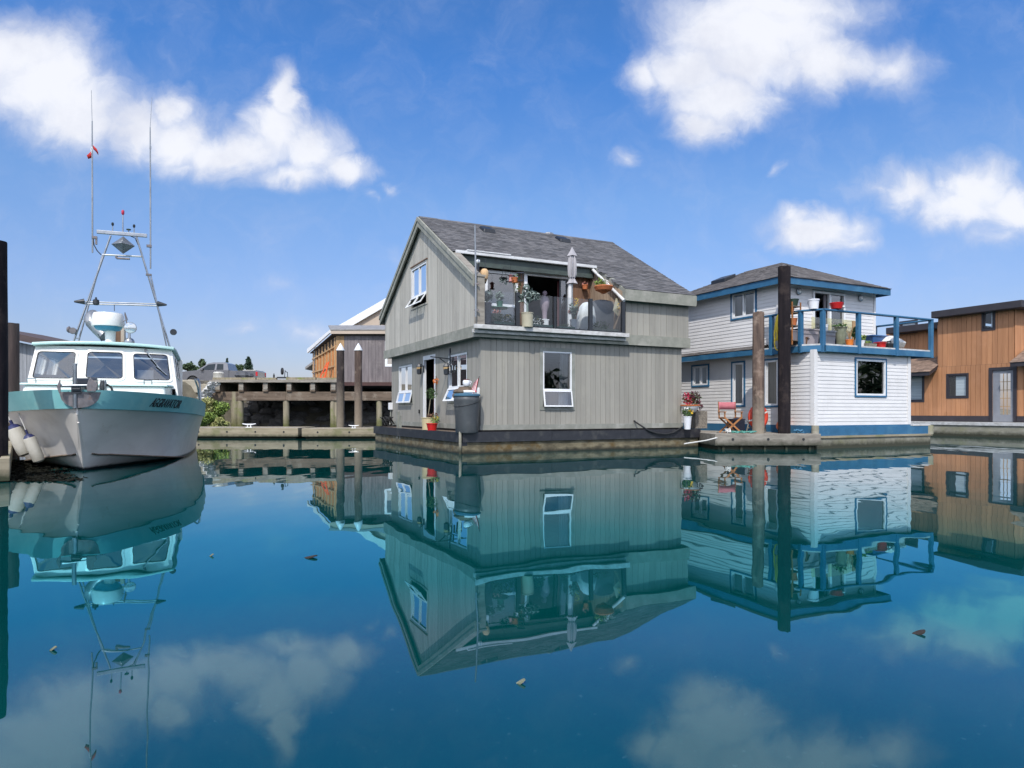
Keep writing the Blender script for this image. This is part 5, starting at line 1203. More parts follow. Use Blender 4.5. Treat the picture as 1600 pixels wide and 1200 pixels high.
an = M(); an.tube([ac(116.8, 568), ac(117.2, 638)], .034, 10); A = an.build('anchor', 'steel', bt, smooth=True)
AY = FY_ - .07; aa = lambda u, v: BF.hit(u, v, 1, AY)
m = M(); m.tube([aa(91, 602.5), aa(152, 602)], .022, 8); m.build('anchor_stock', 'steel', A, smooth=True)
def fluke(P, d=.05): m = M(); m.prism(P, lambda u, v: BF.hit(u, v, 1, AY - d), lambda u, v: BF.hit(u, v, 1, AY + d * .4)); m.build('anchor_fluke', 'dull_steel', A, bevel=.01)
fluke([(94, 591), (95, 600), (95, 614), (92, 614), (88.5, 604)]); fluke([(141, 589.5), (153, 601), (150, 612), (136, 612), (135, 604), (138, 594)])
m = M(); m.box(ac(112, 0)[0], ac(127, 0)[0], FY_ - .05, FY_ + .45, ac(0, 614)[2], ac(0, 603)[2]); m.tube([ac(114, 608), ac(126, 608)], .07, 12); m.build('bow_roller', 'dark_metal', bt)
m = M(); wy = .5; wp = lambda u, v: BF.hit(u, v, 1, wy)
m.tube([wp(120, 601), wp(152, 601)], .12, 14); m.box(wp(118, 0)[0], wp(166, 0)[0], wy - .1, wy + .2, 1.33, wp(0, 607)[2]); W_ = m.build('anchor_winch', 'dark_metal', bt)
m = M(); [m.lathe([(.10 - .03 * abs(k - 1), -.02), (.15, 0), (.10, .02)], wp(158 + 3.2 * k, 605), 16, ax=lambda x, y, z: (z, x, y)) for k in range(3)]; m.build('winch_drum', 'alu', W_)
m = M(); m.tube([wp(162, 607), wp(168, 601), wp(174, 606), wp(176, 612)], .02, 6); m.build('winch_hose', 'rubber', W_, smooth=True)
m = M(); [m.tube([(x, 1.75, 1.60), (x, 1.72, 1.69), (x + .14, 1.72, 1.69), (x + .14, 1.75, 1.60)], .014, 6) for x in (.82, -1.18)]; m.build('grab_rail', 'steel', bt, smooth=True)
# aft rail at the port quarter
m = M(); m.tube([(1.86, 4.6, 1.25), (1.84, 4.62, 1.75), (1.80, 4.8, 1.86), (1.72, 5.6, 1.88)], .026, 8); m.tube([(1.84, 6.5, 1.2), (1.78, 6.1, 1.7), (1.72, 5.6, 1.88)], .022, 8); m.build('hand_rail', 'steel', bt, smooth=True)
# the boat's name on both bows
def name_on(s, y0, y1, size):
    cu = bpy.data.curves.new('lettering', 'FONT'); cu.body = 'AGGRAVATOR'; cu.size = 1.0; cu.extrude = .004; cu.offset = 0.0; cu.shear = 0.10
    tmp = bpy.data.objects.new('tmp', cu); COL.objects.link(tmp); dg = bpy.context.evaluated_depsgraph_get()
    me = bpy.data.meshes.new_from_object(tmp.evaluated_get(dg)); bpy.data.objects.remove(tmp)
    xs = [v.co.x for v in me.vertices]; w0, w1 = min(xs), max(xs)
    for v in me.vertices:
        k = (v.co.x - w0) / (w1 - w0); h = v.co.y / .72
        y = y0 + (y1 - y0) * k; ws, zs, wb, zb, wc, zc, zk = cat_(y)
        hh = .30 + .42 * h; x = wb + (ws - wb) * hh + .036 + (v.co.z + .004); v.co = (s * x, y - .012, zb + (zs - zb) * hh)
    me.materials.clear(); me.materials.append(MATS['text_black'])
    o = bpy.data.objects.new('lettering', me); COL.objects.link(o); o.parent = bt; return o
def bow_y(u, s, lo=0.0, hi=6.0):           # station of the side stripe that stands at picture column u
    best = min((abs(800 + FPX * P.x / P.y - u), y) for y in [lo + (hi - lo) * k / 400 for k in range(401)] for P in [BF.w(s * (cat_(y)[0] * .6 + cat_(y)[2] * .4 + .04), y, 0)])
    return best[1]
def name_on(s, ys):
    cu = bpy.data.curves.new('lettering', 'FONT'); cu.body = 'AGGRAVATOR'; cu.size = 1.0; cu.extrude = .004; cu.offset = 0.0
    tmp = bpy.data.objects.new('tmp', cu); COL.objects.link(tmp); dg = bpy.context.evaluated_depsgraph_get()
    me = bpy.data.meshes.new_from_object(tmp.evaluated_get(dg)); bpy.data.objects.remove(tmp)
    xs = [v.co.x for v in me.vertices]; w0, w1 = min(xs), max(xs)
    for v in me.vertices:
        h = v.co.y / .72; k = min(1, max(0, (v.co.x - w0) / (w1 - w0) + .006 * h)) * (len(ys) - 1); i = min(int(k), len(ys) - 2); y = ys[i] + (ys[i + 1] - ys[i]) * (k - i)
        ws, zs, wb, zb, wc, zc, zk = cat_(y)
        hh = .24 + .52 * h; x = wb + (ws - wb) * hh + .036 + (v.co.z + .004); v.co = (s * x, y - .012, zb + (zs - zb) * hh)
    me.materials.clear(); me.materials.append(MATS['text_black'])
    o = bpy.data.objects.new('lettering', me); COL.objects.link(o); o.parent = bt; return o
name_on(1, [bow_y(240 + 44 * k / 12, 1) for k in range(13)])
name_on(-1, [bow_y(-27 + 42 * k / 12, -1) for k in range(13)])
# flag on the whip aerial
A = BF.w(*bp(144, 233, MY)); t = thing('flag', 'small drooping red and white flag tied to the whip aerial above the boat', 'flag', A)
def cloth(pts, mat, name, par):
    m = M(); m.add(pts, [(0, 1, 4, 3), (1, 2, 5, 4)]); o = m.build(name, mat, par, fix=False, smooth=2); so = o.modifiers.new('thickness', 'SOLIDIFY'); so.thickness = .006; return o
cloth([(0, 0, .12), (.10, .03, .02), (.17, -.02, -.10), (.01, 0, .02), (.08, .05, -.06), (.14, .03, -.14)], 'flag_red', 'flag_cloth', t)
cloth([(0, 0, .0), (-.08, .03, -.08), (-.14, 0, -.16), (.0, .02, -.08), (-.05, .06, -.2), (-.12, .03, -.24)], 'flag_red', 'flag_cloth', t)
cloth([(-.01, -.02, .06), (-.04, .0, -.02), (-.03, 0, -.10), (.03, -.02, .02), (.02, .0, -.06), (.0, -.03, -.13)], 'trim_white', 'flag_cloth', t)
# fenders between boat and dock
def fender(label, u0, v0, u1, v1, Y, r):
    A, B = at(u0, v0, Y), at(u1, v1, Y + .1); L = (B - A).length
    t = thing('fender', label, 'boat fender', B, 0, 'boat fenders'); q = (A - B).to_track_quat('Z', 'Y'); t.rotation_euler = q.to_euler()
    m = M(); m.lathe([(r * .55, 0), (r * .9, .03), (r, .10), (r, L * .82), (r * .93, L * .87)], n=20); m.build('fender_body', 'fender_white', t, smooth=True)
    m = M(); m.lathe([(r * .93, L * .87), (r * .6, L * .96), (r * .2, L), (r * .18, L + .08)], n=20); m.build('fender_end', 'fender_blue', t, smooth=True)
    m = M(); m.tube([(0, 0, L + .05), (0.02, 0, L + .5)], .012, 6); m.build('line', 'rope_white', t)
fender('larger white fender with a blue end hanging between dock and boat', 19, 663, 42, 711, 12.5, .135)
fender('slimmer white fender with a blue end closest to the boat hull', 43, 678, 62, 722, 12.2, .10)
# weed on the dock edge
m = M(); rr = random.Random(12)
for _ in range(620):
    P = at(min(rr.uniform(4, 128), rr.uniform(4, 128)), rr.uniform(719, 752), 10); k = CAMZ / (CAMZ - P.z); m.leaves((P.x * k, P.y * k, .015), (.17, .17, .015), 4, .17, rr)
o = m.build('seaweed', 'weed', fix=False); o.scale = (1, 1, .3); o['kind'] = 'stuff'
# ================================================================ white floating house
WF = Frame((8.517, 19.2, 0), RZ)
wh = thing('floating_house', 'white lap sided floating house with blue trim, hip roof and a railed corner deck', 'floating house', WF.o, RZ)
tfR = lambda c, d, z: (c, -d, z)             # right-hand face
tfA = lambda c, d, z: (-d, c, z)             # face running back
hitW = lambda u, v, ax, val: WF.hit(u, v, ax, val)
WL, WT, UX0, UX1, UY0 = 4.22, 6.4, .10, 4.40, 1.30
B0, B1, DK = .655, 2.80, 2.945
def rect(u0, v0, u1, v1, ax, val, F=WF):
    a = F.hit(u0, (v0 + v1) / 2, ax, val)[1 - ax]; b = F.hit(u1, (v0 + v1) / 2, ax, val)[1 - ax]; um = (u0 + u1) / 2
    return (min(a, b), max(a, b), F.hit(um, v1, ax, val)[2], F.hit(um, v0, ax, val)[2])
r_big = rect(1336.5, 562, 1382.5, 618, 1, 0)
l_s = rect(1083, 572, 1107, 602, 0, 0); l_m = rect(1145.5, 567, 1163, 633, 0, 0); l_r = rect(1196, 563, 1216.5, 633.5, 0, 0)
u_w = rect(1144.5, 457, 1181, 495.5, 0, UX0)
sld = rect(1269, 456.5, 1319, 536, 1, UY0); sld = (sld[0], sld[1], DK + .02, sld[3])
m = laps(tfR, .10, WL - .1, B0, B1, [r_big]); laps(tfA, .10, WT, B0, B1, [l_s, l_m, l_r], m=m); m.build('wall', 'vinyl_white', wh)
m = laps(lambda c, d, z: (WL + d, c, z), .0, WT, B0, B1, step=.16); laps(lambda c, d, z: (c, WT + d, z), 0, WL, B0, B1, step=.16, m=m); m.build('wall', 'vinyl_white', wh)
def core(tf, a, b, z0, z1, holes, m): return boards(tf, a, b, z0, z1, holes, step=9, gap=0, d0=-.08, d1=-.001, m=m)
m = core(tfR, 0.0, WL, B0, B1, [r_big], None); core(tfA, .08, WT, B0, B1, [l_s, l_m, l_r], m)
core(lambda c, d, z: (WL + d, c, z), .08, WT, B0, B1, [], m); core(lambda c, d, z: (c, WT + d, z), .0, WL - .08, B0, B1, [], m)
m.build('inner_wall', 'interior', wh)
m = M(); m.box(-.036, .10, -.036, -.002, B0, B1); m.box(-.036, -.002, -.002, .10, B0, B1); m.box(WL - .10, WL + .03, -.036, -.002, B0, B1); m.build('corner_trim', 'vinyl_white', wh)
def wwin(tf, r, cols=1, bt_=.055): return window(wh, tf, *r, cols=cols, fw=.055, trim='blue_paint', tw=bt_)
wwin(tfR, r_big, 1, .05); wwin(tfA, l_s, 2); wwin(tfA, l_m); wwin(tfA, l_r)
m = M(); m.box(-.03, WL + .02, -.03, WT, .36, B0 - .002); m.build('skirt', 'blue_paint', wh)
# things glimpsed behind the panes
m = M(tfA); vs = []; fs = []
for r in (l_m, l_r):
    o = len(vs); a, b, z0, z1 = r
    for i in range(9): k = i / 8; vs += [(b - (b - a) * .26 * k, -.12 + .02 * math.sin(k * 19), z1), (b - (b - a) * .26 * k, -.12 + .02 * math.sin(k * 19), z0)]
    fs += [(o + 2 * i, o + 2 * i + 2, o + 2 * i + 3, o + 2 * i + 1) for i in range(8)]
m.add(vs, fs); m.build('curtain', 'curtain', wh, smooth=2, fix=False)
m = M(); m.box(.1, WL - .1, .1, WT - .1, .60, .66); m.box(.3, WL - .3, 2.6, 2.65, .66, 2.7); m.build('room', 'interior_light', wh)
# upper storey
UZ1 = 4.93
m = laps(lambda c, d, z: (UX0 - d, c, z), UY0 + .10, WT - .2, 3.04, UZ1, [u_w]); laps(lambda c, d, z: (c, UY0 - d, z), UX0 + .1, UX1 - .06, DK, UZ1, [sld], m=m); m.build('upper_wall', 'vinyl_white', wh)
m = laps(lambda c, d, z: (UX1 + d, c, z), UY0, WT - .2, DK, UZ1, step=.16); laps(lambda c, d, z: (c, WT - .2 + d, z), UX0, UX1, DK, UZ1, step=.16, m=m); m.build('upper_wall', 'vinyl_white', wh)
m = core(lambda c, d, z: (UX0 - d, c, z), UY0, WT - .2, DK, UZ1, [u_w], None); core(lambda c, d, z: (c, UY0 - d, z), UX0 + .08, UX1, DK, UZ1, [sld], m)
core(lambda c, d, z: (UX1 + d, c, z), UY0 + .08, WT - .2, DK, UZ1, [], m); core(lambda c, d, z: (c, WT - .2 + d, z), UX0, UX1, DK, UZ1, [], m); m.build('inner_wall', 'interior', wh)
m = M(); m.box(UX0 - .036, UX0 + .10, UY0 - .036, UY0 - .002, DK, UZ1); m.box(UX0 - .036, UX0 - .002, UY0 - .002, UY0 + .1, DK, UZ1); m.box(UX1 - .06, UX1 + .03, UY0 - .036, UY0 - .002, DK, UZ1); m.build('corner_trim', 'vinyl_white', wh)
window(wh, lambda c, d, z: (UX0 - d, c, z), *u_w, cols=2, fw=.06, trim='blue_paint', tw=.055)
tD = lambda c, d, z: (c, UY0 - d, z)
m = M(tD); a, b, z0, z1 = sld; mid = (a + b) / 2 + .06
ring(m, a, b, z0, z1, .07, -.06, .05); m.box(mid - .045, mid + .045, -.05, .03, z0 + .07, z1 - .07); sl = m.build('sliding_door', 'trim_white', wh)
m = M(tD); m.quad((mid + .04, -.02, z0 + .06), (b - .06, -.02, z0 + .06), (b - .06, -.02, z1 - .06), (mid + .04, -.02, z1 - .06)); m.build('pane', 'pane_dark', sl, fix=False)
m = M(tD); m.box(a + .07, mid - .05, -.5, -.46, z0, z1); m.box(mid - .16, mid - .05, -.12, -.08, z0 + .07, z1 - .07); m.build('screen', 'pot_grey', sl)
for u, v in ((1246.5, 455.5), (1343, 466)):
    P = hitW(u, v, 1, UY0); m = M(); m.lathe([(.04, -.03), (.085, -.028), (.105, -.015), (.105, .03)], (P[0], UY0 - .055, P[2]), 18, ax=lambda x, y, z: (x, z, y)); w = m.build('wall_light', 'alu', wh, smooth=True)
    m = M(); m.lathe([(.02, -.05), (.05, -.04), (.055, -.02)], (P[0], UY0 - .06, P[2]), 14, ax=lambda x, y, z: (x, z, y)); m.build('lamp_glass', 'globe_white', w, smooth=True)
# hip roof
ex0, ex1, ey0, ey1, ez_ = -.22, 4.68, .92, WT + .2, 5.02
ry0, ry1, rx_, rz_top = 3.15, WT - 1.8, (ex0 + ex1) / 2, 6.08
m = M(); V = [(ex0, ey0, ez_), (ex1, ey0, ez_), (ex1, ey1, ez_), (ex0, ey1, ez_), (rx_, ry0, rz_top), (rx_, ry1, rz_top)]
m.add(V, [(0, 1, 4), (1, 2, 5, 4), (2, 3, 5), (3, 0, 4, 5), (3, 2, 1, 0)]); rf_ = m.build('roof', 'felt', wh)
def plane_shingles(m, e0, e1, t0, t1, rng):
    """courses on the trapezoid with eave e0-e1 and top edge t0-t1"""
    e0, e1, t0, t1 = map(Vector, (e0, e1, t0, t1)); nrm = (e1 - e0).cross(t0 - e0).normalized(); nrm = nrm if nrm.z > 0 else -nrm
    H = ((t0 + t1) / 2 - (e0 + e1) / 2).length; L = (e1 - e0).length
    def P(x, d, h):
        k = 1 - d / H; a = e0.lerp(t0, k); b = e1.lerp(t1, k); return a.lerp(b, x / L) + nrm * h
    return shingles(m, P, 0, L, H, rng=rng, expo=.15)
m = M(); rg = random.Random(21)
plane_shingles(m, (ex0 - .02, ey0 - .03, ez_), (ex1 + .02, ey0 - .03, ez_), V[4], V[4], rg); plane_shingles(m, (ex0 - .03, ey1, ez_), (ex0 - .03, ey0 - .02, ez_), V[5], V[4], rg)
plane_shingles(m, (ex1 + .03, ey0 - .02, ez_), (ex1 + .03, ey1, ez_), V[4], V[5], rg); m.build('shingles', 'shingle_brown', rf_)
m = M(); m.box(ex0, ex1, ey0, ey0 + .03, ez_ - .20, ez_ - .004); m.box(ex0, ex0 + .03, ey0 + .031, ey1, ez_ - .20, ez_ - .004); m.box(ex1 - .03, ex1, ey0 + .031, ey1, ez_ - .20, ez_ - .004); m.build('fascia', 'blue_paint', wh)
m = M(); m.box(ex0 + .03, ex1 - .03, ey0 + .03, ey1, ez_ - .10, ez_ - .08); m.build('soffit', 'trim_white', wh)
P = hitW(1122, 434, 0, 1.2); m = M(); zq = ez_ + (rz_top - ez_) * (1.2 - ex0) / (rx_ - ex0); m.hexa([(1.0, 4.5, zq - .12), (1.5, 4.5, zq + .1), (1.5, 5.2, zq + .1), (1.0, 5.2, zq - .12)], [(1.0, 4.5, zq + .06), (1.5, 4.5, zq + .26), (1.5, 5.2, zq + .26), (1.0, 5.2, zq + .06)]); m.build('skylight', 'dark_metal', wh, bevel=.02)
# skirt roof between the storeys
m = M(); m.hexa([(-.34, 1.72, 2.92), (UX0 - .03, 1.72, 3.05), (UX0 - .03, WT, 3.05), (-.34, WT, 2.92)], [(-.34, 1.72, 2.95), (UX0 - .03, 1.72, 3.09), (UX0 - .03, WT, 3.09), (-.34, WT, 2.95)]); sk = m.build('skirt_roof', 'felt', wh)
m = M(); plane_shingles(m, (-.37, WT, 2.945), (-.37, 1.70, 2.945), (UX0 - .03, WT, 3.095), (UX0 - .03, 1.70, 3.095), random.Random(4)); m.build('shingles', 'shingle_brown', sk)
m = M(); m.box(-.36, -.325, 1.72, WT, 2.77, 2.935); m.build('fascia', 'blue_paint', wh)
m = M(); m.box(-.324, -.03, 1.72, WT, 2.81, 2.835); m.build('soffit', 'trim_white', wh)
# deck with a cut corner
DX1, DD = 5.12, -.14
C1, C2, C3 = (DD, .34), (.20, DD), (DX1, DD)
dpoly = [(DD, 1.70), C1, C2, C3, (DX1, 1.9), (UX1, 1.9), (UX1, UY0), (UX0, UY0), (UX0, 1.70)]
m = M(); m.prism(dpoly, lambda x, y: (x, y, DK - .10), lambda x, y: (x, y, DK - .01)); m.build('deck', 'old_wood', wh)
def edge(p, q, z0, z1, off, th, m):
    p, q = Vector((*p, 0)), Vector((*q, 0)); d = (q - p).normalized(); n = Vector((d.y, -d.x, 0))
    a, b = p + n * off, q + n * off; c, e = q + n * (off + th), p + n * (off + th)
    m.hexa([(v.x, v.y, z0) for v in (a, b, c, e)], [(v.x, v.y, z1) for v in (a, b, c, e)])
EDG = [((DD, 1.70), C1), (C1, C2), (C2, C3), (C3, (DX1, 1.9))]
m = M(); [edge(p, q, DK - .20, DK - .025, 0, .04, m) for p, q in EDG]; m.build('deck_fascia', 'blue_paint', wh)
m = M(); [edge(p, q, DK - .024, DK + .02, -.06, .08, m) for p, q in EDG]; m.build('deck_edge', 'ledge_white', wh)
RT_ = DK + 1.0
m = M(); [edge(p, q, RT_ - .045, RT_, -.08, .15, m) for p, q in EDG]
m.build('handrail', 'blue_paint', wh, bevel=.008)
posts = [(DD, 1.40), (DD + .02, .36), (.20, DD + .02)] + [(hitW(u, 520, 1, DD)[0], DD) for u in (1341, 1400)] + [(DX1 - .05, DD), (DX1, 1.8)]
for i, (x, y) in enumerate(posts):
    m = M(); m.box(x - .06, x + .06, y - .06, y + .045, DK - (.22 if i < 6 else .1), RT_ - .046); m.build('railing_post', 'blue_paint', wh, bevel=.006)
x0, x1 = posts[3][0] + .08, posts[4][0] - .6
m = M(); m.quad((x0 - .6, 1.05, DK + .45), (x1 + .35, 1.05, DK + .45), (x1 + .35, 1.05, DK + .98), (x0 - .6, 1.05, DK + .98)); m.build('windbreak', 'pane_yellow', wh, fix=False)
# float
m = M(); m.box(-.05, DX1 + .02, -.10, WT + .2, -.6, .30); m.build('float', 'dock_concrete', wh, bevel=.03)
m = M(); m.box(-.06, DX1 - .02, -.09, -.031, .36, .60); m.box(WL + .06, DX1 - .05, -.03, 3, .36, .60); m.build('skirt', 'blue_paint', wh)
m = M(); m.box(-.06, DX1 + .05, -.14, 0, .30, .358); m.build('rub_rail', 'dock_wood', wh)
m = M(); m.box(WL + .035, DX1 + .03, -.10, 2.6, .61, .655); m.build('side_deck', 'ledge_white', wh)
m = M(); m.lathe([(.14, .34), (.14, .62)], (DX1 + .02, -.02, 0), 14); m.lathe([(.10, .32), (.10, .66)], (-.06, -.09, 0), 12); m.build('corner_guard', 'dock_concrete', wh)

# ---- things on the white house's deck
def dk(u, v, y): P = WF.hit(u, v, 1, y); return WF.w(P[0], y, 0) + Vector((0, 0, DK + .01))
def dz(x, y): return WF.w(x, y, DK + .012)
def hx(u, y): return WF.hit(u, 520, 1, y)[0]
# rack with pots
rx0 = hx(1240, .55); base = dz(rx0, .55)
t = thing('plant_rack', 'tall narrow wooden plant rack behind the black pile on the blue railed deck', 'plant rack', base, RZ)
for sx_ in (-.22, .12):
    for sy_ in (-.14, .14): m = M(); m.box(sx_ - .015, sx_ + .015, sy_ - .015, sy_ + .015, 0, 1.22); m.build('upright', 'chair_wood', t)
SH = (.12, .55, .92, 1.10)
for z in SH: m = M(); m.box(-.235, .135, -.155, .155, z - .012, z + .012); m.build('shelf', 'beam_wood', t)
def on_rack(z, dx=0): return base + Vector((math.cos(RZ) * dx, math.sin(RZ) * dx, z + .013))
pot('planter', 'dark green plastic planter on the top shelf of the plant rack', on_rack(1.10, -.05), .17, .20, 'dark_green', cat='planter')
pot('flower_pot', 'terracotta pot on the middle shelf of the plant rack', on_rack(.55, -.03), .12, .21, 'terracotta')
pot('flower_pot', 'smaller terracotta pot on the third shelf of the plant rack', on_rack(.92, -.10), .085, .14, 'terracotta')
t = thing('bin', 'mauve grey square bin on the bottom shelf of the plant rack', 'bin', on_rack(.12, -.04), RZ)
m = M(); m.hexa([(-.15, -.12, 0), (.13, -.12, 0), (.13, .12, 0), (-.15, .12, 0)], [(-.18, -.14, .27), (.16, -.14, .27), (.16, .14, .27), (-.18, .14, .27)]); m.build('bin_body', 'pot_grey', t); m = M(); m.box(-.19, .17, -.15, .15, .25, .275); m.build('rim', 'bin_mauve', t)
pot('planter', 'low brown wooden planter beside the foot of the plant rack', dz(rx0 + .38, .5), .16, .24, 'cedar', cat='planter', n=4)
# storage boxes
def deck_box(label, u0, u1, y, h, mat, dpt=.5):
    x0, x1 = hx(u0, y), hx(u1, y); t = thing('storage_box', label, 'storage box', dz((x0 + x1) / 2, y + dpt / 2), RZ); w = (x1 - x0) / 2
    m = M(); m.hexa([(-w + .02, -dpt / 2, 0), (w - .02, -dpt / 2, 0), (w - .02, dpt / 2, 0), (-w + .02, dpt / 2, 0)], [(-w, -dpt / 2 - .02, h), (w, -dpt / 2 - .02, h), (w, dpt / 2, h), (-w, dpt / 2, h)]); m.build('box_body', mat, t, bevel=.01)
    m = M(); m.box(-w - .02, w + .02, -dpt / 2 - .04, dpt / 2 + .01, h, h + .05); m.build('lid', mat, t, bevel=.015); m = M(); m.box(-w * .9, w * .9, -dpt / 2 - .026, -dpt / 2 - .012, h * .72, h * .78); m.build('band', 'pot_grey', t); return t
deck_box('mauve storage box between the two corner posts of the blue railing', 1252, 1279, .40, .44, 'bin_mauve')
deck_box('grey storage box with a white tub standing on its lid', 1283, 1305, .36, .42, 'bin_grey')
pot('tub', 'small white tub standing on the grey storage box', dz(hx(1290, .5), .55) + Vector((0, 0, .475)), .11, .19, 'pot_white', cat='tub', taper=.85)
P = WF.w(.05, .06, RT_ + .002); t = thing('bucket', 'white bucket balanced on the corner of the blue handrail', 'bucket', P)
m = M(); m.lathe([(.125, 0), (.15, .24), (.162, .24), (.162, .275), (.148, .275), (.12, .03)], n=22); m.build('bucket_body', 'pot_white', t, smooth=True); m = M(); m.tube([(.155 * math.cos(a), .155 * math.sin(a), .22 - .10 * math.sin(a)) for a in [math.pi * k / 8 for k in range(9)]], .006, 5); m.build('handle', 'alu', t)
# red pot on the handrail
P = WF.w(hx(1307, DD), DD, RT_ + .002); t = thing('flower_pot', 'bright red oval pot standing on the blue handrail before the sliding door', 'plant pot', P, RZ)
m = M(); m.lathe([(.08, 0), (.14, .03), (.18, .15), (.195, .19), (.18, .20), (.16, .16)], n=22); m.build('pot', 'pot_red', t, smooth=True); m = M(); m.lathe([(.0, -.03), (.05, -.02), (.05, .02), (0, .03)], (.13, -.12, .09), 10); m.build('tag', 'plastic_white', t)
# tall glazed jar and small pots
def stalks(mat, n, h, sp, seed, leaf=None, lsz=.1):
    def f(t, z):
        rng = random.Random(seed); m = M()
        for _ in range(n): a = rng.uniform(0, 6.28); m.tube([(0, 0, z - .05), (sp * .5 * math.cos(a), sp * .5 * math.sin(a), z + h * .5), (sp * math.cos(a), sp * math.sin(a), z + h * rng.uniform(.7, 1.1))], [.008, .007, .004], 5)
        m.build('stems', mat, t)
        if leaf: foliage(t, 'leaves', leaf, (0, 0, z + h * .62), (sp * 1.2, sp * 1.2, h * .5), 90, lsz, seed)
    return f
t = thing('urn', 'tall grey green glazed urn by the sliding door', 'urn', dz(hx(1314, .62), .62))
m = M(); m.lathe([(.10, 0), (.12, .05), (.15, .55), (.17, .62), (.185, .64), (.17, .66), (.15, .62)], n=22); m.build('urn_body', 'glaze_green', t, smooth=True)
foliage(t, 'leaves', 'leaf', (0, 0, .68), (.24, .24, .07), 50, .14, 3)
pot('flower_pot', 'orange pot full of bare stalks on the blue railed deck', dz(hx(1327.5, .12), .12), .115, .21, 'pot_orange', plant=stalks('stud_wood', 12, .36, .10, 4))
pot('flower_pot', 'white pot with a leafy green plant beside the orange pot', dz(hx(1335, .10), .10), .085, .20, 'pot_white', plant=stalks('leaf', 5, .36, .08, 5, 'leaf', .12))
pot('flower_pot', 'white pot half hidden by a blue post, trailing yellow green leaves', dz(hx(1346.5, .14), .14), .09, .21, 'pot_white', plant=stalks('leaf', 5, .14, .12, 6, 'leaf_light', .11))
pot('flower_pot', 'dark red pot raised behind the middle blue post of the deck', dz(hx(1346, .55), .55), .11, .42, 'pot_darkred', taper=.6)
t = thing('timber_stake', 'upright pale timber stake leaning by the white wall of the deck', 'timber', dz(hx(1334, .9), .9), RZ); m = M(); m.box(-.06, .06, -.02, .02, 0, .92); m.build('stake', 'stud_wood', t)
t = thing('tray', 'low pale planter tray with seedlings on the deck edge', 'planter tray', dz(hx(1357, .08), .08), RZ); m = M(); ring_ = [(-.22, -.10), (.22, -.10), (.22, .10), (-.22, .10)]
m.prism(ring_, lambda x, y: (x, y, 0), lambda x, y: (x * 1.06, y * 1.1, .12)); m.build('tray_body', 'aggregate', t); foliage(t, 'leaves', 'leaf_light', (-.05, 0, .15), (.18, .08, .06), 45, .09, 8)
t = thing('basin', 'shiny red basin on the edge of the blue railed deck', 'basin', dz(hx(1375, .06), .06)); m = M(); m.lathe([(.14, 0), (.17, .15), (.18, .16), (.18, .18), (.16, .18), (.13, .03)], n=22); m.build('basin_body', 'pot_red', t, smooth=True); m = M(); m.lathe([(.181, .155), (.19, .17), (.181, .18)], n=22); m.build('rim', 'pot_red', t, smooth=True)
t = thing('crate', 'blue plastic crate on the deck behind the red basin', 'crate', dz(hx(1366, .75), .75) + Vector((0, 0, 0)), RZ)
m = M(); m.hexa([(-.30, -.18, .2), (.30, -.18, .2), (.30, .18, .2), (-.30, .18, .2)], [(-.36, -.22, .46), (.36, -.22, .46), (.36, .22, .46), (-.36, .22, .46)]); m.build('crate_body', 'bin_blue', t, bevel=.015); m = M(); ring_ = M(); m.box(-.39, .39, -.24, .24, .44, .48); m.build('rim', 'bin_blue', t, bevel=.01); m = M(); m.box(-.34, .34, -.2, .2, 0, .20); m.build('stand', 'old_wood', t)
t = M(); rock(t, (0, 0, .30), .30, random.Random(31)); rock(t, (.24, .06, .26), .26, random.Random(32)); o = t.build('sack', 'sheet_white', smooth=True); tag(o, 'bulging white sack on the deck by the far blue posts', 'sack', loc=dz(hx(1389, .55), .55))
t = thing('equipment_case', 'small black case with a handle beside the red basin', 'case', dz(hx(1389, .10), .10), RZ); m = M(); m.box(-.16, .20, -.11, .11, 0, .17); m.build('case_body', 'rubber', t, bevel=.015); m = M(); m.tube([(-.08, 0, .17), (-.06, 0, .24), (.08, 0, .24), (.1, 0, .17)], .014, 6); m.build('handle', 'rubber', t); m = M(); m.box(.10, .19, -.13, -.11, .02, .30); m.build('flap', 'dark_metal', t)
# yellow hose
def coil(name, label, cat, c, n, dx, dzv, mat, seed, r=.014, rot=math.pi / 2 + RZ):
    rng = random.Random(seed); pts = []
    for k in range(n * 14 + 1):
        a = 2 * math.pi * k / 14; w = dx * (.62 + .38 * math.sin(.7 * k)) * rng.uniform(.93, 1.07); x = math.sin(a) * w * (0.35 + .65 * (1 - math.cos(a)) / 2); z = -(1 - math.cos(a)) / 2 * dzv * rng.uniform(.9, 1.04)
        pts.append((x * math.cos(rot), x * math.sin(rot), z)); pts[-1] = (pts[-1][0] - .04 * math.cos(RZ) * (k % 3), pts[-1][1] - .04 * math.sin(RZ) * (k % 3), z)
    pts += [(pts[-1][0], pts[-1][1], pts[-1][2] - .5), (pts[-1][0] + .1, pts[-1][1] + .02, pts[-1][2] - dzv * 1.18)]
    m = M(); m.tube(pts, r, 6); o = m.build(name, mat, smooth=2); tag(o, label, cat, loc=c); return o
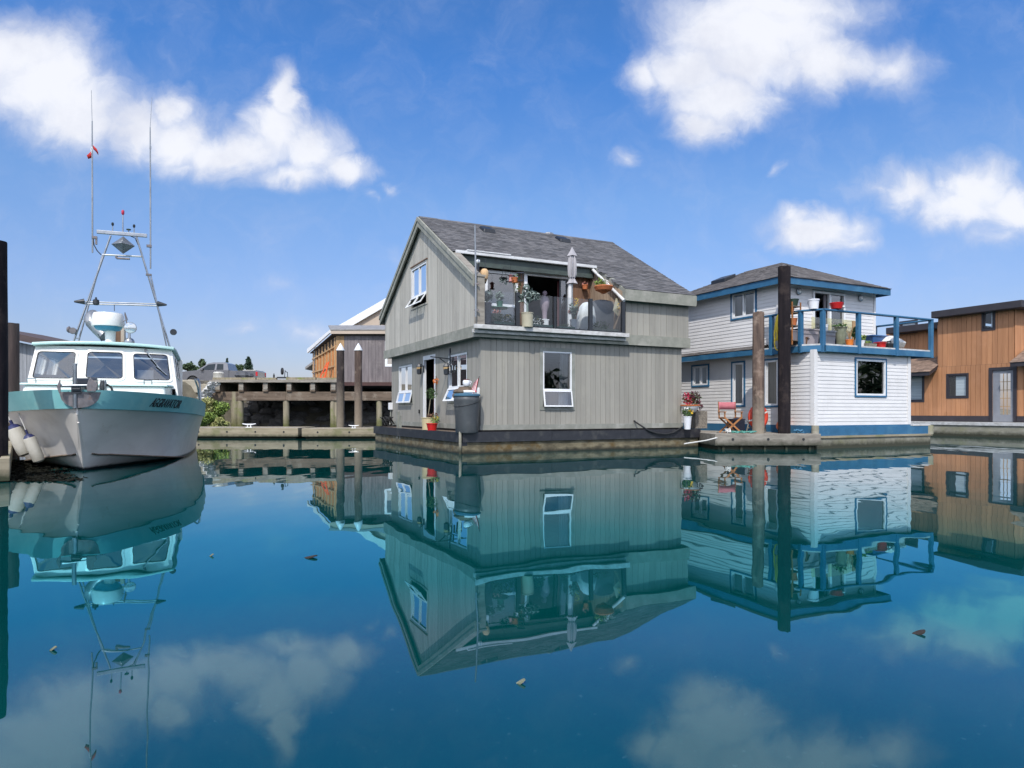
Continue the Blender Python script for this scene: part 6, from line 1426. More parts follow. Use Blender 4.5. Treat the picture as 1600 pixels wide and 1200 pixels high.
def loops(name, label, c, n, drop, mat, seed, r=.015, spread=.10):
    rng = random.Random(seed); pts = []
    for k in range(n):
        y0 = rng.uniform(-spread, spread); y1 = rng.uniform(-spread * 1.3, spread * 1.3); d = drop * rng.uniform(.86, 1.02); w = rng.uniform(.03, .07)
        pts += [(-.02, y0 * .4, .0), (-.05 - .01 * (k % 3), y0 - w, -.25 * d), (-.05 - .01 * (k % 3), y1 - w, -.75 * d), (-.05, y1, -d), (-.05 - .01 * (k % 2), y1 + w, -.75 * d), (-.05, y0 + w, -.25 * d)]
    pts += [(-.03, 0, 0), (-.06, .12, -.6 * drop), (-.07, .12, -1.08 * drop), (-.07, .02, -1.2 * drop), (-.07, -.10, -1.17 * drop)]
    sm = [Vector(p) for p in pts]
    for _ in range(2): sm = [q for a, b in zip(sm, sm[1:]) for q in (a.lerp(b, .25), a.lerp(b, .75))]
    m = M(); m.tube(sm, r, 6); o = m.build(name, mat, smooth=2); return tag(o, label, 'hose', loc=c, rz=RZ)
loops('garden_hose', 'yellow hose looped in long coils over the blue railing by the black pile', WF.w(DD - .13, .98, RT_ - .005), 6, .92, 'hose_yellow', 3, .02)
loops('garden_hose', 'thin pale yellow line hanging beside the top of the brown pile', WF.w(DD - .13, 1.60, RT_ - .005), 2, .55, 'hose_yellow', 5, .009, .04)
# ---- things on the dock in front of the white house
def on(u, v, Y, z): P = at(u, v, Y); return Vector((P.x, Y, z))
# director's chair
CH = on(1141, 675, 19.85, .437)
t = thing('folding_chair', 'folding wooden director chair with a faded pink back sling on the dock', 'chair', CH, rad(6))
m = M(); 
for y in (-.19, .19):
    for s_ in (-1, 1): m = M(); m.bar((s_ * .25, y, 0), (-s_ * .25, y, .44), .045, .028, (0, 1, 0)); m.build('leg', 'chair_wood', t)
for s_ in (-1, 1):
    m = M(); m.bar((s_ * .25, -.25, .60), (s_ * .25, .25, .60), .05, .03); m.build('armrest', 'chair_wood', t)
    m = M(); m.bar((s_ * .25, .20, .40), (s_ * .25, .24, .90), .035, .03, (0, 1, 0)); m.build('back_post', 'chair_wood', t)
    m = M(); m.bar((s_ * .25, -.2, .40), (s_ * .25, -.2, .59), .035, .03, (0, 1, 0)); m.build('arm_post', 'chair_wood', t)
    m = M(); m.bar((s_ * .25, -.22, .43), (s_ * .25, .22, .43), .035, .03); m.build('seat_rail', 'chair_wood', t)
def sling(z0, z1, y0, y1, sag, mat, name, vert):
    m = M(); n = 10; vs = []; fs = []
    for i in range(n + 1):
        k = i / n; x = -.255 + .51 * k; q = sag * (1 - (2 * k - 1) ** 2)
        vs += ([(x, y0 + q, z0), (x, y1 + q, z1)] if vert else [(x, y0, z0 - q), (x, y1, z1 - q)])
    for i in range(n): fs.append((2 * i, 2 * i + 2, 2 * i + 3, 2 * i + 1))
    m.add(vs, fs); o = m.build(name, mat, t, smooth=2, fix=False); so = o.modifiers.new('thickness', 'SOLIDIFY'); so.thickness = .008
sling(.67, .89, .195, .215, .03, 'fabric_pink', 'back_sling', True); sling(.44, .44, -.19, .19, .05, 'navy', 'seat_sling', False)
# navy box behind the chair
B_ = on(1150, 672, 20.55, .437); t = thing('cooler', 'dark navy box behind the folding chair', 'box', B_, rad(8)); m = M(); m.box(-.23, .22, -.15, .15, .04, .35); m.build('box_body', 'navy', t, bevel=.02); m = M(); m.box(-.24, .23, -.16, .16, .352, .40); m.build('lid', 'navy', t, bevel=.015); m = M(); m.box(-.2, .2, -.1, .1, 0, .04); m.build('foot', 'rubber', t)
# life ring
L_ = on(1184.5, 654, 20.0, at(0, 651.5, 20.0).z); t = thing('life_ring', 'red life ring on a small stand behind the brown pile', 'life ring', L_, rad(4))
m = M(); m.tube([(.235 * math.cos(a), 0, .30 * math.sin(a)) for a in [2 * math.pi * k / 32 for k in range(32)]], .068, 12, closed=True); m.build('ring', 'ring_red', t, smooth=2)
for a in (.15, .62, 1.1, 1.65):
    a *= math.pi; m = M(); m.tube([(.235 * math.cos(a) - .022 * math.sin(a), 0, .30 * math.sin(a) + .022 * math.cos(a)), (.235 * math.cos(a) + .022 * math.sin(a), 0, .30 * math.sin(a) - .022 * math.cos(a))], .071, 12); m.build('band', 'rope_white', t)
zf = .44 - L_.z
for x in (-.30, -.12, .28): m = M(); m.bar((x, .12, zf), (x * .8, .05, -.1), .03, .03); m.build('stand_leg', 'old_wood', t)
m = M(); m.bar((-.29, .1, zf + .13), (.27, .1, zf + .13), .03, .03); m.bar((-.29, .1, zf + .3), (.27, .1, zf + .3), .03, .03); m.build('stand_rail', 'old_wood', t)
# buoys
B_ = on(1223, 674, 19.95, .44); t = thing('buoy', 'faded orange round buoy lying behind the black pile', 'buoy', B_); m = M(); m.ball((0, 0, .19), .19, 16, 10, (1, 1, .9)); m.build('buoy_body', 'buoy_orange', t, smooth=True); m = M(); m.lathe([(.05, 0), (.03, .06)], (-.1, -.05, .33), 8); m.build('eye', 'buoy_orange', t)
# ropes
def heap(name, label, c, r, n, mat, seed, th=.014, hgt=.05):
    rng = random.Random(seed); pts = []
    a = 0
    for k in range(n): a += rng.uniform(.25, .75); q = r * rng.uniform(.35, 1.0); pts.append((q * math.cos(a), q * .5 * math.sin(a), th + rng.uniform(0, hgt)))
    m = M(); m.tube(pts, th, 6); o = m.build(name, mat, smooth=2); return tag(o, label, 'rope', loc=c)
heap('rope', 'loose heap of teal rope on the dock between chair and brown pile', on(1166, 676, 19.15, .437), .30, 70, 'rope_green', 1)
heap('rope', 'darker green rope tangle under the front of the folding chair', on(1148, 677, 19.05, .437), .20, 45, 'rope_green', 2)
heap('rope', 'small knot of blue rope on the dock right of the black pile', on(1248, 677, 19.0, .437), .16, 50, 'rope_blue', 3, .014, .10)
heap('rope', 'tied knot of white rope at the end of the mooring line', on(1138, 678, 18.9, .44), .10, 40, 'rope_white', 4, .016, .14)
A, B = on(1137, 680, 18.85, .40), at(1069, 693.5, 18.3); m = M(); m.tube([A, A.lerp(B, .5) + Vector((0, 0, -.03)), B], .017, 6); o = m.build('mooring_line', 'rope_white', smooth=True); tag(o, 'pale mooring line sloping from the dock down to the grey float', 'mooring line')
# plants at the corner of the grey house
gd = lambda u, y, z=.535: HF.w(HF.hit(u, 668, 1, y)[0], y, z)
P = on(1078.5, 625, 20.05, at(0, 637, 20.05).z); t = thing('hanging_basket', 'white bowl basket of red and dark flowers beside the grey corner', 'hanging basket', P)
m = M(); m.lathe([(.05, -.16), (.16, -.12), (.25, .0), (.275, .07), (.26, .08), (.22, .04)], n=24); m.build('bowl', 'pot_white', t, smooth=True); m = M(); m.lathe([(.276, .045), (.285, .07), (.262, .085)], n=24); m.build('rim', 'terracotta', t, smooth=True)
m = M(); m.lathe([(.22, .03), (.2, .06)], n=16); m.build('soil', 'soil', t)
foliage(t, 'leaves', 'leaf', (.06, 0, .26), (.27, .22, .2), 150, .10, 11, .1); foliage(t, 'flowers', 'petal_red', (-.08, -.04, .28), (.18, .2, .2), 80, .10, 12, .3); foliage(t, 'flowers', 'petal_dark', (.13, 0, .30), (.18, .2, .18), 120, .10, 13, .3)
m = M(); m.tube([(.1, 0, -.15), (.1, 0, -.6), (.1, .0, .437 - P.z)], .012, 6); m.tube([(0, .0, -.15), (-.02, 0, .437 - P.z)], .02, 6); m.build('stand', 'dark_metal', t)
P = on(1091.5, 640, 20.9, .54); t = thing('planter', 'square exposed aggregate planter with a dark leafed plant at the grey house corner', 'planter', on(1089, 668, 20.6, .54), RZ)
m = M(); m.box(-.23, .23, -.2, .2, 0, .52); m.build('planter_body', 'aggregate', t, bevel=.012); m = M(); m.box(-.18, .18, -.15, .15, .515, .53); m.build('soil', 'soil', t); foliage(t, 'leaves', 'petal_dark', (.06, 0, .68), (.12, .12, .16), 70, .10, 14)
pot('flower_pot', 'tall white pot with yellow flowers beside the aggregate planter', on(1074, 669, 19.75, .535), .125, .38, 'pot_white', taper=.7, plant=lambda t, h: (foliage(t, 'leaves', 'leaf', (0, 0, h + .10), (.15, .15, .15), 90, .11, 15, .05), foliage(t, 'flowers', 'petal_yellow', (.10, -.05, h + .13), (.07, .07, .06), 26, .08, 16), foliage(t, 'flowers', 'petal_white', (-.06, -.05, h + .2), (.08, .08, .07), 20, .07, 17)))

# ================================================================ brown house
BF2 = Frame((20.63, 28.0, 0), RZ)
bh = thing('floating_house', 'brown board two storey floating house with dark trim and a glazed door', 'floating house', BF2.o, RZ)
b_ = lambda c, d, z: (-d, c, z)
hb = lambda u, v, x=0.0: BF2.hit(u, v, 0, x)
def rb(u0, v0, u1, v1, x=0.0): return rect(u0, v0, u1, v1, 0, x, BF2)
BZ0, BZ1, BZ2 = .86, 3.05, 5.25
win1 = rb(1481.5, 586, 1511.5, 620); win2 = rb(1415, 587, 1442.5, 626); win3 = rb(1537, 485, 1553, 514); dor = rb(1551, 578.5, 1584, 656); win4 = rb(1408, 503, 1432, 519, .9)
dor = (dor[0], dor[1], .62, dor[3]); yl = 6.2; yr = -1.6
sp_ = hb(1466, 540)[1]
m = boards(b_, yr, yl, BZ0, BZ1, [win1, win2, dor], step=.205, gap=.012); boards(b_, -.02, sp_, BZ1 + .006, BZ2, [win3], step=.205, gap=.012, m=m); m.build('wall', 'brown_siding', bh)
m = boards(b_, yr, yl, .62, BZ1, [win1, win2, dor], step=9, gap=0, d0=-.08, d1=-.001); boards(b_, 0, sp_, BZ1, BZ2, [win3], step=9, gap=0, d0=-.08, d1=-.001, m=m); m.build('inner_wall', 'brown_back', bh)
m = boards(lambda c, d, z: (c, -.03 - d, z), .0, 7, BZ1, BZ2, step=.205, gap=.012); m.build('wall', 'brown_siding', bh)
m = boards(lambda c, d, z: (.9 - d, c, z), sp_, yl, BZ1 + .2, BZ2 - .25, [win4], step=.205, gap=.012); boards(lambda c, d, z: (.9 - d, c, z), sp_, yl, BZ1, BZ2 - .25, [win4], step=9, gap=0, d0=-.08, d1=-.001, m=m); m.build('upper_wall', 'brown_siding', bh)
m = M(); m.box(.0, .9, sp_ - .06, sp_ + .0, BZ1, BZ2); m.box(.1, 7, sp_, sp_ + .1, BZ1, BZ2 - .3); m.box(.1, 7, yr + .1, yr + .2, .6, BZ1); m.build('return_wall', 'brown_siding', bh)
for a, b in ((yr, dor[0] - .1), (dor[1] + .1, yl)): m = M(); m.box(-.05, .0 - .024, a, b, .62, BZ0); m.build('base_board', 'dark_trim', bh)
m = M(); m.box(-.02, -.002, .0, sp_, BZ1 - .012, BZ1 + .005); m.build('joint_flashing', 'dark_trim', bh)
def bwin(r, tf, blind=True, side_dark=0.0):
    w = window(bh, tf, *r, fw=.05, fmat='dark_trim', trim='dark_trim', tw=.07, pmat='pane_clear', proud=.02)
    if blind: m = M(tf); a, b, z0, z1 = r; m.box(a + .02, b - .02 - side_dark, -.08, -.06, z0, z1); m.build('blind', 'blind', w)
bwin(win1, b_, True, .28); bwin(win2, b_); bwin(win3, b_, True, .25); bwin(win4, lambda c, d, z: (.9 - d, c, z))
# glazed door
a, b, z0, z1 = dor
m = M(b_); m.box(a - .13, a, -.05, .05, z0, z1 + .13); m.box(b, b + .13, -.05, .05, z0, z1 + .13); m.box(a, b, -.05, .05, z1, z1 + .13); d = m.build('door', 'dark_trim', bh)
m = M(b_); st = .17; m.box(a, b, -.03, .0, z0, z0 + .30); m.box(a, b, -.03, .0, z1 - .14, z1); m.box(a, a + .12, -.03, .0, z0 + .3, z1 - .14); m.box(b - .28, b, -.03, .0, z0 + .3, z1 - .14)
gl = m.build('door_leaf', 'bin_grey', d)
m = M(b_); ga, gb, gz0, gz1 = a + .12, b - .28, z0 + .3, z1 - .14
for i in range(1, 3): c = ga + (gb - ga) * i / 3; m.box(c - .012, c + .012, -.022, -.004, gz0, gz1)
for i in range(1, 5): c = gz0 + (gz1 - gz0) * i / 5; m.box(ga, gb, -.021, -.005, c - .012, c + .012)
m.build('muntin', 'stud_wood', d)
m = M(b_); m.quad((ga, -.014, gz0), (gb, -.014, gz0), (gb, -.014, gz1), (ga, -.014, gz1)); m.build('pane', 'pane_dark', d, fix=False)
m = M(); m.box(.95, 1.0, yr + .25, yl - .1, .62, BZ1); m.box(.1, 1.0, yr + .25, yl - .1, .60, .63); m.box(.1, 1.0, yr + .25, yl - .1, BZ1 - .06, BZ1 - .02); m.build('room', 'interior', bh)
# roofs and fascias
m = M(); m.box(-.40, 7, -.5, sp_ + .08, BZ2 + .0, BZ2 + .30); m.build('roof', 'dark_trim', bh, bevel=.02)
m = M(); m.box(.35, 7, sp_ + .10, hb(1384, 490, .35)[1], BZ2 - .40, BZ2 - .10); m.build('roof', 'dark_trim', bh, bevel=.02)
def skroof(y0, y1, x_in, z_in, z_out, xo=-.62):
    m = M(); m.hexa([(xo, y0, z_out - .16), (x_in, y0, z_in - .16), (x_in, y1, z_in - .16), (xo, y1, z_out - .16)], [(xo, y0, z_out), (x_in, y0, z_in), (x_in, y1, z_in), (xo, y1, z_out)]); s = m.build('skirt_roof', 'dark_trim', bh)
    m = M(); plane_shingles(m, (xo - .03, y0 - .03, z_out + .003), (xo - .03, y1 + .03, z_out + .003), (x_in, y0 - .03, z_in + .003), (x_in, y1 + .03, z_in + .003), random.Random(6)); m.build('shingles', 'shingle_tan', s)
skroof(sp_ + .02, yl + .1, .87, BZ1 + .55, BZ1 - .22); skroof(yr, -.12, .7, BZ1 + .60, BZ1 - .02, -.5)
m = M(); m.lathe([(.03, BZ2 + .2), (.03, BZ2 + .5), (.06, BZ2 + .5), (.06, BZ2 + .56)], (1.6, 1.2, 0), 8); m.lathe([(.02, BZ2 + .2), (.02, BZ2 + .62)], (1.8, 1.2, 0), 8); m.build('vent_pipe', 'alu', bh)
m = M(); m.box(-.9, 7, yr - .3, yl + .5, -.6, .46); m.build('float', 'dock_concrete', bh, bevel=.03)
m = M(); m.box(-.94, 7, yr - .3, yl + .5, .47, .60); m.build('side_deck', 'ledge_white', bh)

# ================================================================ things on the grey house's balcony and deck
bl = lambda u, y, z=3.217: HF.w(HF.hit(u, 490, 1, y)[0], y, z)
# closed parasol
P = bl(894, .42); t = thing('parasol', 'closed pale grey parasol standing on the balcony before the roof', 'parasol', P)
zt = at(0, 386, 19).z - 3.217 - .02; zb = at(0, 444, 19).z - 3.217
m = M(); m.tube([(0, 0, 0), (0, 0, zt - .02)], .02, 8); m.build('pole', 'alu', t)
m = M(); m.lathe([(.13, zb + .02), (.085, zb + .10), (.065, zb + .17), (.10, zb + .27), (.105, zb + .5), (.085, zt - .24), (.07, zt - .20)], n=32, fold=.22, nf=8); m.build('canopy', 'fabric_grey', t, smooth=True)
m = M(); m.lathe([(.145, zt - .225), (.06, zt - .08), (.012, zt + .02)], n=4); m.build('canopy_top', 'fabric_grey', t)
m = M(); m.lathe([(.074, zb + .155), (.076, zb + .19)], n=24); m.build('tie', 'navy', t)
m = M(); m.lathe([(.24, 0), (.24, .05), (.04, .09), (.035, .3)], n=18); m.build('base', 'dark_metal', t)
# flag pole at the corner
P = HF.w(*HF.hit(740, 440, 1, -.36)); A = HF.w(-.30, -.34, 3.2); ztp = at(0, 352, A.y).z
t = thing('pole', 'thin bare white pole rising at the gable corner of the balcony', 'pole', A); m = M(); m.tube([(0, 0, .2), (.0, 0, 1.2), (-.02, 0, ztp - 3.2)], [.026, .024, .016], 8); m.build('pole_shaft', 'alu', t, smooth=True)
m = M(); m.box(-.04, .08, -.02, .02, .35, .39); m.box(-.04, .08, -.02, .02, 1.0, 1.04); m.build('bracket', 'dull_steel', t)
# lamp post with globe
t = thing('lamp_post', 'black lamp post with a small white globe at the balcony corner', 'lamp post', bl(747, -.02)); zg = at(0, 409, 17.3).z - 3.217
m = M(); m.tube([(0, 0, 0), (0, 0, zg - .06)], .03, 8); m.lathe([(.06, 0), (.04, .2)], n=10); m.box(-.02, .22, -.015, .015, zg - .46, zg - .43); m.build('post', 'dark_metal', t)
m = M(); m.ball((0, 0, zg), .055, 16, 10); m.build('globe', 'globe_white', t, smooth=True)
# tan lantern
P = HF.w(*HF.hit(757, 430, 1, -.02)); t = thing('paper_lantern', 'tan egg shaped lantern hanging under the balcony header', 'lantern', P)
m = M(); m.lathe([(.05, -.17), (.075, -.10), (.105, .02), (.10, .10), (.06, .155), (.02, .165)], n=24, fold=.03, nf=12); m.build('shade', 'lantern_tan', t, smooth=True); m = M(); m.tube([(0, 0, .16), (0, .9, .62)], .006, 5); m.build('hanger', 'rubber', t); m = M(); m.lathe([(.035, -.21), (.05, -.17)], n=12); m.build('cap', 'rubber', t)
t = M(); t.tube([(0, 0, 0), (0, 0, .55)], .055, 10); o = t.build('roll', 'terracotta'); tag(o, 'upright rust coloured roll behind the corner post of the balcony', 'roll', loc=bl(749, .0))
# hanging dark basket
P = HF.w(*HF.hit(786.5, 436, 1, .5)); t = thing('hanging_basket', 'small black hanging basket trailing leaves before the sliding window', 'hanging basket', P)
m = M(); m.lathe([(.03, -.05), (.09, -.02), (.115, .03), (.10, .03)], n=18); m.build('bowl', 'rubber', t, smooth=True); m = M(); [m.tube([(.1 * math.cos(a), .1 * math.sin(a), .02), (0, 0, .32)], .004, 4) for a in (0, 2.1, 4.2)]; m.build('hanger', 'rubber', t); foliage(t, 'leaves', 'leaf_blue', (0, 0, -.05), (.14, .14, .14), 45, .09, 3)
# bird feeder group on the cedar post
P = HF.w(*HF.hit(798, 434, 1, .9)); t = thing('bird_feeder', 'small pale pink bird feeder with a dark rim hanging beside the cedar wall', 'bird feeder', P)
m = M(); m.lathe([(.045, -.10), (.05, .05)], n=12); m.build('feeder_body', 'petal_pink', t); m = M(); m.lathe([(.085, .05), (.02, .09)], n=12); m.build('lid', 'maroon', t); m = M(); m.lathe([(.075, -.12), (.075, -.10)], n=12); m.build('tray', 'maroon', t); m = M(); m.tube([(0, 0, .08), (0, 0, .4)], .004, 4); m.build('hanger', 'rubber', t)
P = HF.w(*HF.hit(813, 432, 1, .35)); t = thing('wind_chime', 'dark two tier wind chime hanging before the white door frame', 'wind chime', P)
m = M(); m.box(-.10, .10, -.06, .06, .08, .105); m.build('tier', 'navy', t); m = M(); m.box(-.07, .07, -.05, .05, -.12, -.10); m.build('tier', 'navy', t); m = M(); [m.tube([(x, 0, .09), (x, 0, -.11)], .008, 5) for x in (-.06, 0, .06)]; m.build('chime_tube', 'dark_metal', t)
P = HF.w(*HF.hit(804.5, 442, 1, .5)); pot('hanging_pot', 'terracotta hanging pot with trailing vine on the cedar wall', P, .10, .14, 'terracotta', cat='hanging pot', plant=lambda t, h: foliage(t, 'leaves', 'leaf', (.06, -.02, -.02), (.14, .1, .26), 70, .09, 6))
# round table with plants
xt = bl(779, .45); t = thing('side_table', 'small round green topped table holding plants behind the balcony glass', 'table', xt); m = M(); m.lathe([(.25, .56), (.26, .575), (.25, .59)], n=24); m.build('tabletop', 'green_tray', t); m = M(); m.tube([(0, 0, .02), (0, 0, .56)], .028, 8); m.build('leg', 'plastic_white', t); m = M(); m.lathe([(.18, 0), (.16, .025), (.03, .04)], n=18); m.build('base', 'plastic_white', t)
pot('flower_pot', 'green pot with upright leaves on the round balcony table', xt + Vector((.03, 0, .592)), .09, .16, 'green_tray', plant=stalks('leaf', 6, .22, .10, 7, 'leaf_blue', .12))
pot('flower_pot', 'pot of pale blue green leaves at the left end of the balcony glass', bl(761, .05), .12, .62, 'pot_grey', taper=.8, plant=stalks('leaf', 6, .30, .12, 8, 'leaf_blue', .15))
pot('flower_pot', 'cream bowl on the balcony floor behind the first glass panel', bl(775, .15), .17, .36, 'pot_beige', taper=.6, plant=lambda t, h: foliage(t, 'leaves', 'petal_pink', (0, 0, h + .05), (.14, .14, .08), 40, .08, 9))
t = thing('planter', 'long green planter box with yellow blooms behind the first glass panel', 'planter', bl(793, -.12), RZ); m = M(); m.box(-.42, .30, -.08, .08, 0, .13); m.build('planter_box', 'green_tray', t, bevel=.01); foliage(t, 'leaves', 'leaf', (-.05, 0, .2), (.36, .09, .14), 130, .09, 10); foliage(t, 'flowers', 'petal_yellow', (-.02, -.05, .27), (.10, .05, .05), 18, .06, 11)
t = thing('planter', 'long green planter box with leaves behind the second glass panel', 'planter', bl(845, -.12), RZ); m = M(); m.box(-.42, .42, -.08, .08, 0, .12); m.build('planter_box', 'green_tray', t, bevel=.01); foliage(t, 'leaves', 'leaf', (-.12, 0, .22), (.24, .09, .16), 110, .09, 12); foliage(t, 'flowers', 'petal_yellow', (-.12, -.06, .26), (.05, .03, .04), 10, .05, 13)
t = thing('planter', 'green planter box at the foot of the third glass panel', 'planter', bl(884, -.12), RZ); m = M(); m.box(-.25, .25, -.08, .08, 0, .11); m.build('planter_box', 'green_tray', t, bevel=.01); foliage(t, 'leaves', 'leaf', (0, 0, .13), (.22, .08, .06), 50, .07, 14)
t = thing('planter', 'low planter of grasses at the foot of the last glass panel', 'planter', bl(945, -.10), RZ); m = M(); m.box(-.42, .42, -.08, .08, 0, .12); m.build('planter_box', 'glaze_green', t, bevel=.01); foliage(t, 'leaves', 'leaf', (-.1, 0, .2), (.3, .08, .13), 90, .09, 15)
# big beige pot standing outside the glass with a cactus-like plant
def cactus(t, h):
    m = M(); rng = random.Random(4)
    m.tube([(0, 0, h - .05), (0, 0, h + .25), (-.02, 0, h + .62)], [.03, .026, .02], 8); P = []
    for (x, z, r) in ((-.04, .62, .10), (.12, .50, .10), (.22, .40, .09), (-.16, .36, .09), (.05, .38, .08), (-.08, .46, .08)):
        m.tube([(0, 0, h + z - .18), (x, 0, h + z)], .012, 5); P.append((x, rng.uniform(-.06, .06), h + z, r))
    m.build('stem', 'leaf_blue', t); m = M()
    for (x, y, z, r) in P: m.leaves((x, y, z), (r, r, r * 1.1), 16, .15, rng, shell=0)
    m.build('leaves', 'leaf_blue', t, fix=False)
pot('flower_pot', 'large beige pot with a grey green fleshy plant on the balcony ledge', HF.w(HF.hit(824, 510, 1, -.325)[0], -.325, 3.224) + Vector((0, 0, .0)), .155, .37, 'pot_beige', taper=.92, plant=cactus)
# inside the doorway: lilac ornament, white table
P = bl(851, 1.9); t = thing('ornament', 'pale lilac rounded figure ornament inside the open balcony door', 'ornament', P, RZ); z0 = at(0, 480, 19.5).z - 3.217
m = M(); m.lathe([(.10, .02), (.07, z0 * .8), (.08, z0), (.14, z0 + .16), (.15, z0 + .32), (.10, z0 + .42), (.04, z0 + .45), (.04, z0 + .47), (.08, z0 + .53), (.06, z0 + .60), (.01, z0 + .62)], n=20); m.build('figure', 'lilac', t, smooth=True); m = M(); m.lathe([(.18, 0), (.18, .02)], n=16); m.build('base', 'dark_metal', t)
P = bl(837, 1.15); t = thing('table', 'low white table with a white cloth in the balcony doorway', 'table', P, RZ)
m = M(); m.box(-.30, .34, -.18, .18, .42, .45); m.build('tabletop', 'trim_white', t); [M().box(x - .02, x + .02, y - .02, y + .02, 0, .42).build('leg', 'trim_white', t) for x in (-.26, .30) for y in (-.15, .15)]
m = M(); m.box(-.26, .06, -.195, -.181, .15, .455); m.box(.16, .27, -.20, -.186, .02, .455); m.build('cloth', 'fabric_white', t, bevel=.006)
# covered chair (white cover) and grey covered barbecue
def cover(label, name, cat, P, prof, mat, sx, sy, seed, ear=0):
    t = thing(name, label, cat, P, RZ); n = 30; vs = []; fs = []; L = len(prof)
    for i, (r, z) in enumerate(prof):
        for k in range(n):
            a = 2 * math.pi * k / n; f = 1 + (.05 + .07 * (1 - i / L)) * math.sin(5 * a + seed + .6 * i) * .6 + .05 * noise.noise(Vector((math.cos(a) * 2, math.sin(a) * 2, z * 3 + seed)))
            c, s_ = math.cos(a), math.sin(a); q = (abs(c) ** 3 + abs(s_) ** 3) ** (-1 / 3)
            vs.append((sx * r * q * c * f, sy * r * q * s_ * f, z + .02 * math.sin(3 * a + seed)))
    for i in range(L - 1):
        for k in range(n): fs.append((i * n + k, i * n + (k + 1) % n, (i + 1) * n + (k + 1) % n, (i + 1) * n + k))
    fs.append(tuple((L - 1) * n + k for k in range(n))); m = M(); m.add(vs, fs); m.build('cover', mat, t, smooth=2)
    m = M(); m.tube([(sx * .98 * math.cos(a), sy * .98 * math.sin(a), .12 + .02 * math.sin(4 * a)) for a in [2 * math.pi * k / 20 for k in range(20)]], .008, 5, closed=True); m.build('cord', 'rubber', t); return t
cover('chair under a creased white cover between parasol and last glass post', 'covered_chair', 'covered chair', bl(917, .22), [(.98, .02), (1.0, .25), (.92, .5), (.72, .74), (.45, .84), (.12, .87)], 'fabric_white', .27, .22, 1)
cover('barbecue under a dark grey cover behind the last glass panel', 'covered_barbecue', 'barbecue', bl(948, .55), [(.85, .02), (.9, .35), (1.0, .60), (.98, .88), (.75, 1.0), (.2, 1.03)], 'fabric_dark', .62, .30, 2)
# plant with yellow flowers near the parasol
pot('flower_pot', 'white pot with tall yellow flower spikes beside the closed parasol', bl(896, .02), .10, .34, 'pot_white', plant=lambda t, h: (stalks('leaf', 9, .42, .12, 9, 'leaf_blue', .11)(t, h), foliage(t, 'flowers', 'petal_yellow', (.08, 0, h + .46), (.06, .06, .16), 46, .07, 18), foliage(t, 'flowers', 'petal_pink', (-.10, -.04, h + .22), (.08, .06, .08), 20, .07, 19)))
# terracotta trough on the railing
P = HF.w(*HF.hit(943, 451, 1, .05)); t = thing('hanging_pot', 'wide terracotta planter of white flowers hanging under the sloping roof edge', 'hanging pot', P, RZ)
m = M(); m.lathe([(.10, -.10), (.22, -.05), (.27, .05), (.26, .07), (.2, .03)], n=22); m.build('pot', 'terracotta', t, smooth=True); m = M(); m.lathe([(.05, -.14), (.11, -.10)], n=14); m.build('base', 'terracotta', t); foliage(t, 'leaves', 'leaf_light', (-.10, 0, .14), (.16, .12, .14), 80, .10, 20); foliage(t, 'flowers', 'petal_white', (.05, -.05, .17), (.2, .1, .11), 46, .07, 21)
m = M(); [m.tube([(x, 0, .04), (x * .3, .25, .46)], .005, 4) for x in (-.24, .24)]; m.build('hanger', 'rubber', t)
P = HF.w(*HF.hit(914, 452, 1, 1.35)); pot('hanging_pot', 'small terracotta pot on the dark bracket of the cedar wall', P, .09, .13, 'terracotta', cat='hanging pot', plant=lambda t, h: foliage(t, 'flowers', 'petal_pink', (0, 0, h + .03), (.08, .08, .06), 24, .06, 22))
# hanging tea towel bag
P = HF.w(*HF.hit(964.5, 477, 1, .02)); t = thing('cloth_bag', 'cream cloth with a yellow pattern hung on the last glass panel', 'cloth', P, RZ)
m = M(); m.add([(-.05, 0, .20), (.16, .02, .16), (.20, -.02, -.14), (.02, .02, -.30), (-.16, -.01, -.16), (.03, -.03, -.05)], [(0, 1, 5), (1, 2, 5), (2, 3, 5), (3, 4, 5), (4, 0, 5)]); o = m.build('cloth', 'pot_beige', t, fix=False); so = o.modifiers.new('thickness', 'SOLIDIFY'); so.thickness = .008
m = M(); m.leaves((.02, -.05, -.04), (.06, .01, .14), 12, .09, random.Random(5)); m.build('pattern', 'petal_yellow', t, fix=False)

# drum at the corner with things on its lid
dd_ = HF.l(at(729.5, 672, 16.95)); DP = Vector((at(729.5, 600, 16.95).x, 16.95, .52))
t = thing('barrel', 'big dark grey plastic drum with a blue lid at the corner of the grey float', 'drum', DP)
hh = .93
m = M(); m.lathe([(.27, 0), (.285, .03), (.29, .3), (.315, .62), (.325, .80), (.33, .84), (.32, .86), (.31, hh - .02)], n=36); m.build('drum_body', 'drum_plastic', t, smooth=True)
m = M(); m.lathe([(.335, hh - .02), (.34, hh + .02), (.30, hh + .045), (.02, hh + .05)], n=36); m.build('lid', 'drum_blue', t, smooth=True)
m = M(); m.tube([(.325 * math.cos(a), .325 * math.sin(a), .74 - .09 * math.cos(a + 2.4)) for a in [2 * math.pi * k / 24 for k in range(24)]], .008, 5, closed=True); m.build('cord', 'rubber', t)
tp = DP + Vector((0, 0, hh + .05))
o = M(); rock(o, (-.17, -.06, .04), .14, random.Random(1)); rock(o, (-.05, .0, .08), .15, random.Random(2)); rock(o, (-.26, -.02, -.05), .10, random.Random(8)); o = o.build('burlap', 'beam_wood', smooth=True); tag(o, 'brown crumpled burlap heaped on the drum lid', 'burlap', loc=tp)
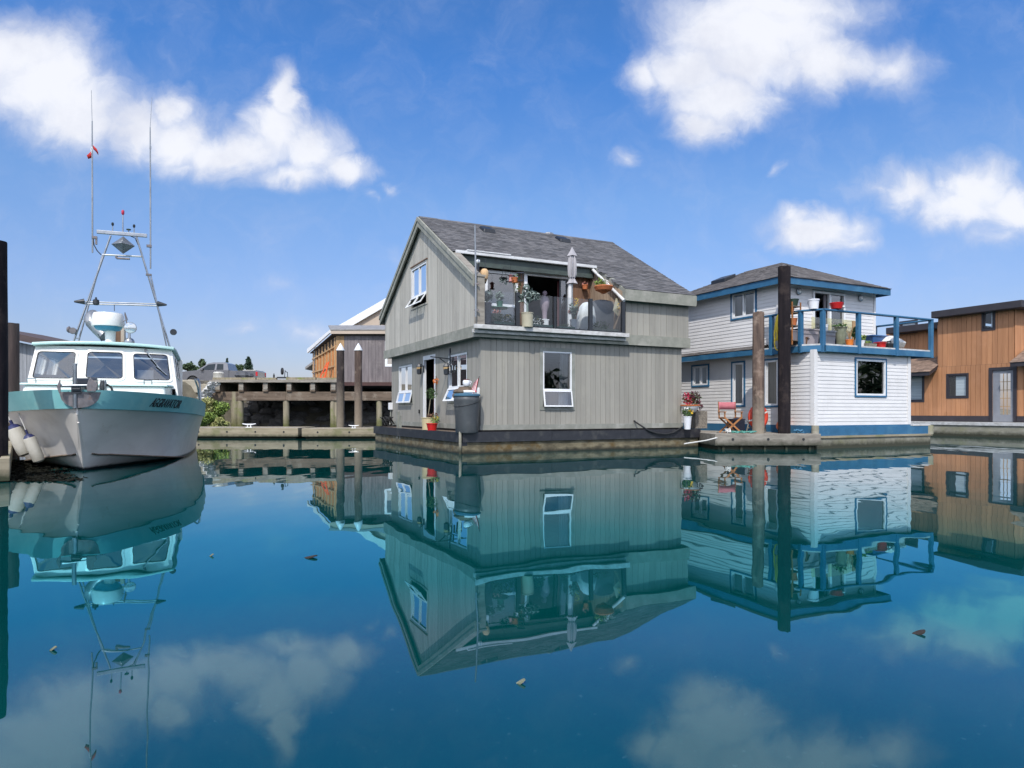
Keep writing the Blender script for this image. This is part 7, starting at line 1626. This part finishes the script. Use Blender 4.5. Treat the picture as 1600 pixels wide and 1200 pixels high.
t = thing('bottle', 'clear and white bottle lying across the drum lid', 'bottle', tp + Vector((0, -.12, .04)), rad(4)); m = M(); m.lathe([(.035, -.20), (.04, -.18), (.04, .12), (.018, .17), (.018, .22)], n=14, ax=lambda x, y, z: (z, x, y)); m.build('bottle_body', 'trim_white', t, smooth=True); m = M(); m.lathe([(.021, .21), (.021, .245)], n=10, ax=lambda x, y, z: (z, x, y)); m.build('cap', 'tail_red', t)
t = thing('jug', 'small white jug with a dark rim standing on the burlap', 'jug', tp + Vector((-.01, -.02, .19))); m = M(); m.lathe([(.07, 0), (.095, .04), (.09, .11), (.075, .14)], n=20); m.build('jug_body', 'pot_white', t, smooth=True); m = M(); m.lathe([(.078, .14), (.08, .155), (.06, .16)], n=20); m.build('rim', 'maroon', t); m = M(); m.tube([(.08, 0, .12), (.13, 0, .10), (.09, 0, .03)], .01, 6); m.build('handle', 'pot_white', t)
t = thing('flag', 'small red and white striped flag on a stick stuck beside the drum', 'flag', tp + Vector((.22, -.02, 0))); m = M(); m.tube([(0, 0, -.05), (.09, 0, .43)], .008, 6); m.build('stick', 'rubber', t)
m = M(); N_ = 7
for i in range(N_):
    k0, k1 = i / N_, (i + 1) / N_; m.cur = i % 2; xo = lambda k: -.16 * k; q = lambda k, s_: (.07 * (1 - s_) + (-.17 * k) * (.6 + .4 * s_), .03 * math.sin(5 * k) * (1 - s_), .38 - .34 * s_ - .10 * k)
    m.add([q(k0, 0), q(k1, 0), q(k1, 1), q(k0, 1)], [(0, 1, 2, 3)])
o = m.build('flag_cloth', ['flag_red', 'trim_white'], t, fix=False); so = o.modifiers.new('thickness', 'SOLIDIFY'); so.thickness = .004
# pots by the entrance
gy = lambda u, x: HF.hit(u, 660, 0, x)[1]
P = HF.w(-.42, gy(670, -.42), .517); pot('flower_pot', 'cream tub with a small trimmed topiary at the grey house door', P, .21, .36, 'pot_cream', taper=.9, plant=lambda t, h: ((lambda m: (m.tube([(-.03, 0, h - .05), (.05, 0, h + .55)], .013, 6), m.build('stem', 'post_wood', t)))(M()), foliage(t, 'crown', 'leaf', (.08, 0, h + .68), (.17, .17, .17), 220, .06, 24, .3), foliage(t, 'leaves', 'cedar', (.1, 0, h + .06), (.18, .14, .10), 60, .08, 25)))
P = HF.w(-.60, gy(675, -.60), .517); pot('flower_pot', 'bright red pot in front of the cream tub at the door', P, .155, .21, 'pot_red', taper=.75, plant=lambda t, h: (foliage(t, 'leaves', 'leaf_light', (.08, 0, h + .10), (.16, .14, .12), 70, .08, 26), foliage(t, 'flowers', 'petal_yellow', (.1, 0, h + .16), (.1, .1, .07), 14, .06, 27)))
P = HF.w(-.06, gy(681.5, -.06), HF.hit(681.5, 598, 0, -.06)[2]); t = thing('wreath', 'small spray of dried orange flowers hung beside the door frame', 'wreath', P); m = M(); m.tube([(0, 0, .2), (.01, 0, -.26)], .012, 5); m.build('stem', 'beam_wood', t); foliage(t, 'flowers', 'pot_orange', (0, 0, .06), (.10, .12, .09), 46, .08, 28)
# hose on the long wall
a, b, c, e = HF.hit(992, 658.5, 1, -.05), HF.hit(1018, 674, 1, -.06), HF.hit(1042, 678, 1, -.32), HF.hit(1064, 669, 1, -.32)
m = M(); m.tube([HF.w(*HF.hit(u, v, 1, y)) for (u, v, y) in ((991, 657.5, -.03), (994, 660, -.12), (1003, 666, -.30), (1014, 673, -.35), (1026, 677, -.36), (1040, 678.5, -.36), (1052, 676, -.36), (1062, 670, -.34), (1067, 667, -.2))], .024, 8); o = m.build('drain_hose', 'rubber', smooth=True); tag(o, 'black hose drooping from the long grey wall over the float edge', 'hose')
# coiled gear near the far corner of the deck
heap('cable', 'black cable coil on the float under the smaller meter box', HF.w(-.35, 7.3, .517), .25, 60, 'rubber', 6, .018, .35)['category'] = 'cable'
# leaves and bark floating on the water
def drift(label, u, v, w, mat, name='floating_leaf', l=2.2, rz=0):
    Y = CAMZ * FPX / (v - HOR); m = M(); n = 12; s_ = w / FPX * Y / 2
    m.add([(s_ * math.cos(a) * (1 + .15 * math.sin(3 * a)), s_ * .62 * math.sin(a), .006 + .01 * math.cos(a)) for a in [2 * math.pi * k / n for k in range(n)]], [tuple(range(n))]); o = m.build(name, mat, fix=False)
    so = o.modifiers.new('thickness', 'SOLIDIFY'); so.thickness = .008; tag(o, label, 'leaf' if 'leaf' in name else 'bark', loc=(X(u, Y), Y, .004), rz=rz)
drift('small dark scrap of bark floating in the middle of the water', 485, 871.5, 20, 'drift_bark', 'floating_bark'); drift('small pale leaf floating near the bottom centre of the water', 813, 1068, 13, 'drift_leaf')
drift('black scrap of bark floating near the reflections of the brown house', 1436, 990.5, 19, 'drift_bark', 'floating_bark'); drift('pale yellow leaf floating near the reflection of the mast', 82, 1016, 10, 'drift_leaf'); drift('small grey leaf floating above the reflected cloud', 330, 869, 6, 'drift_leaf')
